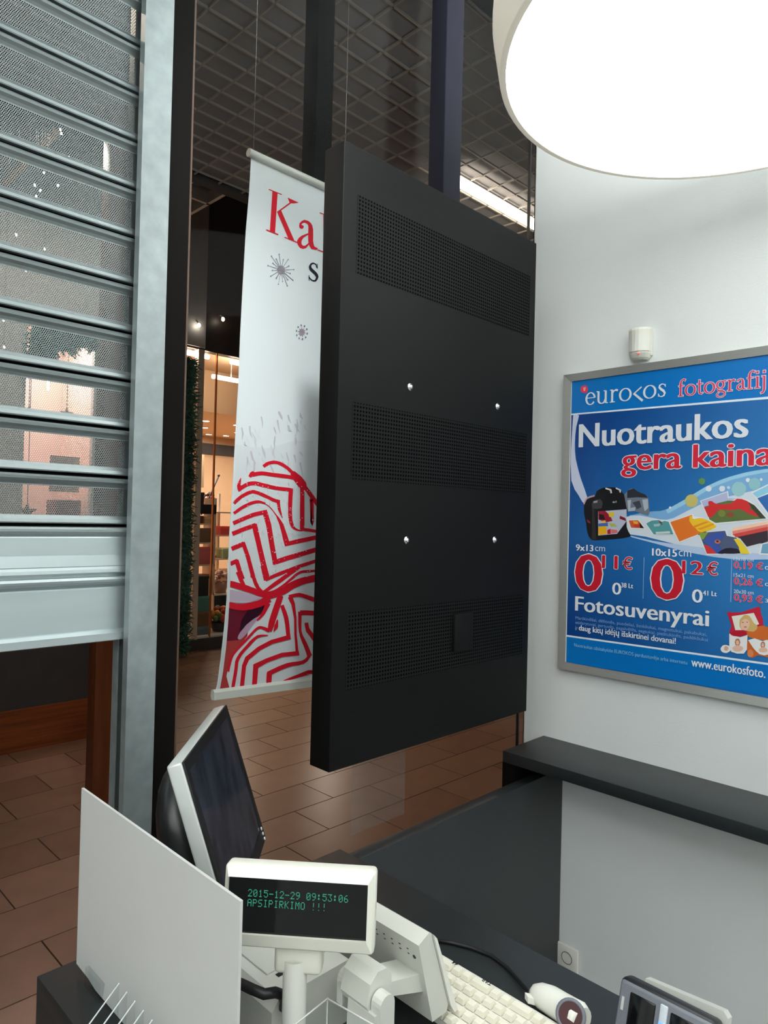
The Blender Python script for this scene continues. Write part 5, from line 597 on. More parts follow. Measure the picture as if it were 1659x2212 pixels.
[8,[226,206,210],[[1.317,1.764],[1.316,1.763],[1.315,1.763],[1.314,1.763],[1.315,1.764],[1.316,1.764]]],[8,[226,206,210],[[1.393,1.674],[1.392,1.673],[1.389,1.673],[1.388,1.674],[1.389,1.676],[1.392,1.676]]],[8,[226,206,210],[[1.455,1.81],[1.454,1.809],[1.452,1.809],[1.451,1.81],[1.452,1.811],[1.454,1.811]]],[8,[226,206,210],[[1.288,1.711],[1.287,1.71],[1.286,1.71],[1.285,1.711],[1.286,1.712],[1.287,1.712]]],
[8,[226,206,210],[[1.191,1.716],[1.191,1.715],[1.189,1.715],[1.188,1.716],[1.189,1.718],[1.191,1.718]]],[8,[226,206,210],[[1.283,1.734],[1.282,1.733],[1.281,1.733],[1.28,1.734],[1.281,1.735],[1.282,1.735]]],[8,[226,206,210],[[1.351,1.61],[1.35,1.609],[1.347,1.609],[1.346,1.61],[1.347,1.612],[1.349,1.612]]],[8,[226,206,210],[[1.233,1.769],[1.232,1.767],[1.23,1.767],[1.229,1.769],[1.23,1.77],[1.232,1.77]]],
[8,[226,206,210],[[1.316,1.564],[1.315,1.563],[1.313,1.563],[1.312,1.564],[1.313,1.565],[1.315,1.565]]],[8,[226,206,210],[[1.21,1.802],[1.209,1.801],[1.207,1.801],[1.206,1.802],[1.207,1.804],[1.209,1.804]]],[8,[226,206,210],[[1.436,1.674],[1.435,1.673],[1.433,1.673],[1.431,1.674],[1.433,1.676],[1.435,1.676]]],[8,[226,206,210],[[1.408,1.632],[1.407,1.631],[1.405,1.631],[1.404,1.632],[1.405,1.634],[1.407,1.634]]],
[8,[226,206,210],[[1.212,1.754],[1.211,1.753],[1.209,1.753],[1.208,1.754],[1.209,1.756],[1.211,1.756]]],[8,[226,206,210],[[1.323,1.691],[1.322,1.69],[1.32,1.69],[1.32,1.691],[1.32,1.692],[1.322,1.692]]],[8,[226,206,210],[[1.403,1.679],[1.402,1.678],[1.399,1.678],[1.398,1.678],[1.399,1.679],[1.402,1.679]]],[8,[226,206,210],[[1.256,1.656],[1.255,1.655],[1.253,1.655],[1.252,1.656],[1.253,1.658],[1.255,1.658]]],
[8,[226,206,210],[[1.415,1.531],[1.414,1.53],[1.412,1.53],[1.411,1.531],[1.412,1.532],[1.414,1.531]]],[8,[226,206,210],[[1.333,1.648],[1.332,1.647],[1.33,1.647],[1.329,1.648],[1.33,1.649],[1.332,1.649]]],[8,[226,206,210],[[1.377,1.538],[1.377,1.537],[1.375,1.537],[1.374,1.538],[1.375,1.539],[1.377,1.539]]],[8,[226,206,210],[[1.273,1.659],[1.272,1.657],[1.269,1.657],[1.268,1.658],[1.269,1.66],[1.271,1.66]]],
[8,[226,206,210],[[1.351,1.756],[1.35,1.755],[1.347,1.755],[1.346,1.756],[1.347,1.757],[1.35,1.757]]],[8,[226,206,210],[[1.278,1.566],[1.278,1.565],[1.276,1.565],[1.275,1.566],[1.276,1.567],[1.278,1.567]]],[8,[226,206,210],[[1.455,1.525],[1.454,1.524],[1.452,1.524],[1.451,1.526],[1.452,1.527],[1.454,1.527]]],[8,[226,206,210],[[1.243,1.771],[1.242,1.769],[1.24,1.769],[1.239,1.77],[1.24,1.772],[1.242,1.772]]],
[8,[226,206,210],[[1.187,1.74],[1.186,1.739],[1.184,1.739],[1.184,1.74],[1.184,1.741],[1.186,1.741]]],[8,[226,206,210],[[1.321,1.59],[1.32,1.589],[1.317,1.589],[1.316,1.59],[1.317,1.592],[1.319,1.592]]],[8,[226,206,210],[[1.403,1.816],[1.402,1.815],[1.4,1.815],[1.399,1.816],[1.4,1.818],[1.402,1.818]]],[8,[226,206,210],[[1.185,1.729],[1.184,1.728],[1.182,1.728],[1.181,1.729],[1.182,1.73],[1.184,1.73]]],
[8,[226,206,210],[[1.319,1.799],[1.318,1.798],[1.317,1.798],[1.316,1.799],[1.317,1.801],[1.318,1.801]]],[8,[226,206,210],[[1.211,1.545],[1.21,1.543],[1.209,1.544],[1.208,1.545],[1.208,1.547],[1.21,1.547]]],[8,[226,206,210],[[1.364,1.619],[1.363,1.618],[1.362,1.618],[1.361,1.619],[1.362,1.62],[1.363,1.62]]],[8,[226,206,210],[[1.386,1.763],[1.385,1.762],[1.383,1.761],[1.383,1.763],[1.383,1.765],[1.385,1.765]]],
[8,[226,206,210],[[1.422,1.804],[1.421,1.803],[1.418,1.803],[1.417,1.804],[1.418,1.805],[1.421,1.805]]],[8,[226,206,210],[[1.271,1.779],[1.271,1.777],[1.269,1.777],[1.268,1.779],[1.269,1.781],[1.271,1.781]]],[8,[226,206,210],[[1.242,1.771],[1.241,1.77],[1.24,1.77],[1.239,1.77],[1.24,1.771],[1.241,1.771]]],[8,[226,206,210],[[1.27,1.54],[1.269,1.54],[1.268,1.54],[1.267,1.54],[1.268,1.541],[1.269,1.541]]],
[8,[226,206,210],[[1.453,1.509],[1.451,1.508],[1.449,1.508],[1.447,1.509],[1.448,1.51],[1.451,1.51]]],[8,[226,206,210],[[1.271,1.53],[1.27,1.528],[1.269,1.529],[1.268,1.53],[1.269,1.531],[1.27,1.531]]],[8,[226,206,210],[[1.251,1.803],[1.25,1.802],[1.248,1.802],[1.247,1.803],[1.248,1.805],[1.25,1.805]]],[8,[226,206,210],[[1.397,1.643],[1.396,1.641],[1.394,1.641],[1.393,1.643],[1.394,1.644],[1.396,1.644]]],
[8,[226,206,210],[[1.294,1.653],[1.293,1.652],[1.29,1.652],[1.289,1.653],[1.29,1.654],[1.292,1.654]]],[8,[226,206,210],[[1.343,1.533],[1.342,1.532],[1.339,1.532],[1.338,1.533],[1.339,1.534],[1.342,1.534]]],[8,[226,206,210],[[1.458,1.558],[1.457,1.557],[1.455,1.557],[1.455,1.558],[1.455,1.559],[1.457,1.559]]],[8,[226,206,210],[[1.22,1.792],[1.219,1.791],[1.217,1.791],[1.215,1.792],[1.217,1.793],[1.219,1.793]]],
[8,[226,206,210],[[1.421,1.784],[1.42,1.782],[1.419,1.782],[1.418,1.783],[1.419,1.785],[1.42,1.785]]],[8,[226,206,210],[[1.405,1.512],[1.404,1.511],[1.402,1.511],[1.401,1.513],[1.402,1.514],[1.404,1.514]]],[8,[226,206,210],[[1.388,1.789],[1.387,1.788],[1.384,1.788],[1.383,1.789],[1.384,1.79],[1.386,1.79]]],[8,[226,206,210],[[1.209,1.633],[1.208,1.632],[1.206,1.632],[1.205,1.633],[1.206,1.634],[1.208,1.634]]],
[8,[226,206,210],[[1.271,1.717],[1.27,1.715],[1.268,1.715],[1.267,1.717],[1.268,1.718],[1.27,1.718]]],[8,[226,206,210],[[1.465,1.527],[1.464,1.526],[1.461,1.526],[1.46,1.528],[1.461,1.529],[1.464,1.529]]],[8,[226,206,210],[[1.252,1.523],[1.251,1.522],[1.249,1.522],[1.249,1.523],[1.249,1.524],[1.251,1.524]]],[8,[226,206,210],[[1.312,1.594],[1.311,1.592],[1.31,1.592],[1.309,1.594],[1.31,1.595],[1.311,1.595]]],
[8,[226,206,210],[[1.251,1.526],[1.25,1.525],[1.248,1.525],[1.247,1.526],[1.248,1.527],[1.25,1.527]]],[8,[226,206,210],[[1.324,1.551],[1.322,1.55],[1.32,1.55],[1.319,1.551],[1.32,1.552],[1.322,1.552]]],[8,[226,206,210],[[1.293,1.628],[1.293,1.627],[1.291,1.627],[1.291,1.628],[1.291,1.629],[1.293,1.629]]],[8,[226,206,210],[[1.419,1.578],[1.419,1.577],[1.417,1.577],[1.417,1.578],[1.417,1.58],[1.419,1.58]]],
[8,[226,206,210],[[1.28,1.52],[1.279,1.52],[1.278,1.52],[1.277,1.521],[1.278,1.521],[1.279,1.521]]],[8,[226,206,210],[[1.328,1.548],[1.327,1.546],[1.326,1.546],[1.325,1.548],[1.325,1.549],[1.327,1.549]]],[8,[226,206,210],[[1.373,1.706],[1.372,1.705],[1.37,1.705],[1.369,1.706],[1.37,1.707],[1.372,1.707]]],[8,[226,206,210],[[1.279,1.701],[1.278,1.699],[1.276,1.699],[1.275,1.701],[1.276,1.702],[1.278,1.702]]],
[8,[226,206,210],[[1.332,1.77],[1.331,1.769],[1.329,1.769],[1.328,1.77],[1.329,1.771],[1.331,1.771]]],[8,[226,206,210],[[1.341,1.772],[1.34,1.771],[1.338,1.771],[1.338,1.772],[1.338,1.773],[1.34,1.773]]],[8,[226,206,210],[[1.242,1.8],[1.241,1.799],[1.239,1.799],[1.238,1.8],[1.239,1.802],[1.241,1.802]]],[8,[226,206,210],[[1.323,1.592],[1.322,1.59],[1.32,1.591],[1.318,1.592],[1.319,1.594],[1.322,1.593]]],
[8,[226,206,210],[[1.438,1.682],[1.437,1.682],[1.435,1.682],[1.433,1.682],[1.435,1.683],[1.437,1.683]]],[8,[226,206,210],[[1.426,1.702],[1.426,1.7],[1.423,1.7],[1.422,1.702],[1.423,1.703],[1.425,1.703]]],[8,[226,206,210],[[1.245,1.754],[1.244,1.752],[1.242,1.752],[1.241,1.753],[1.242,1.755],[1.244,1.755]]],[8,[226,206,210],[[1.186,1.798],[1.186,1.797],[1.184,1.797],[1.183,1.798],[1.184,1.798],[1.186,1.799]]],
[8,[226,206,210],[[1.409,1.762],[1.408,1.761],[1.406,1.76],[1.406,1.762],[1.406,1.763],[1.408,1.763]]],[8,[226,206,210],[[1.313,1.683],[1.312,1.682],[1.31,1.682],[1.309,1.683],[1.31,1.685],[1.312,1.685]]],[8,[226,206,210],[[1.288,1.783],[1.287,1.781],[1.284,1.781],[1.283,1.783],[1.284,1.784],[1.287,1.784]]],[8,[226,206,210],[[1.19,1.679],[1.189,1.677],[1.187,1.677],[1.186,1.679],[1.187,1.681],[1.189,1.681]]],
[8,[226,206,210],[[1.181,1.803],[1.18,1.802],[1.179,1.802],[1.178,1.803],[1.179,1.804],[1.18,1.804]]],[8,[226,206,210],[[1.435,1.563],[1.435,1.561],[1.433,1.562],[1.432,1.563],[1.433,1.564],[1.434,1.564]]],[8,[226,206,210],[[1.338,1.547],[1.338,1.546],[1.336,1.546],[1.335,1.548],[1.336,1.549],[1.337,1.549]]],[8,[226,206,210],[[1.193,1.622],[1.192,1.62],[1.191,1.62],[1.19,1.622],[1.191,1.623],[1.192,1.623]]],
[8,[226,206,210],[[1.317,1.641],[1.317,1.64],[1.315,1.64],[1.315,1.641],[1.315,1.642],[1.317,1.642]]],[8,[226,206,210],[[1.304,1.556],[1.303,1.556],[1.301,1.556],[1.3,1.557],[1.301,1.558],[1.303,1.557]]],[8,[226,206,210],[[1.463,1.614],[1.462,1.613],[1.459,1.613],[1.458,1.614],[1.459,1.615],[1.461,1.615]]],[8,[226,206,210],[[1.254,1.545],[1.254,1.544],[1.252,1.544],[1.252,1.545],[1.252,1.547],[1.254,1.547]]],
[8,[226,206,210],[[1.345,1.707],[1.344,1.706],[1.342,1.706],[1.341,1.707],[1.342,1.709],[1.344,1.709]]],[8,[226,206,210],[[1.423,1.59],[1.422,1.59],[1.42,1.59],[1.419,1.59],[1.42,1.591],[1.422,1.591]]],[8,[226,206,210],[[1.288,1.719],[1.287,1.717],[1.286,1.717],[1.285,1.719],[1.286,1.72],[1.287,1.72]]],[8,[226,206,210],[[1.231,1.568],[1.23,1.568],[1.228,1.568],[1.226,1.569],[1.227,1.569],[1.23,1.569]]],
[8,[226,206,210],[[1.437,1.696],[1.436,1.695],[1.435,1.695],[1.434,1.696],[1.435,1.697],[1.436,1.697]]],[8,[226,206,210],[[1.178,1.662],[1.177,1.661],[1.175,1.661],[1.175,1.662],[1.175,1.664],[1.177,1.664]]],[8,[226,206,210],[[1.408,1.801],[1.407,1.8],[1.405,1.8],[1.404,1.801],[1.405,1.802],[1.407,1.802]]],[8,[226,206,210],[[1.214,1.735],[1.213,1.733],[1.212,1.733],[1.211,1.735],[1.212,1.736],[1.213,1.736]]],
[8,[226,206,210],[[1.259,1.777],[1.258,1.776],[1.257,1.776],[1.256,1.777],[1.257,1.778],[1.258,1.778]]],[8,[226,206,210],[[1.327,1.74],[1.326,1.739],[1.324,1.739],[1.323,1.74],[1.324,1.741],[1.326,1.741]]],[8,[226,206,210],[[1.362,1.63],[1.362,1.629],[1.36,1.629],[1.359,1.63],[1.36,1.632],[1.362,1.632]]],[8,[226,206,210],[[1.279,1.651],[1.278,1.65],[1.276,1.65],[1.275,1.651],[1.276,1.653],[1.278,1.653]]],
[8,[226,206,210],[[1.289,1.795],[1.288,1.794],[1.286,1.793],[1.285,1.795],[1.286,1.796],[1.288,1.797]]],[8,[226,206,210],[[1.308,1.64],[1.307,1.638],[1.305,1.638],[1.304,1.64],[1.305,1.641],[1.307,1.641]]],[8,[226,206,210],[[1.364,1.748],[1.363,1.747],[1.361,1.747],[1.359,1.748],[1.36,1.75],[1.363,1.75]]],[8,[226,206,210],[[1.269,1.517],[1.268,1.516],[1.267,1.516],[1.266,1.517],[1.267,1.518],[1.268,1.518]]],
[8,[226,206,210],[[1.375,1.713],[1.374,1.712],[1.371,1.712],[1.37,1.713],[1.371,1.714],[1.374,1.714]]],[8,[226,206,210],[[1.198,1.654],[1.197,1.653],[1.195,1.653],[1.193,1.654],[1.195,1.655],[1.197,1.655]]],[8,[226,206,210],[[1.325,1.554],[1.324,1.553],[1.322,1.553],[1.321,1.554],[1.322,1.555],[1.324,1.555]]],[8,[226,206,210],[[1.338,1.566],[1.337,1.565],[1.335,1.565],[1.335,1.566],[1.335,1.567],[1.337,1.567]]],
[8,[226,206,210],[[1.39,1.648],[1.389,1.646],[1.388,1.646],[1.387,1.648],[1.388,1.649],[1.389,1.649]]],[8,[226,206,210],[[1.43,1.651],[1.429,1.65],[1.426,1.65],[1.425,1.651],[1.426,1.653],[1.429,1.653]]],[8,[226,206,210],[[1.383,1.728],[1.383,1.726],[1.381,1.726],[1.38,1.728],[1.381,1.729],[1.382,1.729]]],[8,[226,206,210],[[1.38,1.709],[1.379,1.708],[1.377,1.708],[1.376,1.709],[1.377,1.711],[1.379,1.711]]],
[8,[226,206,210],[[1.239,1.605],[1.238,1.604],[1.236,1.604],[1.235,1.605],[1.236,1.606],[1.238,1.606]]],[8,[226,206,210],[[1.198,1.647],[1.197,1.645],[1.196,1.645],[1.195,1.647],[1.196,1.648],[1.197,1.648]]],[8,[226,206,210],[[1.214,1.693],[1.213,1.692],[1.212,1.692],[1.211,1.693],[1.212,1.694],[1.213,1.694]]],[8,[226,206,210],[[1.329,1.782],[1.328,1.781],[1.327,1.78],[1.326,1.782],[1.327,1.783],[1.328,1.783]]],
[8,[226,206,210],[[1.223,1.661],[1.222,1.66],[1.221,1.66],[1.22,1.661],[1.221,1.662],[1.222,1.662]]],[8,[226,206,210],[[1.326,1.536],[1.325,1.535],[1.322,1.535],[1.321,1.536],[1.322,1.537],[1.325,1.537]]],[8,[226,206,210],[[1.275,1.791],[1.275,1.79],[1.273,1.79],[1.272,1.791],[1.273,1.792],[1.274,1.792]]],[8,[226,206,210],[[1.444,1.784],[1.443,1.783],[1.44,1.782],[1.439,1.784],[1.44,1.785],[1.443,1.785]]],
[8,[226,206,210],[[1.289,1.734],[1.288,1.733],[1.285,1.733],[1.284,1.734],[1.285,1.734],[1.288,1.735]]],[8,[226,206,210],[[1.331,1.66],[1.33,1.659],[1.329,1.659],[1.328,1.66],[1.329,1.661],[1.33,1.661]]],[8,[226,206,210],[[1.465,1.573],[1.464,1.571],[1.462,1.572],[1.46,1.573],[1.462,1.575],[1.464,1.575]]],[8,[226,206,210],[[1.197,1.604],[1.196,1.603],[1.194,1.603],[1.193,1.604],[1.194,1.605],[1.196,1.605]]],
[8,[226,206,210],[[1.302,1.522],[1.301,1.52],[1.299,1.52],[1.298,1.522],[1.299,1.523],[1.301,1.523]]],[8,[226,206,210],[[1.215,1.614],[1.214,1.613],[1.212,1.613],[1.211,1.614],[1.212,1.615],[1.214,1.615]]],[8,[226,206,210],[[1.276,1.553],[1.275,1.552],[1.273,1.552],[1.272,1.554],[1.273,1.555],[1.275,1.555]]],[8,[226,206,210],[[1.367,1.686],[1.365,1.685],[1.363,1.685],[1.362,1.686],[1.363,1.687],[1.365,1.687]]],
[8,[226,206,210],[[1.324,1.638],[1.323,1.637],[1.321,1.637],[1.32,1.638],[1.321,1.638],[1.323,1.638]]],[8,[226,206,210],[[1.216,1.622],[1.215,1.62],[1.213,1.62],[1.213,1.622],[1.213,1.623],[1.215,1.623]]],[8,[226,206,210],[[1.316,1.527],[1.315,1.526],[1.313,1.526],[1.312,1.528],[1.313,1.529],[1.315,1.529]]],[8,[226,206,210],[[1.268,1.798],[1.267,1.796],[1.265,1.796],[1.264,1.797],[1.265,1.799],[1.267,1.799]]],
[8,[226,206,210],[[1.438,1.757],[1.437,1.755],[1.435,1.755],[1.434,1.757],[1.435,1.758],[1.437,1.759]]],[8,[226,206,210],[[1.383,1.668],[1.382,1.668],[1.38,1.668],[1.379,1.668],[1.38,1.669],[1.382,1.669]]],[8,[226,206,210],[[1.325,1.613],[1.324,1.612],[1.322,1.612],[1.321,1.613],[1.322,1.614],[1.324,1.614]]],[8,[226,206,210],[[1.207,1.626],[1.206,1.625],[1.204,1.625],[1.202,1.626],[1.203,1.627],[1.206,1.627]]],
[8,[226,206,210],[[1.166,1.781],[1.165,1.78],[1.163,1.78],[1.162,1.781],[1.163,1.782],[1.165,1.782]]],[8,[226,206,210],[[1.302,1.516],[1.301,1.515],[1.299,1.515],[1.298,1.516],[1.299,1.517],[1.301,1.517]]],[8,[226,206,210],[[1.366,1.815],[1.365,1.814],[1.363,1.814],[1.363,1.815],[1.363,1.817],[1.365,1.817]]],[8,[226,206,210],[[1.211,1.798],[1.21,1.797],[1.208,1.797],[1.207,1.798],[1.208,1.799],[1.21,1.799]]],
[8,[226,206,210],[[1.454,1.789],[1.452,1.788],[1.45,1.788],[1.449,1.789],[1.45,1.79],[1.452,1.79]]],[8,[226,206,210],[[1.404,1.681],[1.403,1.68],[1.4,1.68],[1.399,1.681],[1.4,1.682],[1.402,1.682]]],[8,[226,206,210],[[1.23,1.676],[1.229,1.675],[1.227,1.675],[1.226,1.676],[1.227,1.677],[1.229,1.677]]],[8,[226,206,210],[[1.23,1.687],[1.23,1.686],[1.228,1.686],[1.228,1.687],[1.228,1.688],[1.23,1.688]]],
[8,[226,206,210],[[1.332,1.65],[1.331,1.649],[1.329,1.649],[1.328,1.65],[1.329,1.651],[1.331,1.651]]],[8,[226,206,210],[[1.17,1.797],[1.169,1.797],[1.168,1.796],[1.167,1.797],[1.168,1.798],[1.169,1.798]]],[8,[226,206,210],[[1.329,1.734],[1.328,1.733],[1.325,1.733],[1.324,1.734],[1.325,1.735],[1.328,1.735]]],[8,[226,206,210],[[1.362,1.592],[1.361,1.591],[1.359,1.591],[1.358,1.592],[1.359,1.593],[1.361,1.593]]],
[8,[226,206,210],[[1.25,1.791],[1.249,1.79],[1.247,1.79],[1.246,1.791],[1.247,1.792],[1.249,1.792]]],[8,[226,206,210],[[1.199,1.539],[1.198,1.538],[1.196,1.538],[1.195,1.539],[1.196,1.541],[1.198,1.541]]],[8,[226,206,210],[[1.289,1.774],[1.288,1.773],[1.285,1.773],[1.284,1.774],[1.285,1.775],[1.288,1.775]]],[8,[226,206,210],[[1.275,1.515],[1.274,1.514],[1.273,1.514],[1.272,1.515],[1.273,1.517],[1.274,1.517]]]]},"edge":[[1.195,2.8],[1.191,2.682],[1.183,2.566],[1.177,2.395],[1.173,2.254],[1.171,2.1],[1.165,1.931],[1.16,1.792],[1.154,1.653],[1.152,1.529],[1.15,1.446],[1.144,1.364],[1.136,1.283],[1.126,1.202],[1.118,1.179]],
"margin":[[1.155,1.529],[1.153,1.446],[1.151,1.384],[1.146,1.309],[1.138,1.241],[1.128,1.186]]}

# ================================================================== SETTING
XW = 2.24          # white wall
YG = 1.468         # plane of the shop front
def B(name, a, b, m, parent=None, r=None, seg=2, kind=None):
    mb = MB()
    (mb.rbox(a, b, r, seg) if r else mb.box(a, b))
    return obj(name, mb, m, parent, kind=kind)

struct(B('wall_right', (XW, -4.2, 0), (XW + 0.12, YG, 3.6), M_wall))
struct(B('wall_back', (-3.6, -4.32, 0), (XW + 0.12, -4.2, 3.6), M_wall))
struct(B('wall_left', (-3.72, -4.32, 0), (-3.6, 1.7, 3.6), M_wall))
struct(B('ceiling', (-3.72, -4.32, 3.6), (XW + 0.12, YG + 0.12, 3.7), M_ceil))
struct(B('floor', (-3.72, -4.32, -0.1), (XW + 0.12, 1.62, -0.002), M_shopfloor))
struct(B('wall_front', (-3.6, 1.40, 0), (-1.5, 1.55, 3.6), M_wall))

# glazed shop front: panes, the dark frame beside the shutter and its brown edge
win = struct(empty('window_1', (1.5, YG, 0)))
B('glass_pane', (0.803, YG - 0.003, 0.02), (2.196, YG + 0.003, 3.6), M_glass, win)
B('glass_pane', (2.202, YG - 0.003, 0.02), (2.24, YG + 0.003, 3.6), M_glass, win)
B('glazing_joint', (2.196, YG - 0.005, 0.02), (2.202, YG + 0.005, 3.6), M_blackpl, win)
B('jamb', (0.738, YG - 0.03, 0), (0.793, YG + 0.06, 3.6), M_darkwood, win)
B('edge_strip', (0.793, YG - 0.02, 0), (0.803, YG + 0.03, 3.6), M_brownedge, win)
B('bottom_rail', (0.803, YG - 0.02, 0.0), (2.24, YG + 0.02, 0.02), M_darkwood, win)

# faint film on the glass, seen below the hanging housing
M_patch = mat('frosted film', (150, 150, 146), 0.7)
nt = M_patch.node_tree
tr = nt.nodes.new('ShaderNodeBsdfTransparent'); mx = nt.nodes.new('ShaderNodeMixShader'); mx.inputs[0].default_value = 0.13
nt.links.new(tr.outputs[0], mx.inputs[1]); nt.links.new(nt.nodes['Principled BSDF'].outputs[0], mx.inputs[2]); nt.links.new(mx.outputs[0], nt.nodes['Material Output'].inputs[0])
tag(B('window_patch', (1.365, YG - 0.0036, 0.800), (1.588, YG - 0.0032, 1.12), M_patch), 'faint translucent film on the window glass below the black housing', 'patch')  # thin see-through grey rectangle in front of the pane

# ================================================================== ROLLER SHUTTER
sh = thing('roller_shutter', (0.0, YG, 0), 'half-raised galvanised roller shutter with perforated slats beside the glazed shop front', 'shutter')
SX0, SX1 = -1.5, 0.690
def slat_mesh(solid):
    # (z below the gap, offset towards the room, material of the strip that follows)
    if not solid:
        prof = [(0.003, -0.004, 1), (-0.003, -0.004, 0), (-0.004, 0.007, 0), (-0.008, 0.0108, 0), (-0.013, 0.0095, 0), (-0.018, 0.004, 0), (-0.023, 0.0005, 0), (-0.0255, 0.0, 2),
                (-0.0845, 0.0, 0), (-0.0865, 0.0012, 0), (-0.092, 0.0045, 0), (-0.0985, 0.006, 0), (-0.1008, 0.005, 0), (-0.1016, -0.004, 1), (-0.1046, -0.004, 1)]
    else:
        prof = [(0.003, -0.004, 1), (-0.003, -0.004, 0), (-0.004, 0.007, 0), (-0.008, 0.0108, 0), (-0.013, 0.0095, 0), (-0.018, 0.003, 0), (-0.0235, -0.001, 0), (-0.026, 0.0, 0),
                (-0.062, 0.0015, 0), (-0.0845, 0.005, 0), (-0.0865, 0.0045, 0), (-0.092, 0.006, 0), (-0.0985, 0.007, 0), (-0.1008, 0.005, 0), (-0.1016, -0.004, 1), (-0.1046, -0.004, 1)]
    mb = MB()
    for i in range(len(prof) - 1):
        (z0, t0, k), (z1, t1, _) = prof[i], prof[i + 1]
        mb.face([(SX0, -t0, z0), (SX0, -t1, z1), (SX1, -t1, z1), (SX1, -t0, z0)], k, k != 2)
    return mb
proto = None
for k in range(19):
    z = 1.570 + 0.1046 * (k + 1)
    if k == 0:
        s = obj('slat', slat_mesh(True), [M_slat_solid, M_gap, M_perf], sh, local=True)
        off = s.location.copy()
        s.location = off + Vector((0, 0, z)); s['label'] = 'solid slat without holes'
        continue
    if proto is None:
        proto = obj('slat', slat_mesh(False), [M_slat, M_gap, M_perf], sh, local=True)
        poff = proto.location.copy()
        proto.location = poff + Vector((0, 0, z))
    else:
        c = proto.copy(); COL.objects.link(c); c.parent = sh
        c.location = poff + Vector((0, 0, z))
# bottom bar, deeper and solid
mb = MB()
pr = [(1.573, -0.004), (1.567, -0.004), (1.566, 0.008), (1.561, 0.0115), (1.556, 0.010), (1.551, 0.003), (1.544, -0.002), (1.541, 0.0), (1.455, 0.002), (1.4535, 0.006), (1.447, 0.012), (1.432, 0.012), (1.430, 0.008), (1.430, -0.012), (1.573, -0.012)]
mb.prism([(-t, z - 0.0) for z, t in pr], 0, SX0, SX1)
for i in range(len(mb.v)):
    mb.v[i] = (mb.v[i][0], mb.v[i][1] + YG, mb.v[i][2])
obj('bottom_bar', mb, M_slat_solid, sh)
# guide rail: a folded channel
mb = MB()
mb.box((0.672, YG - 0.042, 0), (0.737, YG - 0.039, 3.6))
mb.box((0.734, YG - 0.039, 0), (0.737, YG + 0.03, 3.6))
mb.box((0.672, YG + 0.025, 0), (0.734, YG + 0.03, 3.6))
mb.box((0.672, YG - 0.039, 0), (0.675, YG - 0.020, 3.6))
mb.box((0.672, YG + 0.006, 0), (0.675, YG + 0.025, 3.6))
o = obj('guide_rail', mb, M_galv, sh); o['label'] = 'mottled galvanised guide rail'
B('coil_housing', (-1.5, YG - 0.08, 3.42), (0.737, YG + 0.14, 3.6), M_galv, sh)

# ================================================================== HANGING BLACK DISPLAY HOUSING
dp = thing('display_housing', (1.53, 1.30, 1.092), 'tall black metal screen housing hanging behind the window, seen from its back', 'display housing')
DX0, DX1, DY0, DY1, DZ0, DZ1 = 1.108, 1.952, 1.27, 1.343, 1.092, 2.620
mb = MB(); mb.rbox((DX0, DY0, DZ0), (DX1, DY1, DZ1), 0.0022, 2)
obj('shell', mb, M_black, dp)
for (z0, z1) in ((2.309, 2.502), (1.800, 1.990), (1.282, 1.472)):
    mb = MB(); mb.box((1.155, DY0 - 0.0006, z0), (1.920, DY0 + 0.001, z1))
    o = obj('vent_panel', mb, M_vent, dp)
for (x, z) in ((1.362, 2.058), (1.757, 2.058), (1.362, 1.649), (1.757, 1.649)):
    mb = MB(); mb.lathe([(0.0001, 0.005), (0.004, 0.0045), (0.0062, 0.002), (0.0065, 0.0), (0.010, -0.0003), (0.010, -0.002)], n=16)
    mb.xf(Matrix.Translation((x, DY0 - 0.001, z)) @ Matrix.Rotation(pi / 2, 4, 'X'))
    o = obj('screw', mb, M_chrome, dp)
    o['label'] = 'bright steel mounting screw'
B('hatch', (1.562, DY0 - 0.010, 1.330), (1.644, DY0 + 0.001, 1.436), M_black, dp, 0.0015)
B('hanging_post', (1.563, 1.3435, 1.9), (1.643, 1.405, 3.6), M_post, dp, 0.003)

# ================================================================== BANNER IN THE MALL
bn = thing('hanging_banner', (1.3, 1.8, 1.15), 'white fabric banner with red lettering and a knitted mitten photo, behind the black housing', 'banner')
BX1 = 1.585
edge = DATA['edge']
YB = 1.8
mb = MB()
poly = [(e[0], e[1]) for e in edge] + [(BX1, 1.140), (BX1, 2.802)]
mb.prism(poly, 1, YB, YB + 0.0015)
for i in range(len(mb.f)): mb.ink[i] = (236, 240, 243)
obj('sheet', mb, M_cloth, bn)
def clipx(pts, xmax):
    out = []
    for i in range(len(pts)):
        a, b = pts[i], pts[(i + 1) % len(pts)]
        ia, ib = a[0] <= xmax, b[0] <= xmax
        if ia: out.append(a)
        if ia != ib:
            t = (xmax - a[0]) / (b[0] - a[0]); out.append((xmax, a[1] + t * (b[1] - a[1])))
    return out
for part, polys in DATA['ban'].items():
    mb = MB()
    for (layer, col, pts) in polys:
        q = clipx([tuple(p) for p in pts], BX1 - 0.004)
        q = [(x, max(z, 1.178 - (x - 1.12) * 0.045)) for x, z in q]
        if len(q) > 2:
            mb.face([(x, YB - 0.0004 * layer - 5e-6 * len(mb.f), z) for x, z in q], 0, False, tuple(col))
    obj(part.split('.')[0], mb, M_cloth, bn, kind='stuff' if part in ('fleck_print', 'fluff_print') else None)
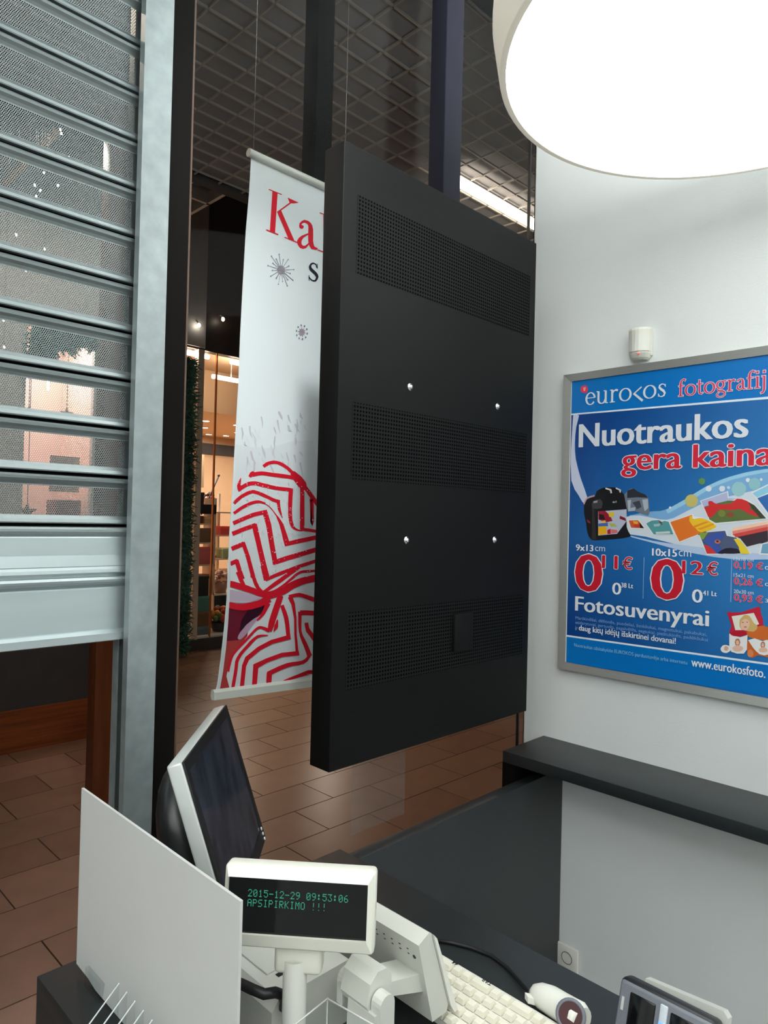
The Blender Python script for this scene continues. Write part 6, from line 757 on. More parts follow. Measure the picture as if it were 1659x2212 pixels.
# white selvedge that widens towards the curled bottom corner
mb = MB()
outer = [e for e in edge if e[1] < 1.60]
inner = [(1.152 + 0.004, 1.60)] + [(x + 0.004, z) for x, z in DATA['margin']]
q = [(x, z) for x, z in outer] + [(x, z) for x, z in reversed(inner)]
mb.face([(x, YB - 0.0042, z) for x, z in q], 0, False, (222, 226, 228))
obj('selvedge', mb, M_cloth, bn)
mb = MB(); mb.tube([(1.182, YB - 0.004, 2.806), (BX1 + 0.006, YB - 0.004, 2.808)], 0.0125, 12)
obj('top_rail', mb, M_white_pl, bn)
mb = MB(); mb.prism([(YB - 0.012, 1.150), (YB - 0.012, 1.172), (YB - 0.004, 1.180), (YB + 0.006, 1.178), (YB + 0.010, 1.160), (YB + 0.004, 1.148)], 0, 1.110, BX1 + 0.004)
for i in range(len(mb.v)):
    x, y, z = mb.v[i]; mb.v[i] = (x, y, z + (x - 1.114) * -0.045 + 0.012)
obj('bottom_rail', mb, M_white_pl, bn)
for x in (1.20, 1.57):
    mb = MB(); mb.tube([(x, YB - 0.004, 2.82), (x, YB - 0.004, 3.985)], 0.0006, 5)
    obj('hanging_wire', mb, M_alu, bn)

hp = thing('ceiling_post', (1.64, 2.04, 1.75), 'dark post hanging from the mall ceiling behind the banner', 'post')
B('tube', (1.604, 2.0, 1.75), (1.682, 2.08, 3.99), M_gap, hp, 0.003)
B('end_plate', (1.598, 1.994, 1.744), (1.688, 2.086, 1.75), M_blackpl, hp)

# ================================================================== ROUND PENDANT LAMP
def round_lamp(c, label, r=0.512, glow=M_lamp):
    t = thing('pendant_lamp', (c[0], c[1], c[2]), label, 'lamp')
    mb = MB(); mb.lathe([(r - 0.014, 0.0), (r - 0.002, 0.0), (r, 0.003), (r + 0.016, 0.10), (r + 0.016, 0.125), (r - 0.02, 0.13), (0.03, 0.13)], c, 96)
    obj('shade', mb, M_shade, t)
    mb = MB(); mb.lathe([(0.0002, 0.004), (r - 0.03, 0.004), (r - 0.014, 0.002)], c, 96)
    obj('diffuser', mb, glow, t)
    mb = MB(); mb.lathe([(r - 0.03, 0.1315), (0.1, 0.1315)], c, 64)
    obj('added_uplight', mb, M_lampup, t)  # upward glow added to brighten the wall above the lamp
    for k in range(3):
        a = 2 * pi * k / 3 + 0.5
        mb = MB(); mb.tube([(c[0] + 0.42 * cos(a), c[1] + 0.42 * sin(a), c[2] + 0.13), (c[0] + 0.06 * cos(a), c[1] + 0.06 * sin(a), 3.57)], 0.0015, 6)
        obj('suspension_wire', mb, M_alu, t)
    mb = MB(); mb.lathe([(0.0002, 3.56), (0.09, 3.56), (0.095, 3.57), (0.095, 3.6)], (c[0], c[1], 0), 32)
    obj('ceiling_rose', mb, M_lampwhite, t)
    return t
round_lamp((1.497, 0.466, 2.650), 'big round white pendant lamp glowing above the white wall', glow=M_lamp_front)
for (x, y, where) in FILL_LAMPS:
    round_lamp((x, y, 2.650), 'added round white fill pendant %s, outside the picture' % where)

# ================================================================== MOTION SENSOR
pir = thing('motion_sensor', (2.24, 1.035, 2.245), 'small white motion sensor with a red light above the blue poster', 'sensor')
Mz = Matrix.Translation((2.238, 1.040, 2.303)) @ Matrix.Rotation(radians(14), 4, 'Z') @ Matrix.Diagonal((1.0, 1.14, 0.93, 1.0))
def sensor_prof(w, d, n=10):
    return [(0.0, -w)] + [(-d * cos(pi / 2 * (i / n - .5) * 2 * 0.98) ** 0.8, w * sin(pi / 2 * (i / n - .5) * 2)) for i in range(n + 1)] + [(0.0, w)]
mb = MB()
levels = [(-0.056, 0.020, 0.022), (-0.050, 0.027, 0.030), (-0.036, 0.0315, 0.040), (0.046, 0.034, 0.042), (0.054, 0.0335, 0.038), (0.057, 0.030, 0.030)]
rings = []
for (z, w, d) in levels:
    rings.append([(-0.006 + x * 1.0, y, z) for x, y in sensor_prof(w, d)])
n = len(rings[0])
for i in range(len(rings) - 1):
    for k in range(n):
        k2 = (k + 1) % n
        mb.face([rings[i][k], rings[i][k2], rings[i + 1][k2], rings[i + 1][k]], 0, True)
mb.face(rings[0][::-1]); mb.face(rings[-1])
bm = bmesh.new(); bm.free()
mb.xf(Mz); obj('housing', mb, M_beige_pl, pir)
mb = MB()
lr = [[(-0.0075 + x * 1.02, y, z) for x, y in sensor_prof(0.0325, 0.0415)][2:-2] for z in (-0.030, 0.028)]
for k in range(len(lr[0]) - 1):
    mb.face([lr[0][k], lr[0][k + 1], lr[1][k + 1], lr[1][k]], 0, True)
mb.xf(Mz); obj('lens_window', mb, M_white_pl, pir)
mb = MB(); mb.rbox((-0.048, -0.0035, -0.041), (-0.042, 0.0035, -0.037), 0.001)
mb.xf(Mz); obj('indicator_light', mb, mat('red indicator', (240, 120, 120), 0.4, emit=(255, 60, 60), estr=0.8), pir)
B('mounting_plate', (2.228, 1.000, 2.262), (2.24, 1.030, 2.352), M_white_pl, pir, 0.003)

# ================================================================== POSTER IN ALUMINIUM FRAME
po = thing('poster', (2.24, 0.95, 1.19), 'blue photo price poster in an aluminium snap frame on the white wall', 'poster')
PY0, PY1, PZ0, PZ1 = 0.571, 1.318, 1.1875, 2.2370
FW = 0.0255
def bar(name, a, b, c, d):
    # mitred frame bar, sloping towards the wall on its inner side
    mb = MB()
    (y0, z0), (y1, z1), (y2, z2), (y3, z3) = a, b, c, d
    xo, xi, xb = 2.2175, 2.2225, 2.2395
    P = [(xo, y0, z0), (xo, y1, z1), (xi, y2, z2), (xi, y3, z3)]
    Q = [(xb, y0, z0), (xb, y1, z1), (xb, y2, z2), (xb, y3, z3)]
    mb.add(P + Q, [(0, 1, 2, 3), (7, 6, 5, 4), (0, 4, 5, 1), (1, 5, 6, 2), (2, 6, 7, 3), (3, 7, 4, 0)])
    obj(name, mb, M_alu, po)
i0, i1, j0, j1 = PY0 + FW, PY1 - FW, PZ0 + FW, PZ1 - FW
bar('frame_bar', (PY0, PZ1), (PY1, PZ1), (i1, j1), (i0, j1))
bar('frame_bar', (PY1, PZ0), (PY0, PZ0), (i0, j0), (i1, j0))
bar('frame_bar', (PY1, PZ1), (PY1, PZ0), (i1, j0), (i1, j1))
bar('frame_bar', (PY0, PZ0), (PY0, PZ1), (i0, j1), (i0, j0))
B('backing', (2.2285, PY0 + 0.004, PZ0 + 0.004), (2.2395, PY1 - 0.004, PZ1 - 0.004), M_white_pl, po)
# the printed sheet: blue graded from dark at the left to light at the middle
XS = 2.2280
mb = MB(); mb.face([(XS, i1 - 0.003, j0), (XS, i0, j0), (XS, i0, j1), (XS, i1 - 0.003, j1)])
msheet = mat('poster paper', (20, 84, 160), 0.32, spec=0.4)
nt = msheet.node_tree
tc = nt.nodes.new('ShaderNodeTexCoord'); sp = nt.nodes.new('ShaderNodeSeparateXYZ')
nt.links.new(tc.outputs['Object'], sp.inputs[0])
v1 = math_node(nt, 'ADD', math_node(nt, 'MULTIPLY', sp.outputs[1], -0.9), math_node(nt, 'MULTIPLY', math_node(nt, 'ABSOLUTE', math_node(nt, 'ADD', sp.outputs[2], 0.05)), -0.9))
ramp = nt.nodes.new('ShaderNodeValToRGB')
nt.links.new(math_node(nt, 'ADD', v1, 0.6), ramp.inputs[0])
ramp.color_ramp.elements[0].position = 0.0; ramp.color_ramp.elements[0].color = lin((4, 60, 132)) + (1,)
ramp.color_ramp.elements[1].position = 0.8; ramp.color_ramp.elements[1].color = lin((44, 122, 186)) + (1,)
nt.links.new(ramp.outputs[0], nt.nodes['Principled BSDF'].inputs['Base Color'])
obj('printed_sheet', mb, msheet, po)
def clip_rect(pts):
    """keep a printed shape inside the visible sheet (y, z)"""
    def cl(pts, ax, lim, keep_le):
        out = []
        for i in range(len(pts)):
            a, b = pts[i], pts[(i + 1) % len(pts)]
            ia = a[ax] <= lim if keep_le else a[ax] >= lim
            ib = b[ax] <= lim if keep_le else b[ax] >= lim
            if ia: out.append(a)
            if ia != ib:
                t = (lim - a[ax]) / (b[ax] - a[ax])
                out.append((a[0] + t * (b[0] - a[0]), a[1] + t * (b[1] - a[1])))
        return out
    for ax, lim, le in ((0, i1 - 0.003, True), (0, i0, False), (1, j1, True), (1, j0, False)):
        pts = cl(pts, ax, lim, le)
        if not pts: return pts
    return pts
LAY = 0.00016
def print_part(name, polys):
    mb = MB()
    for (layer, col, pts) in polys:
        q = clip_rect([tuple(p) for p in pts])
        if len(q) > 2:
            mb.face([(XS - LAY * (layer + 1) - 4e-6 * len(mb.f), y, z) for y, z in q], 0, False, tuple(col))
    if mb.f: obj(name, mb, M_print, po)
for nm, k in (('band_print', 0), ('rule_print', 1), ('band_print', 2), ('rule_print', 3), ('rule_print', 4), ('rule_print', 5)):
    print_part(nm, [DATA['band'][k]])
for part, polys in DATA['pic'].items():
    if part == 'bubble_print':
        for p in polys: print_part(part, [p])
    else:
        print_part(part.split('.')[0], polys)
# printed words set in Blender's own built-in face
def text_mesh(s, offset):
    c = bpy.data.curves.new('words', 'FONT')
    c.body = s; c.size = 1.0; c.offset = offset; c.resolution_u = 3
    t = bpy.data.objects.new('words', c)
    COL.objects.link(t)
    dg = bpy.context.evaluated_depsgraph_get()
    me = bpy.data.meshes.new_from_object(t.evaluated_get(dg))
    V = [v.co.copy() for v in me.vertices]; Fc = [tuple(p.vertices) for p in me.polygons]
    bpy.data.objects.remove(t); bpy.data.curves.remove(c); bpy.data.meshes.remove(me)
    return V, Fc
for (s, yl, yr, z0, z1, col, ocol, bold, olw) in DATA['texts']:
    V, Fc = text_mesh(s, 0.0)
    x0 = min(v.x for v in V); x1 = max(v.x for v in V); y0 = min(v.y for v in V); y1 = max(v.y for v in V)
    sx = (yl - yr) / (x1 - x0); sz = (z1 - z0) / (y1 - y0)
    mb = MB()
    def put(V, Fc, c, lay):
        k = len(mb.v)
        mb.v += [(XS - LAY * (lay + 1), yl - (v.x - x0) * sx, z0 + (v.y - y0) * sz) for v in V]
        for f in Fc:
            mb.f.append(tuple(i + k for i in f)); mb.m.append(0); mb.sm.append(False); mb.ink.append(tuple(c))
    unit = (z1 - z0)
    em = sz                      # one em in metres
    n = 0
    if ocol:
        for q in range(8):
            a = 2 * pi * q / 8
            put([Vector((v.x + (olw + bold * abs(cos(a))) * cos(a) * em / sx, v.y + olw * sin(a), 0)) for v in V], Fc, ocol, 11 + n * 0.05); n += 1
    for d in ((-bold, 0.0, bold) if bold > 0 else (0.0,)):
        put([Vector((v.x + d * em / sx, v.y, 0)) for v in V], Fc, col, 13 + n * 0.05); n += 1
    # letters that run under the frame at the right-hand side are cut there
    m2 = MB()
    for f, ink in zip(mb.f, mb.ink):
        q = clip_rect([(mb.v[i][1], mb.v[i][2]) for i in f])
        if len(q) > 2: m2.face([(mb.v[f[0]][0], y, z) for y, z in q], 0, False, ink)
    obj('lettering_print', m2, M_print, po)
# the two serif words of the heading, drawn as strokes
def arc(cx, cy, rx, ry, a0, a1, thick, thin, n=14):
    pts, w = [], []
    for i in range(n + 1):
        a = radians(a0 + (a1 - a0) * i / n)
        pts.append((cx + rx * cos(a), cy + ry * sin(a))); w.append(thin + (thick - thin) * abs(cos(a)) ** 1.3)
    return pts, w
TK, TN = 0.17, 0.07
GL = {
 'e': (0.92, [arc(.45, .48, .36, .46, 5, 325, TK, TN), ([(.14, .54), (.80, .54)], [TN, TN])]),
 'u': (1.08, [([(.2, .97), (.2, .3)], [TK, TK]), arc(.48, .3, .28, .28, 180, 360, TK, TN), ([(.8, .97), (.8, .03)], [TK, TK]), ([(.03, .96), (.2, .96)], [TN, TN]), ([(.62, .96), (.8, .96)], [TN, TN]), ([(.8, .03), (1.0, .03)], [TN, TN])]),
 'r': (.78, [([(.25, .97), (.25, .03)], [TK, TK]), ([(.06, .03), (.48, .03)], [TN, TN]), ([(.07, .95), (.25, .95)], [TN, TN]), ([(.25, .62), (.38, .85), (.55, .93), (.7, .86)], [.06, .1, .15, .17])]),
 'o': (1.06, [arc(.52, .48, .42, .46, 0, 360, TK, TN, 26)]),
 'k': (.82, [([(.72, .92), (.12, .46)], [.10, .10]), ([(.12, .50), (.82, -.12)], [.16, .17])]),
 's': (.74, [([(.60, .78), (.52, .90), (.36, .94), (.2, .86), (.17, .72), (.3, .57), (.48, .44), (.58, .28), (.52, .1), (.34, .03), (.18, .08), (.12, .24)], [.06, .07, .08, .12, .15, .18, .18, .15, .12, .08, .07, .06]), ([(.61, .70), (.61, .92)], [.05, .05]), ([(.11, .04), (.11, .28)], [.05, .05])]),
 'f': (.66, [([(.26, .03), (.26, 1.2)], [TK, TK]), ([(.26, 1.2), (.33, 1.4), (.48, 1.5), (.68, 1.42)], [TK, .12, .1, .17]), ([(.06, .93), (.56, .93)], [TN, TN]), ([(.06, .03), (.5, .03)], [TN, TN])]),
 't': (.68, [([(.28, 1.28), (.28, .26)], [.12, TK]), ([(.28, .26), (.33, .08), (.46, .03), (.62, .12)], [TK, .13, .09, .05]), ([(.06, .93), (.58, .93)], [TN, TN])]),
 'g': (.98, [arc(.42, .64, .3, .31, 0, 360, .15, TN, 22), ([(.28, .38), (.18, .24), (.26, .12), (.6, .08), (.82, -.06), (.82, -.26), (.62, -.42), (.36, -.44), (.14, -.34), (.12, -.18), (.28, -.02)], [.07, .08, .12, .15, .14, .1, .07, .07, .1, .1, .06]), ([(.64, .86), (.78, .96), (.92, .9)], [.06, .08, .12])]),
 'a': (.88, [([(.16, .74), (.22, .88), (.4, .94), (.56, .86), (.6, .68), (.6, .18), (.68, .05), (.84, .08)], [.13, .1, .07, .11, TK, TK, .12, .05]), ([(.58, .56), (.34, .48), (.16, .36), (.14, .18), (.28, .04), (.46, .08), (.6, .22)], [.06, .08, .12, .15, .12, .08, .06])]),
 'i': (.52, [([(.27, .97), (.27, .03)], [TK, TK]), ([(.08, .95), (.27, .95)], [TN, TN]), ([(.06, .03), (.48, .03)], [TN, TN]), ([(.17, 1.33), (.35, 1.33)], [.18, .18])]),
 'j': (.52, [([(.3, .97), (.3, -.2), (.2, -.4), (.02, -.46)], [TK, TK, .13, .1]), ([(.1, .95), (.3, .95)], [TN, TN]), ([(.2, 1.33), (.38, 1.33)], [.18, .18])]),
}
def ribbon(pts, w):
    L, Rr = [], []
    n = len(pts)
    for i in range(n):
        a, b = pts[max(i - 1, 0)], pts[min(i + 1, n - 1)]
        dx, dy = b[0] - a[0], b[1] - a[1]; l = hypot(dx, dy) or 1
        nx, ny = -dy / l, dx / l
        L.append((pts[i][0] + nx * w[i] / 2, pts[i][1] + ny * w[i] / 2)); Rr.append((pts[i][0] - nx * w[i] / 2, pts[i][1] - ny * w[i] / 2))
    return [[L[i], L[i + 1], Rr[i + 1], Rr[i]] for i in range(n - 1)]
for word, (yl, yr, z0, xh), col, ocol in DATA['logo']:
    tot = sum(GL[ch][0] for ch in word)
    sx = (yl - yr) / tot
    mb = MB()
    for (c, grow, lay) in (((ocol, 0.11, 11), (col, 0.0, 13)) if ocol else ((col, 0.0, 13),)):
        x = 0.0
        for ch in word:
            adv, strokes = GL[ch]
            for pts, w in strokes:
                p = list(pts)
                if grow:
                    (ax, ay), (bx, by) = p[0], p[1]; l = hypot(bx - ax, by - ay); p[0] = (ax - (bx - ax) / l * grow / 2, ay - (by - ay) / l * grow / 2)
                    (ax, ay), (bx, by) = p[-1], p[-2]; l = hypot(bx - ax, by - ay); p[-1] = (ax - (bx - ax) / l * grow / 2, ay - (by - ay) / l * grow / 2)
                for q in ribbon(p, [k + grow for k in w]):
                    qq = clip_rect([(yl - (x + a) * sx, z0 + b * xh) for a, b in q])
                    if len(qq) > 2: mb.face([(XS - LAY * (lay + 1) - 2e-6 * len(mb.f), y, z) for y, z in qq], 0, False, tuple(c))
            x += adv
    obj('lettering_print', mb, M_print, po)

# ================================================================== DARK DESK, LOW PARTITION, SALES COUNTER
de = thing('wall_desk', (2.11, 0.4, 0), 'dark narrow desk top with an end leg along the white wall', 'desk')
B('desk_top', (1.985, -1.6, 0.891), (2.24, 1.382, 0.929), M_dark, de, 0.0015)
mb = MB(); mb.box((1.985, 1.346, 0), (2.24, 1.382, 0.891))
obj('end_leg', mb, M_darkwood, de)
mb = MB(); mb.lathe([(0.0001, 0.003), (0.006, 0.003), (0.007, 0.0)], n=14); mb.xf(Matrix.Translation((2.10, 1.3458, 0.86)) @ Matrix.Rotation(pi / 2, 4, 'X'))
obj('screw_cap', mb, M_white_pl, de)

pt = tag(B('low_partition', (0.86, 1.300, 0), (2.239, 1.340, 0.833), M_dark, None, 0.0015), 'low dark grey partition panel standing along the inside of the window', 'partition')

ct = thing('sales_counter', (0.775, 0.4, 0), 'dark grey sales counter carrying the till equipment', 'counter')
B('counter_top', (0.437, 0.12, 0.887), (1.112, 1.228, 0.925), M_dark, ct, 0.0015)
B('counter_body', (0.4375, 0.1205, 0.0), (1.1115, 1.2275, 0.887), M_dark, ct)

# wall socket under the desk
so = thing('wall_socket', (2.24, 1.263, 0.135), 'white round-hole power socket low on the white wall under the desk', 'socket')
mb = MB(); mb.rbox((2.229, 1.222, 0.140), (2.24, 1.303, 0.222), 0.003)
obj('cover_plate', mb, M_white_pl, so)
mb = MB(); mb.lathe([(0.0215, 0.0), (0.0195, 0.0015), (0.0195, -0.006), (0.0001, -0.006)], n=28)
mb.xf(Matrix.Translation((2.2275, 1.263, 0.181)) @ Matrix.Rotation(-pi / 2, 4, 'Y'))
obj('socket_well', mb, mat('socket well', (120, 112, 110), 0.5), so)
for dz in (-0.0095, 0.0095):
    mb = MB(); mb.lathe([(0.0026, 0.0002), (0.0001, 0.0002)], n=10); mb.xf(Matrix.Translation((2.2332, 1.263 + dz, 0.181)) @ Matrix.Rotation(-pi / 2, 4, 'Y'))
    obj('pin_hole', mb, M_blackpl, so)

# ================================================================== WHITE BOARD ON THE COUNTER
bd = thing('screen_board', (0.492, 0.96, 0.925), 'upright plain white board on the left edge of the counter', 'board')
mb = MB(); mb.prism([(0.719, 0.930), (1.120, 0.930), (1.150, 0.935), (1.198, 0.937), (1.198, 1.233), (0.719, 1.233)], 0, 0.490, 0.494)
obj('panel', mb, M_board, bd)
for y0, y1 in ((1.085, 1.150), (0.760, 0.825)):
    mb = MB(); mb.prism([(y0 + 0.008, 0.9253), (y1, 0.9253), (y1 - 0.004, 0.958), (y0, 0.958)], 0, 0.4835, 0.4895); mb.box((0.4945, y0, 0.9253), (0.500, y1, 0.945)); mb.box((0.4895, y0 + 0.01, 0.9253), (0.4945, y1 - 0.01, 0.9265))
    o = obj('foot', mb, M_acryl, bd); o['label'] = 'clear acrylic foot'

# ================================================================== FLAT MONITOR (LCD)
wv = Vector((0.234, 0.247, 0)).normalized()          # along the top edge, away from the camera
nv = Vector((wv.y, -wv.x, 0))                          # the way the screen faces
tilt = radians(17.8)
up = Vector((0, 0, 1)) * cos(tilt) - nv * sin(tilt)
fn = nv * cos(tilt) + Vector((0, 0, 1)) * sin(tilt)
Rm = Matrix((wv, fn, up)).transposed()
top_mid = Vector((0.671, 1.1035, 1.319))
lm = thing('flat_monitor', (0.66, 1.10, 0.925), 'slim monitor with silver edge and dark blank screen, tilted back beside the white board', 'monitor')
Mm = Matrix.Translation(top_mid) @ Rm.to_4x4()
W2 = 0.170
mb = MB(); mb.rbox((-W2, -0.026, -0.285), (W2, -0.001, 0.0), 0.004, 2); mb.xf(Mm); obj('case', mb, M_silver, lm)
mb = MB()
for a, b in (((-W2 + 0.002, -0.001, -0.020), (W2 - 0.002, 0.0025, -0.001)), ((-W2 + 0.002, -0.001, -0.283), (W2 - 0.002, 0.0025, -0.258)), ((-W2 + 0.002, -0.001, -0.258), (-W2 + 0.018, 0.0025, -0.020)), ((W2 - 0.018, -0.001, -0.258), (W2 - 0.002, 0.0025, -0.020))):
    mb.box(a, b)
mb.xf(Mm); obj('bezel', mb, M_blackpl, lm)
mb = MB(); mb.box((-W2 + 0.018, -0.001, -0.258), (W2 - 0.018, 0.0008, -0.020)); mb.xf(Mm)
msc = mat('monitor glass reflections', (44, 48, 58), 0.16, noise=0.5, nscale=9, stretch=(5, 1, 1.2))  # streaky blue-grey reflections painted into the screen colour
obj('screen', mb, msc, lm)
for k in range(3):
    mb = MB(); mb.lathe([(0.0001, 0.002), (0.0032, 0.0015), (0.0036, 0.0)], n=12); mb.xf(Mm @ Matrix.Translation((W2 - 0.012 - 0.002 * k, 0.0025, -0.268 + 0.011 * (k - 1))) @ Matrix.Rotation(-pi / 2, 4, 'X'))
    obj('button', mb, M_silver, lm)
mb = MB(); mb.ellipsoid((0.0, -0.062, -0.15), (0.135, 0.055, 0.115), 12); mb.xf(Mm); obj('rear_housing', mb, M_blackpl, lm)
nb = Mm @ Vector((0.0, -0.075, -0.20)); ft = Vector((nb.x + 0.01, nb.y - 0.01, 0.938))
mb = MB(); mb.tube([nb, (nb.x, nb.y, nb.z - 0.06), ft], [0.026, 0.024, 0.030], 14); obj('neck', mb, M_blackpl, lm)
mb = MB(); mb.lathe([(0.0001, 0.016), (0.05, 0.014), (0.085, 0.006), (0.088, 0.0003), (0.0001, 0.0003)], (ft.x + 0.02, ft.y - 0.03, 0.925), 32); obj('stand_base', mb, M_blackpl, lm)

# ================================================================== CUSTOMER DISPLAY ON A POLE
cd = thing('customer_display', (0.602, 0.751, 0.925), 'ivory customer display on a pole showing green date and time digits', 'display')
along = Vector((0.652, -0.758, 0)); fac = Vector((-0.758, -0.652, 0))
tl = radians(8)
upv = Vector((0, 0, 1)) * cos(tl) - fac * sin(tl)
fnv = fac * cos(tl) + Vector((0, 0, 1)) * sin(tl)
Mv = Matrix.Translation((0.6045, 0.7490, 1.1685)) @ Matrix((along, -fnv, upv)).transposed().to_4x4()
HW, HH = 0.105, 0.053
mb = MB()
# housing with a chamfered front: back plate, flared front rim around the recessed window
O = [(-HW, -HH), (HW, -HH), (HW, HH), (-HW, HH)]
mb.rbox((-HW, 0.0, -HH), (HW, 0.030, HH), 0.006, 3)
mb.xf(Mv); obj('housing', mb, M_beige_pl, cd)
wx0, wx1, wz0, wz1 = -0.0975, 0.0945, -0.0335, 0.0385
mb = MB()
Oo = [(-HW + .003, -HH + .003), (HW - .003, -HH + .003), (HW - .003, HH - .003), (-HW + .003, HH - .003)]
Ii = [(wx0, wz0), (wx1, wz0), (wx1, wz1), (wx0, wz1)]
for k in range(4):
    a, b, c, d = Oo[k], Oo[(k + 1) % 4], Ii[(k + 1) % 4], Ii[k]
    mb.face([(a[0], 0.0, a[1]), (b[0], 0.0, b[1]), (c[0], -0.007, c[1]), (d[0], -0.007, d[1])])
    mb.face([(d[0], -0.007, d[1]), (c[0], -0.007, c[1]), (c[0], -0.0012, c[1]), (d[0], -0.0012, d[1])])
mb.xf(Mv); obj('front_rim', mb, M_beige_pl, cd)
mb = MB(); mb.face([(wx0, -0.0015, wz0), (wx1, -0.0015, wz0), (wx1, -0.0015, wz1), (wx0, -0.0015, wz1)]); mb.xf(Mv); win_ = obj('window', mb, M_screen, cd)
FONT = {'0': '0E11131519110E', '1': '040C040404040E', '2': '0E11010204081F', '3': '1F02040201110E', '5': '1F101E0101110E', '6': '0608101E11110E', '9': '0E11110F01020C', '-': '0000001F000000', ':': '000C0C000C0C00', ' ': '00000000000000',
        'A': '0E11111F111111', 'P': '1E11111E101010', 'S': '0F10100E01011E', 'I': '0E04040404040E', 'R': '1E11111E141211', 'K': '11121418141211', 'M': '111B1515111111', 'O': '0E11111111110E', '!': '04040404000004'}
mb = MB()
px = 0.00098
for line, (s, zt) in enumerate((('2015-12-29 09:53:06', 0.0222), ('APSIPIRKIMO !!!', 0.0098))):
    for ci, ch in enumerate(s):
        hx = FONT[ch]
        for r in range(7):
            bits = int(hx[2 * r:2 * r + 2], 16)
            for c in range(5):
                if bits >> (4 - c) & 1:
                    x = -0.0700 + ci * 0.00735 + c * px * 1.16; z = zt - r * px * 1.38
                    mb.face([(x, -0.0019, z - px * 1.2), (x + px, -0.0019, z - px * 1.2), (x + px, -0.0019, z), (x, -0.0019, z)])
mb.xf(Mv); o = obj('digits', mb, mat('green vacuum digits', (20, 60, 50), 0.5, emit=(60, 190, 150), estr=0.55), cd); o['label'] = 'glowing green dot-matrix text'
mb = MB(); mb.rbox((-0.033, 0.004, -0.093), (0.033, 0.036, -0.052), 0.007, 3); mb.xf(Matrix.Translation((0.6045, 0.7490, 1.1685)) @ Matrix((along, -fac, Vector((0, 0, 1)))).transposed().to_4x4()); obj('bracket', mb, M_beige_pl, cd)
mb = MB(); mb.lathe([(0.0165, 0.0), (0.0165, 0.165)], (0.612, 0.762, 0.93), 28); obj('pole', mb, M_white_pl, cd)
mb = MB(); mb.lathe([(0.0001, 0.016), (0.02, 0.016), (0.030, 0.010), (0.033, 0.0003), (0.0001, 0.0003)], (0.612, 0.762, 0.925), 32); obj('pole_base', mb, M_beige_pl, cd)

# ================================================================== RECEIPT PRINTER
rp = thing('receipt_printer', (0.70, 0.86, 0.925), 'pale grey receipt printer box behind the display pole', 'printer')
mb = MB(); mb.prism([(0.600, 0.9253), (0.745, 0.9253), (0.745, 1.020), (0.612, 1.020), (0.600, 1.006)], 1, 0.796, 0.975); obj('body', mb, M_grey_pl, rp)
B('lid', (0.630, 0.850, 1.0195), (0.740, 0.972, 1.0225), M_grey_pl, rp, 0.001)
B('paper_slot', (0.640, 0.835, 1.0195), (0.735, 0.843, 1.0208), M_blackpl, rp)
mb = MB(); mb.tube([(0.575, 0.955, 0.933), (0.573, 0.925, 0.972), (0.572, 0.885, 1.018), (0.572, 0.855, 1.036), (0.572, 0.830, 1.043), (0.573, 0.806, 1.047), (0.580, 0.788, 1.046), (0.598, 0.7865, 1.041), (0.610, 0.787, 1.032), (0.617, 0.789, 1.018), (0.619, 0.7945, 1.006)], 0.0072, 10)
tag(obj('power_cable', mb, M_cable), 'thick black cable looping beside the grey printer and the display pole', 'cable')

# ================================================================== TILL TERMINAL SEEN FROM THE BACK
tm = thing('till_screen', (0.78, 0.76, 0.925), 'pale till touch screen seen from its back, leaning on a hinged stand', 'till')
# profile in x, z; extruded along y
mb = MB(); mb.prism([(0.771, 1.083), (0.794, 1.093), (0.799, 1.090), (0.843, 0.965), (0.838, 0.956), (0.806, 0.956)], 1, 0.676, 0.945); obj('rear_cover', mb, M_grey_pl, tm)
mb = MB(); mb.prism([(0.8005, 1.0885), (0.808, 1.080), (0.8605, 0.951), (0.8545, 0.949), (0.844, 0.964)], 1, 0.672, 0.949); obj('front_bezel', mb, M_white_pl, tm)
mb = MB()
for k in range(14):
    y = 0.70 + k * 0.0165
    for zq in (1.066, 1.058):
        x = 0.771 + (1.083 - zq) * (0.041 / 0.147)
        mb.box((x - 0.0004, y, zq - 0.0007), (x + 0.003, y + 0.0035, zq + 0.0007))
obj('vent_slots', mb, M_blackpl, tm, kind='stuff')
mb = MB(); mb.lathe([(0.0001, 0.001), (0.003, 0.001), (0.0035, 0)], n=12); mb.xf(Matrix.Translation((0.7785, 0.690, 1.058)) @ Matrix.Rotation(radians(-106), 4, 'Y')); obj('lock_screw', mb, M_blackpl, tm)
# hinge: barrel between two ears on top of the stand column
mb = MB(); mb.prism([(0.672, 0.926), (0.722, 0.926), (0.712, 1.030), (0.676, 1.030)], 1, 0.668, 0.722); obj('stand_column', mb, M_grey_pl, tm)
mb = MB(); mb.prism([(0.674, 1.036), (0.680, 1.064), (0.694, 1.076), (0.712, 1.074), (0.722, 1.060), (0.720, 1.030), (0.700, 1.020), (0.680, 1.024)], 1, 0.682, 0.736); obj('hinge_block', mb, M_grey_pl, tm)
for y0, y1 in ((0.662, 0.680), (0.738, 0.750)):
    mb = MB(); mb.prism([(0.680, 1.008), (0.708, 1.008)] + [(0.694 + 0.014 * cos(a), 1.040 + 0.014 * sin(a)) for a in [pi * k / 8 for k in range(0, 9)]], 1, y0, y1); obj('hinge_ear', mb, M_grey_pl, tm)
mb = MB(); mb.prism([(0.715, 1.050), (0.790, 1.030), (0.800, 1.000), (0.722, 1.028)], 1, 0.685, 0.733); obj('hinge_arm', mb, M_grey_pl, tm)
B('stand_foot', (0.655, 0.645, 0.9252), (0.745, 0.735, 0.934), M_grey_pl, tm, 0.004)

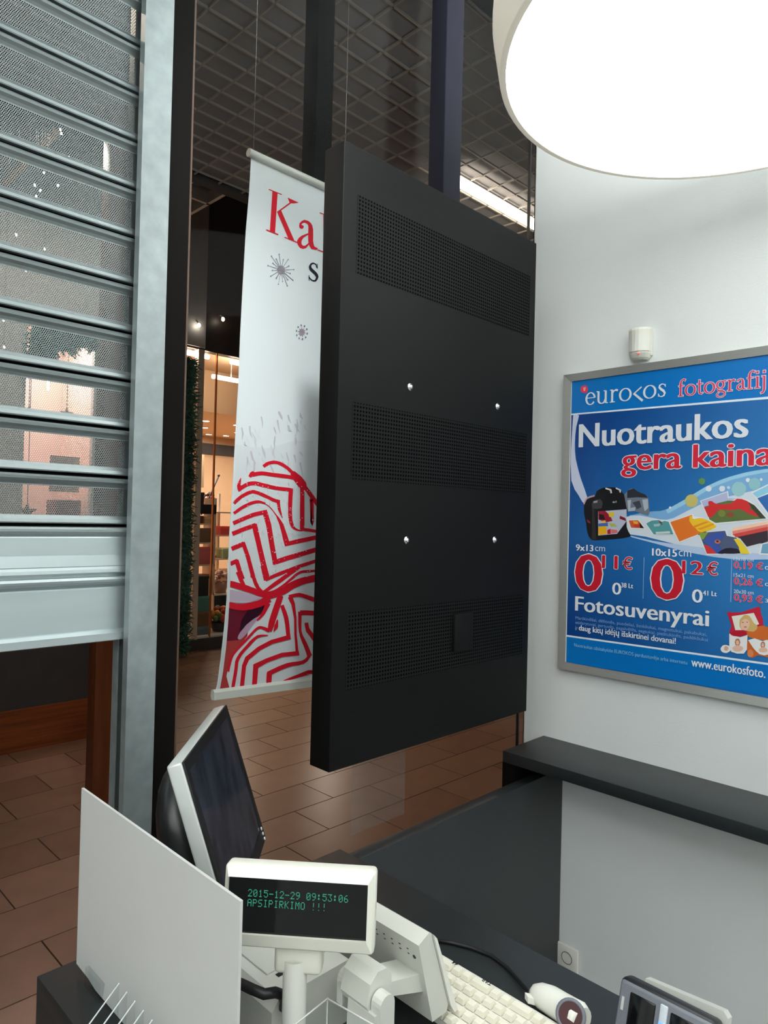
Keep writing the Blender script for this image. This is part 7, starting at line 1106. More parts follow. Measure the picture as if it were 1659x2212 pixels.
# ================================================================== KEYBOARD
kb = thing('keyboard', (0.90, 0.62, 0.925), 'ivory till keyboard lying beside the touch screen', 'keyboard')
KX0, KX1, KY0, KY1 = 0.842, 0.968, 0.385, 0.825
mb = MB(); mb.prism([(KX0, 0.9254), (KX1 - 0.006, 0.9254), (KX1, 0.930), (KX1 - 0.004, 0.9375), (KX1 - 0.016, 0.9415), (KX0 + 0.006, 0.9375), (KX0, 0.934)], 1, KY0, KY1); obj('tray', mb, M_beige_pl, kb)
km = MB(); h = 0.0070
km.add([(-.0085, -.0085, 0), (.0085, -.0085, 0), (.0085, .0085, 0), (-.0085, .0085, 0), (-.006, -.0062, h), (.006, -.0062, h), (.006, .0062, h), (-.006, .0062, h)], [(4, 5, 6, 7), (0, 1, 5, 4), (1, 2, 6, 5), (2, 3, 7, 6), (3, 0, 4, 7)])
me = bpy.data.meshes.new('key'); me.from_pydata(km.v, [], km.f); me.materials.append(mat('key plastic', (226, 222, 206), 0.45)); me.update()
wide = MB(); wide.add([(-.0085, -.018, 0), (.0085, -.018, 0), (.0085, .018, 0), (-.0085, .018, 0), (-.006, -.0155, h), (.006, -.0155, h), (.006, .0155, h), (-.006, .0155, h)], [(4, 5, 6, 7), (0, 1, 5, 4), (1, 2, 6, 5), (2, 3, 7, 6), (3, 0, 4, 7)])
mew = bpy.data.meshes.new('key'); mew.from_pydata(wide.v, [], wide.f); mew.materials.append(me.materials[0]); mew.update()
for r in range(5):
    x = 0.941 - r * 0.0235
    zk = 0.9415 - r * 0.0007
    y = KY1 - 0.030 - 0.004 * (r % 3)
    i = 0
    while y > KY0 + 0.02:
        if r == 0 and i % 3 == 1:
            instance('key', mew, (x, y - 0.0098, zk), kb); y -= 0.0392
        else:
            instance('key', me, (x, y, zk), kb); y -= 0.0196
        i += 1
# marks on the keys and on the strip beyond them, facing the operator
for (s, x, y, size) in (('44', 0.9515, 0.742, 0.011), ('TAB', 0.9515, 0.672, 0.010), ('X', 0.880, 0.700, 0.009), ('K', 0.8805, 0.7195, 0.009)):
    V, Fc = text_mesh(s, 0.02)
    mb = MB(); mb.add([(x + 0.0 - v.y * size, y + v.x * size, 0) for v in V], Fc)
    zz = 0.9491 if x > 0.93 else 0.9475
    mb.v = [(a, b, zz) for a, b, c in mb.v]
    obj('key_mark', mb, M_blackpl, kb)

# ================================================================== BARCODE SCANNER AND ITS CABLE
sc = thing('barcode_scanner', (0.99, 0.56, 0.925), 'white handheld barcode scanner with red window lying past the keyboard', 'scanner')
pts = [(0.989, 0.624, 0.941), (0.990, 0.618, 0.944), (0.990, 0.606, 0.945), (0.990, 0.588, 0.9465), (0.988, 0.568, 0.947), (0.985, 0.551, 0.948), (0.982, 0.536, 0.949), (0.980, 0.527, 0.949)]
mb = MB(); mb.tube(pts, [0.005, 0.012, 0.0185, 0.021, 0.0215, 0.0225, 0.024, 0.020], 16); obj('body', mb, M_white_pl, sc)
d_ = (Vector(pts[7]) - Vector(pts[5])).normalized()
mb = MB(); mb.lathe([(0.0225, -0.002), (0.0225, 0.003), (0.018, 0.005), (0.0175, 0.003)], n=24); mb.xf(Matrix.Translation((0.9665, 0.539, 0.959)) @ Vector((-0.8, -0.25, 0.55)).to_track_quat('Z', 'Y').to_matrix().to_4x4()); obj('window_rim', mb, mat('grey rubber', (110, 112, 122), 0.5), sc)
mb = MB(); mb.lathe([(0.0001, 0.0035), (0.0178, 0.0035)], n=24); mb.xf(Matrix.Translation((0.9665, 0.539, 0.959)) @ Vector((-0.8, -0.25, 0.55)).to_track_quat('Z', 'Y').to_matrix().to_4x4()); obj('scan_window', mb, mat('dark red window', (60, 10, 14), 0.35, spec=0.3), sc)
mb = MB(); mb.prism([(0.975, 0.626), (0.969, 0.616), (0.974, 0.604), (0.984, 0.610)], 2, 0.937, 0.947); obj('trigger', mb, M_white_pl, sc)
mb = MB(); mb.tube([(0.992, 0.846, 0.9290), (1.015, 0.810, 0.929), (1.030, 0.775, 0.929), (1.038, 0.735, 0.929), (1.030, 0.695, 0.929), (1.010, 0.655, 0.931), (0.994, 0.632, 0.937), (0.989, 0.624, 0.940)], 0.0035, 10)
tag(obj('scanner_cable', mb, M_cable), 'thin black cable curving over the counter from the scanner', 'cable')

# ================================================================== GREY TERMINAL WITH TWO DARK WINDOWS
te = thing('card_terminal', (0.96, 0.37, 0.925), 'grey terminal with two dark windows and blue lit strip, near the scanner', 'terminal')
tt = radians(18)
ax = Vector((0, -1, 0))                                # along the face, to the right
nb2 = Vector((-cos(tt), 0, sin(tt)))                   # face normal, up and towards the customer
up2 = Vector((sin(tt), 0, cos(tt)))
Mt = Matrix.Translation((0.917, 0.437, 1.086)) @ Matrix((ax, -nb2, up2)).transposed().to_4x4()
mb = MB(); mb.rbox((-0.003, 0.003, -0.155), (0.124, 0.034, 0.002), 0.008, 3); mb.xf(Mt); obj('body', mb, M_blackpl, te)
mb = MB(); mb.rbox((0.0, 0.0, -0.150), (0.120, 0.008, -0.001), 0.0035, 3); mb.xf(Mt); obj('face_plate', mb, mat('slate grey plastic', (108, 112, 120), 0.4), te)
for (a0, a1) in ((0.015, 0.050), (0.069, 0.104)):
    mb = MB(); mb.rbox((a0, -0.0016, -0.075), (a1, 0.004, -0.010), 0.002, 2); mb.xf(Mt); obj('dark_window', mb, M_screen, te)
mb = MB(); mb.rbox((0.0555, -0.002, -0.090), (0.0655, 0.003, -0.006), 0.0015, 2); mb.xf(Mt); obj('light_strip', mb, mat('strip plastic', (190, 198, 206), 0.4), te)
mb = MB(); mb.rbox((0.0560, -0.003, -0.085), (0.0650, 0.001, -0.026), 0.001, 2); mb.xf(Mt); o = obj('blue_light', mb, mat('blue light', (120, 160, 240), 0.4, emit=(70, 120, 255), estr=1.2), te); o['label'] = 'blue glowing strip'
mb = MB(); mb.box((0.005, -0.0008, -0.036), (0.0085, 0.001, -0.020)); mb.xf(Mt); obj('badge', mb, M_silver, te)
wh = thing('white_holder', (0.99, 0.36, 0.925), 'white plastic holder standing behind the grey terminal', 'holder')
mb = MB(); mb.prism([(0.016, -0.162), (0.124, -0.162), (0.124, 0.002), (0.118, 0.008), (0.016, 0.002)], 1, 0.042, 0.058); mb.xf(Mt); obj('back', mb, mat('milky plastic', (186, 187, 182), 0.4), wh)
mb = MB(); mb.rbox((0.135, 0.030, -0.155), (0.180, 0.080, -0.012), 0.004, 2); mb.xf(Mt); obj('cup', mb, M_white_pl, wh)

# ================================================================== CLEAR ACRYLIC RACK AND BOX
rk = thing('acrylic_rack', (0.43, 0.94, 0.925), 'clear acrylic rack of slanted dividers in front of the white board', 'rack')
for k in range(7):
    y = 0.995 - 0.0258 * k
    mb = MB(); mb.prism([(0.470, 0.9256), (0.470, 1.010), (0.4665, 1.010), (0.380, 0.910 + 0.018), (0.380, 0.9256)], 1, y - 0.0012, y + 0.0012); d = obj('divider', mb, M_acryl, rk)
    mb = MB(); mb.tube([(0.4705, y, 1.0105), (0.380, y, 0.928)], 0.0011, 6); obj('painted_edge_glint', mb, M_edge_glint, d)  # pale rod paints the glint along the divider edge
B('rack_base', (0.380, 0.82, 0.9252), (0.472, 1.0, 0.928), M_acryl, rk)

bx = thing('acrylic_box', (0.55, 0.63, 0.925), 'clear open acrylic box standing in front of the display pole', 'box')
Ma = Matrix.Translation((0.589, 0.667, 0.9252)) @ Matrix.Rotation(radians(8), 4, 'Z')
for (a, b) in (((-0.075, -0.003, 0), (0, 0, 0.172)), ((-0.003, -0.085, 0), (0, -0.003, 0.172)), ((-0.075, -0.085, 0), (-0.072, -0.003, 0.12)), ((-0.072, -0.085, 0), (-0.003, -0.082, 0.12)), ((-0.072, -0.082, 0), (-0.003, -0.003, 0.003))):
    mb = MB(); mb.box(a, b); mb.xf(Ma); obj('acrylic_wall' if b[2] > .01 else 'acrylic_bottom', mb, M_acryl, bx)
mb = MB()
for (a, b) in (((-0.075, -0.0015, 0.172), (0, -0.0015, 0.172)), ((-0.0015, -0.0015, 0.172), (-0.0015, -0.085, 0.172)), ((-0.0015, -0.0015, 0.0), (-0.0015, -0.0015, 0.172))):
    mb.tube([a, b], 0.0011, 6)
mb.xf(Ma); obj('painted_rim_glint', mb, mat('acrylic rim glint', (190, 186, 182), 0.3), bx)  # pale rods paint the glint on the box edges

# ================================================================== THE MALL
# floor: laid tiles, each its own piece with an open joint
mf = struct(empty('floor', (4.0, 5.0, 0)))
B('screed', (-3.0, 1.62, -0.1), (14.0, 9.5, -0.010), M_grout, mf)
TW, TH = 0.6, 0.31
tmb = MB(); tmb.add([(-TW / 2 + .0022, -TH / 2 + .0022, -.010), (TW / 2 - .0022, -TH / 2 + .0022, -.010), (TW / 2 - .0022, TH / 2 - .0022, -.010), (-TW / 2 + .0022, TH / 2 - .0022, -.010),
    (-TW / 2 + .0032, -TH / 2 + .0032, 0), (TW / 2 - .0032, -TH / 2 + .0032, 0), (TW / 2 - .0032, TH / 2 - .0032, 0), (-TW / 2 + .0032, TH / 2 - .0032, 0)],
    [(4, 5, 6, 7), (0, 1, 5, 4), (1, 2, 6, 5), (2, 3, 7, 6), (3, 0, 4, 7)])
tiles = []
M_t = [mat('floor tile tone', c, 0.3, noise=0.10, nscale=7, bump=0.03, bscale=30) for c in ((128, 99, 82), (122, 93, 76), (134, 105, 87))]
for mm in M_t:
    me = bpy.data.meshes.new('tile'); me.from_pydata(tmb.v, [], tmb.f); me.materials.append(mm); me.update(); tiles.append(me)
cells = []
for k in range(-4, 25):
    yc = 2.75 + TH * k
    if not 1.62 + TH / 2 < yc < 9.4: continue
    for q in range(-6, 24):
        xc = 1.047 + 0.3 + TW * q + (0.3 if k % 2 else 0.0)
        cells.append((hypot(xc, yc), xc, yc))
# the stretch of mall floor in view, nearest first
vis = [c for c in cells if 0.26 < c[1] / c[2] < 1.75]
vis.sort()
near = set((x, y) for d, x, y in vis[:292])
rest = MB()
for d, x, y in cells:
    if (x, y) in near:
        instance('tile', rnd.choice(tiles), (x, y, 0), mf)
    else:
        rest.add([(a + x, b + y, c) for a, b, c in tmb.v], tmb.f)
obj('far_tiles', rest, M_t[0], mf, kind='stuff')
struct(B('trim_1', (-3.0, 1.55, -0.02), (14.0, 1.69, 0.003), M_darkpanel))

# open grid ceiling near the shop front, with black void above
cg = struct(empty('ceiling', (4, 3, 4.0)))
mb = MB()
y = 1.70
while y < 4.25:
    mb.box((-2.5, y - 0.004, 4.0), (11.0, y + 0.004, 4.012)); y += 0.125
x = -2.5
while x < 11.0:
    mb.box((x - 0.004, 1.65, 4.0), (x + 0.004, 4.25, 4.012)); x += 0.1875
obj('ceiling_grid', mb, M_grid, cg, kind='stuff')
B('void_panel', (-3.0, 1.60, 4.03), (14.0, 4.25, 4.07), M_void, cg)
B('edge_beam', (-3.0, 4.25, 3.985), (14.0, 4.33, 4.6), M_plenum, cg)
B('upper_ceiling', (-3.0, 4.3, 7.0), (14.0, 9.5, 7.1), M_plenum, cg)
B('upper_wall', (-3.0, 4.28, 4.55), (14.0, 4.33, 7.0), M_plenum, cg)
struct(B('wall_upper', (-3.0, 1.50, 3.6), (14.0, 1.60, 4.6), M_plenum))
struct(B('wall_end', (-3.1, 1.50, -0.1), (-3.0, 9.6, 7.1), M_plenum))
struct(B('wall_far', (13.9, 1.50, -0.1), (14.0, 9.6, 7.1), M_fascia))
struct(B('wall_neighbour', (XW + 0.12, 1.40, 0), (14.0, 1.55, 3.6), M_plenum))
tag(B('ceiling_strip', (1.49, 4.34, 3.95), (1.53, 5.30, 3.985), mat('strip with warm light painted in', (226, 180, 140), 0.4), None), 'thin strip, warm light in its colour, running away under the mall ceiling behind the shutter', 'strip')  # warm light on the beam edge is put into the strip colour

# solid stand-in for the glass reflection of a celled shop ceiling
lc = struct(empty('ceiling', (2.0, 6.0, 4.4)))
B('reflected_soffit', (-2.0, 4.98, 4.40), (3.155, 5.04, 4.535), M_pillar, lc)
mb = MB()
for k in range(9):
    mb.box((-2.0, 5.04 + 0.32 * k, 4.40), (3.155, 5.07 + 0.32 * k, 4.50))
for k in range(17):
    mb.box((3.155 - 0.30 * k - 0.03, 5.04, 4.40), (3.155 - 0.30 * k, 7.8, 4.50))
obj('reflected_ribs', mb, M_pillar, lc, kind='stuff')
B('reflected_cover', (-2.0, 5.04, 4.62), (3.155, 7.85, 4.66), M_plenum, lc)

# fluorescent tube by the grid ceiling
tb = thing('tube_light', (4.02, 2.955, 3.93), 'bright fluorescent tube under the mall ceiling grid, seen above the black housing', 'tube light')
mb = MB(); mb.tube([(3.545, 2.955, 3.975), (4.60, 2.955, 3.975)], 0.036, 14); obj('tube', mb, M_tube, tb)
B('fixture', (3.53, 2.925, 3.993), (4.62, 2.985, 4.01), M_grid, tb)

# wooden column just beyond the shutter
tag(B('wooden_column', (1.612, 3.80, 0), (1.76, 3.90, 3.98), M_wood, None, 0.006), 'brown wooden column standing in the mall beyond the shutter', 'column')

# left-hand store seen through the perforated shutter
ls = thing('left_storefront', (1.9, 5.31, 0), 'storefront with a lit beige display window, seen through the shutter holes', 'storefront')
B('wood_plinth', (-2.0, 5.31, 0.0), (2.84, 5.36, 0.298), M_wood_h, ls)
B('dark_panel', (-2.0, 5.33, 0.298), (2.84, 5.38, 0.95), M_darkpanel, ls)
B('wall_left_part', (-2.0, 5.33, 0.95), (1.70, 5.38, 4.40), M_pillar, ls)
B('wall_right_part', (2.185, 5.33, 0.95), (2.84, 5.38, 4.40), M_pillar, ls)
B('wall_head', (1.70, 5.33, 3.05), (2.185, 5.38, 4.40), M_pillar, ls)
B('window_back', (1.50, 6.30, 0.95), (2.40, 6.34, 3.2), M_winpale, ls)
B('window_side', (1.56, 5.38, 0.95), (1.60, 6.30, 3.2), M_winpale, ls)
B('window_side', (2.30, 5.38, 0.95), (2.34, 6.30, 3.2), M_winpale, ls)
B('window_floor', (1.56, 5.38, 0.90), (2.34, 6.30, 0.95), M_winpale, ls)
B('window_top', (1.56, 5.38, 3.2), (2.34, 6.30, 3.24), M_winpale, ls)
mb = MB(); mb.tube([(1.66, 5.52, 3.17), (2.24, 5.52, 3.17)], 0.016, 10); obj('window_lamp', mb, M_tube, ls)
area_light('window_lamp_light', (1.95, 5.75, 3.12), 0.4, WINDOW_LIGHT, (1.0, 0.90, 0.84))
mb = MB(); mb.tube([(2.085, 6.0, 2.70), (2.085, 6.0, 2.95)], 0.010, 8); obj('window_lamp', mb, M_tube, ls)
sg = tag(B('window_sign', (1.98, 5.60, 1.86), (2.20, 5.615, 2.14), mat('grey card', (150, 140, 130), 0.6), ls), '', '')
del sg['label']; del sg['category']
B('sign_text_band', (2.06, 5.597, 1.99), (2.18, 5.5995, 2.02), M_darkpanel, ls)
B('display_block', (2.03, 5.60, 0.95), (2.22, 5.80, 1.80), mat('dull pink block', (120, 92, 88), 0.6), ls)
def star_mesh(r, d):
    mb = MB()
    p = [((r if k % 2 == 0 else r * 0.42) * sin(pi * k / 5), (r if k % 2 == 0 else r * 0.42) * cos(pi * k / 5)) for k in range(10)]
    for k in range(10):
        a, b = p[k], p[(k + 1) % 10]
        mb.face([(0, -d, 0), (a[0], 0, a[1]), (b[0], 0, b[1])]); mb.face([(0, d, 0), (b[0], 0, b[1]), (a[0], 0, a[1])])
    return mb
M_star = mat('grey glitter star', (120, 112, 104), 0.5)
for i, (x, z, lab) in enumerate(((1.765, 2.43, 'upper grey star ornament hanging in the beige window'), (1.775, 1.70, 'lower grey star ornament hanging in the beige window'), (2.035, 2.45, 'grey star ornament hanging at the right of the beige window'))):
    st = thing('star_ornament', (x, 5.45, z), lab, 'ornament')
    mb = star_mesh(0.055 if i != 1 else 0.075, 0.014); mb.xf(Matrix.Translation((x, 5.45, z))); obj('star', mb, M_star, st)
    mb = MB(); mb.tube([(x, 5.45, z + 0.05), (x, 5.45, 3.19)], 0.003, 5); obj('thread', mb, M_star, st)

# garlands of fir: hundreds of small needles nobody could count
M_fir = mat('dark fir needles', (66, 124, 108), 0.8, noise=0.5, nscale=3)
def fir(name, boxes, count, size, label):
    mb = MB()
    for _ in range(count):
        (x0, x1), (y0, y1), (z0, z1), wob = rnd.choice(boxes)
        c = Vector((rnd.uniform(x0, x1), rnd.uniform(y0, y1), rnd.uniform(z0, z1)))
        c.x += wob * sin(c.z * 31) * 0.5 + wob * 0.6 * sin(c.z * 12.7)
        d = Vector((rnd.uniform(-1, 1), rnd.uniform(-.7, .3), rnd.uniform(-.9, .7))).normalized() * size * rnd.uniform(.6, 1.3)
        s = d.cross(Vector((rnd.uniform(-1, 1), rnd.uniform(-1, 1), rnd.uniform(-1, 1)))).normalized() * size * 0.16
        mb.face([c - s, c + s, c + d + s * .3, c + d - s * .3])
    o = obj(name, mb, M_fir); o['kind'] = 'stuff'
    return tag(o, label, 'garland')
fir('fir_garland', [((4.165, 4.23), (7.62, 7.74), (0.06, 3.60), 0.045), ((4.21, 4.365), (7.62, 7.75), (0.06, 3.60), 0.0), ((4.21, 4.365), (7.62, 7.75), (0.06, 3.60), 0.0)], 9000, 0.075, 'tall dark green fir garland beside the lit shop window')
fir('fir_garland', [((1.70, 2.0), (5.18, 5.24), (2.86, 3.06), 0.0), ((1.95, 2.25), (5.18, 5.24), (2.92, 3.08), 0.0), ((1.70, 1.86), (5.18, 5.24), (2.74, 2.95), 0.02)], 2200, 0.06, 'dark fir garland across the top of the beige window')

# fairy lights floating above, behind the shutter
fl = [(1.413, 3.81), (1.420, 3.79), (1.462, 3.675), (1.475, 3.63), (1.336, 3.542), (1.291, 3.458), (1.32, 3.44), (1.206, 3.164), (1.13, 3.085), (1.41, 3.50), (1.30, 3.40), (1.36, 3.38), (1.35, 3.13), (1.352, 3.08), (1.26, 2.99), (1.16, 2.70), (1.13, 2.60), (1.165, 2.56)]
for i, (x, z) in enumerate(fl):
    t = thing('fairy_light', (x, 4.0, z), 'tiny bright bulb of the light curtain hanging behind the perforated shutter', 'light', 'fairy lights behind the shutter')
    mb = MB(); mb.ellipsoid((x, 4.0, z), (0.0055, 0.0055, 0.008), 8); obj('bulb', mb, M_bulb, t)
    mb = MB(); mb.tube([(x, 4.0, z + 0.007), (x, 4.0, 3.99)], 0.0006, 4); obj('wire', mb, M_blackpl, t)

# lit shop opposite
os_ = thing('opposite_storefront', (5.5, 7.9, 0), 'lit shop with tall glazed front and warm beige interior across the mall', 'storefront')
B('plinth', (3.155, 7.88, 0.0), (13.9, 8.0, 0.145), M_darkpanel, os_)
B('fascia', (3.155, 7.88, 3.80), (13.9, 8.0, 7.0), M_fascia, os_)
B('reflected_band', (4.22, 7.84, 3.82), (4.60, 7.88, 7.0), M_pillar, os_)  # solid stand-in for a pale band mirrored in the glass
B('frame_post', (4.522, 7.86, 0.145), (4.605, 7.95, 3.80), M_frame_pale, os_)
B('frame_post', (6.60, 7.86, 0.145), (6.68, 7.95, 3.80), M_frame_pale, os_)
B('frame_post', (3.90, 7.86, 0.145), (3.98, 7.95, 3.80), M_frame_pale, os_)
B('mullion', (4.800, 7.89, 0.145), (4.815, 7.92, 3.80), mat('brass strip', (190, 120, 60), 0.35, metal=0.5), os_)
B('sill', (4.605, 7.90, 0.145), (6.60, 8.5, 0.165), M_white_pl, os_)
B('glass_pane', (4.605, 7.904, 0.165), (6.60, 7.908, 3.80), M_glass, os_)
B('back_wall', (3.2, 11.6, 0), (13.9, 11.7, 3.8), M_interior, os_)
B('side_wall', (3.15, 8.0, 0), (3.2, 11.7, 3.8), M_interior, os_)
B('inner_floor', (3.2, 8.0, 0.0), (13.9, 11.6, 0.02), M_interior, os_)
B('front_ceiling', (3.2, 8.0, 3.80), (13.9, 8.9, 3.84), M_interior, os_)
B('bulkhead', (3.2, 8.9, 3.20), (13.9, 8.98, 3.84), M_interior, os_)
B('inner_ceiling', (3.2, 8.98, 3.20), (13.9, 11.6, 3.24), M_interior, os_)
B('dark_band', (3.2, 11.55, 2.86), (13.9, 11.6, 3.06), M_darkpanel, os_)
B('hanging_poster', (5.20, 9.4, 2.13), (5.55, 9.42, 2.63), mat('cream card', (226, 196, 160), 0.6), os_)
for (x0, x1, y, z, nm) in ((4.26, 4.72, 7.96, 3.745, 'left'), (4.84, 5.40, 8.05, 3.53, 'right'), (5.05, 5.6, 7.96, 3.745, 'middle')):
    t = thing('tube_light', ((x0 + x1) / 2, y, z), 'short white tube light at the %s of the opposite shop front' % nm, 'tube light')
    mb = MB(); mb.tube([(x0, y, z), (x1, y, z)], 0.028, 10); obj('tube', mb, M_tube, t)
    mb = MB(); mb.tube([((x0 + x1) / 2, y, z + 0.02), ((x0 + x1) / 2, y, 3.80)], 0.008, 6); obj('bracket', mb, M_grid, t)
lamps = [(5.141, 9.2, 0.085, 'largest, nearest the window'), (5.75, 9.75, 0.07, 'left of the second row'), (6.35, 9.75, 0.07, 'right of the second row'), (6.20, 10.50, 0.05, 'left of the third row'), (6.90, 10.60, 0.05, 'right of the third row'), (6.75, 11.3, 0.055, 'left of the row by the back wall'), (7.05, 11.2, 0.055, 'right of the row by the back wall')]
for (x, y, r, nm) in lamps:
    t = thing('downlight', (x, y, 3.19), 'round downlight in the opposite shop ceiling, %s' % nm, 'downlight', 'downlights of the opposite shop')
    mb = MB(); mb.lathe([(r + 0.012, 0.0), (r + 0.012, -0.008), (r, -0.010), (r, -0.002)], (x, y, 3.2), 24); obj('ring', mb, M_white_pl, t)
    mb = MB(); mb.lathe([(0.0002, -0.006), (r, -0.006)], (x, y, 3.2), 24); obj('lens', mb, M_warmlamp, t)
for (x, y) in ((5.2, 9.3), (6.4, 10.2), (8.2, 9.6)):
    area_light('shop_downlight_lamp', (x, y, 3.15), 0.3, STORE_LIGHT, (1.0, 0.86, 0.72))
for (x, z, nm) in ((4.466, 4.07, 'lower left'), (4.806, 4.22, 'upper right')):
    t = thing('spotlight', (x, 7.70, z), 'tiny lit spot on the dark fascia over the opposite shop, %s' % nm, 'spotlight')
    mb = MB(); mb.ellipsoid((x, 7.78, z), (0.02, 0.02, 0.026), 8); obj('bulb', mb, M_warmlamp, t)
    mb = MB(); mb.tube([(x, 7.79, z + 0.02), (x, 7.83, z + 0.06), (x, 7.88, z + 0.06)], 0.008, 6); obj('arm', mb, M_grid, t)

# goods in the opposite shop window
rk1 = thing('shelf_rack', (5.0, 8.55, 0.165), 'dark display rack with pale shelves at the left of the opposite shop window', 'rack')
for z in (0.62, 1.02, 1.32, 1.58):
    B('shelf', (4.75, 8.45, z), (5.20, 8.75, z + 0.02), M_frame_pale, rk1)
for x in (4.75, 5.18):
    B('upright', (x, 8.45, 0.166), (x + 0.02, 8.75, 1.95), M_frame_pale, rk1)
B('black_top', (4.75, 8.45, 1.73), (5.20, 8.75, 1.86), M_blackpl, rk1)
def good(name, a, b, col, label, cat='goods'):
    x0, y0, z0 = a; x1, y1, z1 = b
    t = thing(name, ((x0 + x1) / 2, (y0 + y1) / 2, z0), label, cat)
    B('carton', a, b, mat('%s colour' % name, col, 0.5), t, 0.006)
    B('lid', (x0 - .004, y0 - .004, z1 - .03), (x1 + .004, y1 + .004, z1 + .004), mat('%s lid colour' % name, tuple(min(255, int(c * 1.15)) for c in col), 0.5), t, 0.004)
good('gift_box', (4.80, 8.48, 1.861), (5.02, 8.70, 2.02), (50, 32, 28), 'dark brown gift box on top of the display rack', 'box')
good('gift_box', (4.77, 8.46, 2.026), (4.84, 8.60, 2.18), (170, 40, 44), 'red slim box standing on the dark brown gift box', 'box')
good('gift_box', (4.78, 8.47, 1.601), (4.84, 8.60, 1.70), (214, 120, 110), 'pink box on the top pale shelf', 'box')
good('gift_box', (4.86, 8.47, 1.601), (4.91, 8.60, 1.71), (60, 74, 140), 'blue box on the top pale shelf', 'box')
good('gift_box', (4.93, 8.47, 1.601), (5.01, 8.60, 1.70), (120, 50, 44), 'maroon box on the top pale shelf', 'box')
good('gift_box', (5.03, 8.47, 1.601), (5.16, 8.60, 1.69), (214, 180, 120), 'cream box on the top pale shelf', 'box')
good('gift_box', (4.79, 8.47, 1.341), (4.90, 8.62, 1.50), (66, 46, 40), 'black box on the second pale shelf', 'box')
good('gift_box', (4.96, 8.47, 1.341), (5.14, 8.62, 1.53), (120, 92, 70), 'tan box on the second pale shelf', 'box')
good('gift_box', (4.95, 8.47, 1.041), (5.16, 8.62, 1.27), (206, 110, 104), 'big pink box on the third pale shelf', 'box')
good('gift_box', (4.79, 8.47, 1.041), (4.86, 8.62, 1.24), (184, 56, 46), 'red striped box on the third pale shelf', 'box')
good('gift_box', (4.79, 8.47, 0.641), (5.12, 8.62, 0.90), (150, 90, 50), 'brown basket-like box on the lowest pale shelf', 'box')
good('storage_box', (4.64, 8.02, 0.166), (4.90, 8.26, 0.27), (88, 110, 120), 'slate blue box at the bottom of the stack by the window frame', 'box')
good('storage_box', (4.645, 8.02, 0.275), (4.90, 8.26, 0.46), (120, 88, 62), 'brown box second from the bottom by the window frame', 'box')
good('storage_box', (4.64, 8.02, 0.465), (4.89, 8.26, 0.66), (70, 140, 130), 'teal box in the stack by the window frame', 'box')
good('storage_box', (4.645, 8.02, 0.665), (4.85, 8.26, 0.92), (24, 26, 24), 'black box topmost in the stack by the window frame', 'box')
def pot(c, r, h, col, bunch, label, name='flower_pot', nb=34):
    t = thing(name, c, label, 'decoration')
    mb = MB(); mb.lathe([(0.0001, 0.0005), (r * .7, 0.0005), (r, h), (r * .9, h), (r * .85, h * .9)], c, 16); obj('pot', mb, mat(name + ' pot', col, 0.6), t)
    mb = MB()
    for k in range(nb):
        a, q = rnd.uniform(0, 2 * pi), rnd.uniform(0, 1) ** .5
        p = (c[0] + r * 1.5 * q * cos(a), c[1] + r * 1.1 * q * sin(a), c[2] + h + r * 1.1 * (1.1 - q) + rnd.uniform(0, r * .4))
        mb.ellipsoid(p, (r * .26,) * 3, 5, rnd.randrange(len(bunch)))
    o = obj('blossoms', mb, [mat(name + ' tone', b, 0.7) for b in bunch], t, kind='stuff')
pot((5.14, 8.17, 0.166), 0.15, 0.12, (60, 50, 40), ((200, 90, 40), (180, 50, 36), (90, 120, 50), (214, 150, 60)), 'orange and red flower arrangement on the window sill', 'flower_arrangement', 60)
pot((4.70, 8.36, 0.166), 0.05, 0.08, (150, 90, 40), ((226, 140, 40), (206, 110, 30)), 'small orange flower pot beside the slate blue box', 'flower_pot', 22)
B_ = thing('black_pedestal', (5.40, 8.62, 0.166), 'black pedestal behind the orange flowers', 'pedestal')
B('pedestal_body', (5.235, 8.50, 0.166), (5.56, 8.76, 0.60), M_blackpl, B_, 0.008); B('pedestal_top', (5.23, 8.49, 0.60), (5.57, 8.77, 0.62), M_frame_pale, B_)
pot((5.40, 8.62, 0.621), 0.11, 0.16, (170, 130, 110), ((196, 150, 130), (160, 110, 96), (210, 180, 160)), 'pale dried bouquet on the black pedestal', 'dried_bouquet', 50)
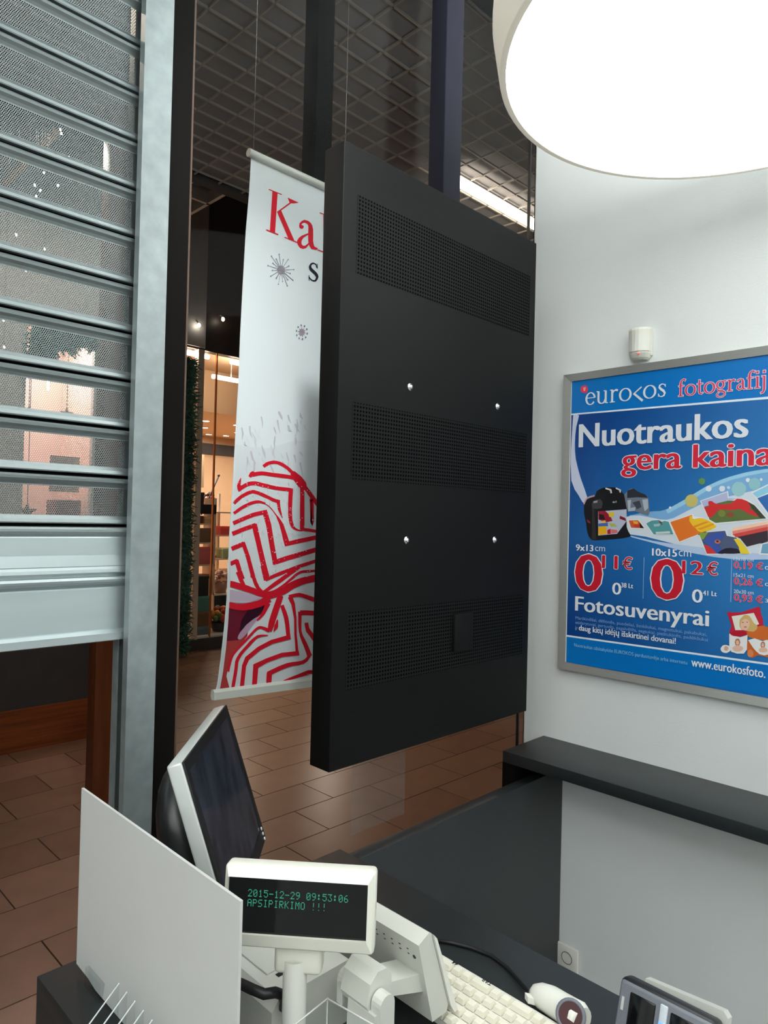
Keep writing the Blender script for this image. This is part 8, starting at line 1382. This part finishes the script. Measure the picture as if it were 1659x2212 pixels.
def bear(c, s, col, label):
    t = thing('plush_bear', c, label, 'toy')
    m = mat('plush', col, 0.9, noise=0.2, nscale=40)
    mb = MB(); mb.ellipsoid((c[0], c[1], c[2] + .11 * s), (.085 * s, .08 * s, .11 * s), 10); mb.ellipsoid((c[0], c[1] - .01, c[2] + .27 * s), (.072 * s, .07 * s, .068 * s), 10)
    for k in (-1, 1):
        mb.ellipsoid((c[0] + k * .09 * s, c[1] - .03, c[2] + .14 * s), (.03 * s, .035 * s, .075 * s), 8); mb.ellipsoid((c[0] + k * .06 * s, c[1] - .08 * s, c[2] + .04 * s), (.038 * s, .075 * s, .038 * s), 8); mb.ellipsoid((c[0] + k * .052 * s, c[1], c[2] + .335 * s), (.026 * s, .015 * s, .026 * s), 8)
    obj('body', mb, m, t)
    mb = MB(); mb.ellipsoid((c[0], c[1] - .07 * s, c[2] + .25 * s), (.035 * s, .025 * s, .028 * s), 8); obj('muzzle', mb, mat('pale plush', (214, 180, 150), 0.9), t)
rk2 = thing('display_stand', (5.62, 9.2, 0.02), 'pale stepped stand of toys and gifts at the right of the opposite shop window', 'stand')
for k, z in enumerate((0.70, 1.05, 1.40, 1.75)):
    B('step', (5.40, 9.05 + .06 * k, z), (6.30, 9.45, z + .02), M_frame_pale, rk2)
for x in (5.40, 5.82, 6.26):
    B('upright', (x, 9.40, 0.021), (x + .03, 9.45, 2.05), M_frame_pale, rk2)
bear((5.52, 9.15, 0.721), .9, (170, 130, 100), 'beige plush bear on the lowest step of the stand')
bear((5.56, 9.22, 1.071), .8, (150, 80, 50), 'brown plush bear on the second step of the stand')
bear((5.58, 9.28, 1.421), .75, (190, 90, 50), 'orange plush bear on the third step of the stand')
pot((5.60, 9.33, 1.771), 0.11, 0.12, (40, 26, 22), ((150, 40, 36), (60, 30, 26), (220, 200, 180)), 'dark red bouquet on the top step of the stand', 'dark_bouquet', 30)
good('gift_box', (5.74, 9.12, 1.071), (5.98, 9.32, 1.22), (150, 170, 130), 'sage green box on the second step of the stand', 'box')
good('gift_box', (5.72, 9.10, 0.721), (6.0, 9.32, 0.90), (214, 180, 150), 'cream box on the lowest step of the stand', 'box')
good('gift_box', (5.74, 9.20, 1.421), (5.94, 9.38, 1.55), (206, 70, 60), 'red box on the third step of the stand', 'box')
mb = MB(); mb.tube([(5.30, 9.02, 1.72), (5.62, 9.10, 2.30)], 0.012, 8); st_ = thing('toy_stick', (5.30, 9.02, 1.72), 'thin slanting stick leaning over the toy stand', 'stick'); obj('rod', mb, M_darkpanel, st_)
mb = MB(); mb.ellipsoid((5.62, 9.10, 2.31), (.02, .02, .02), 6); obj('tip', mb, M_darkpanel, st_)
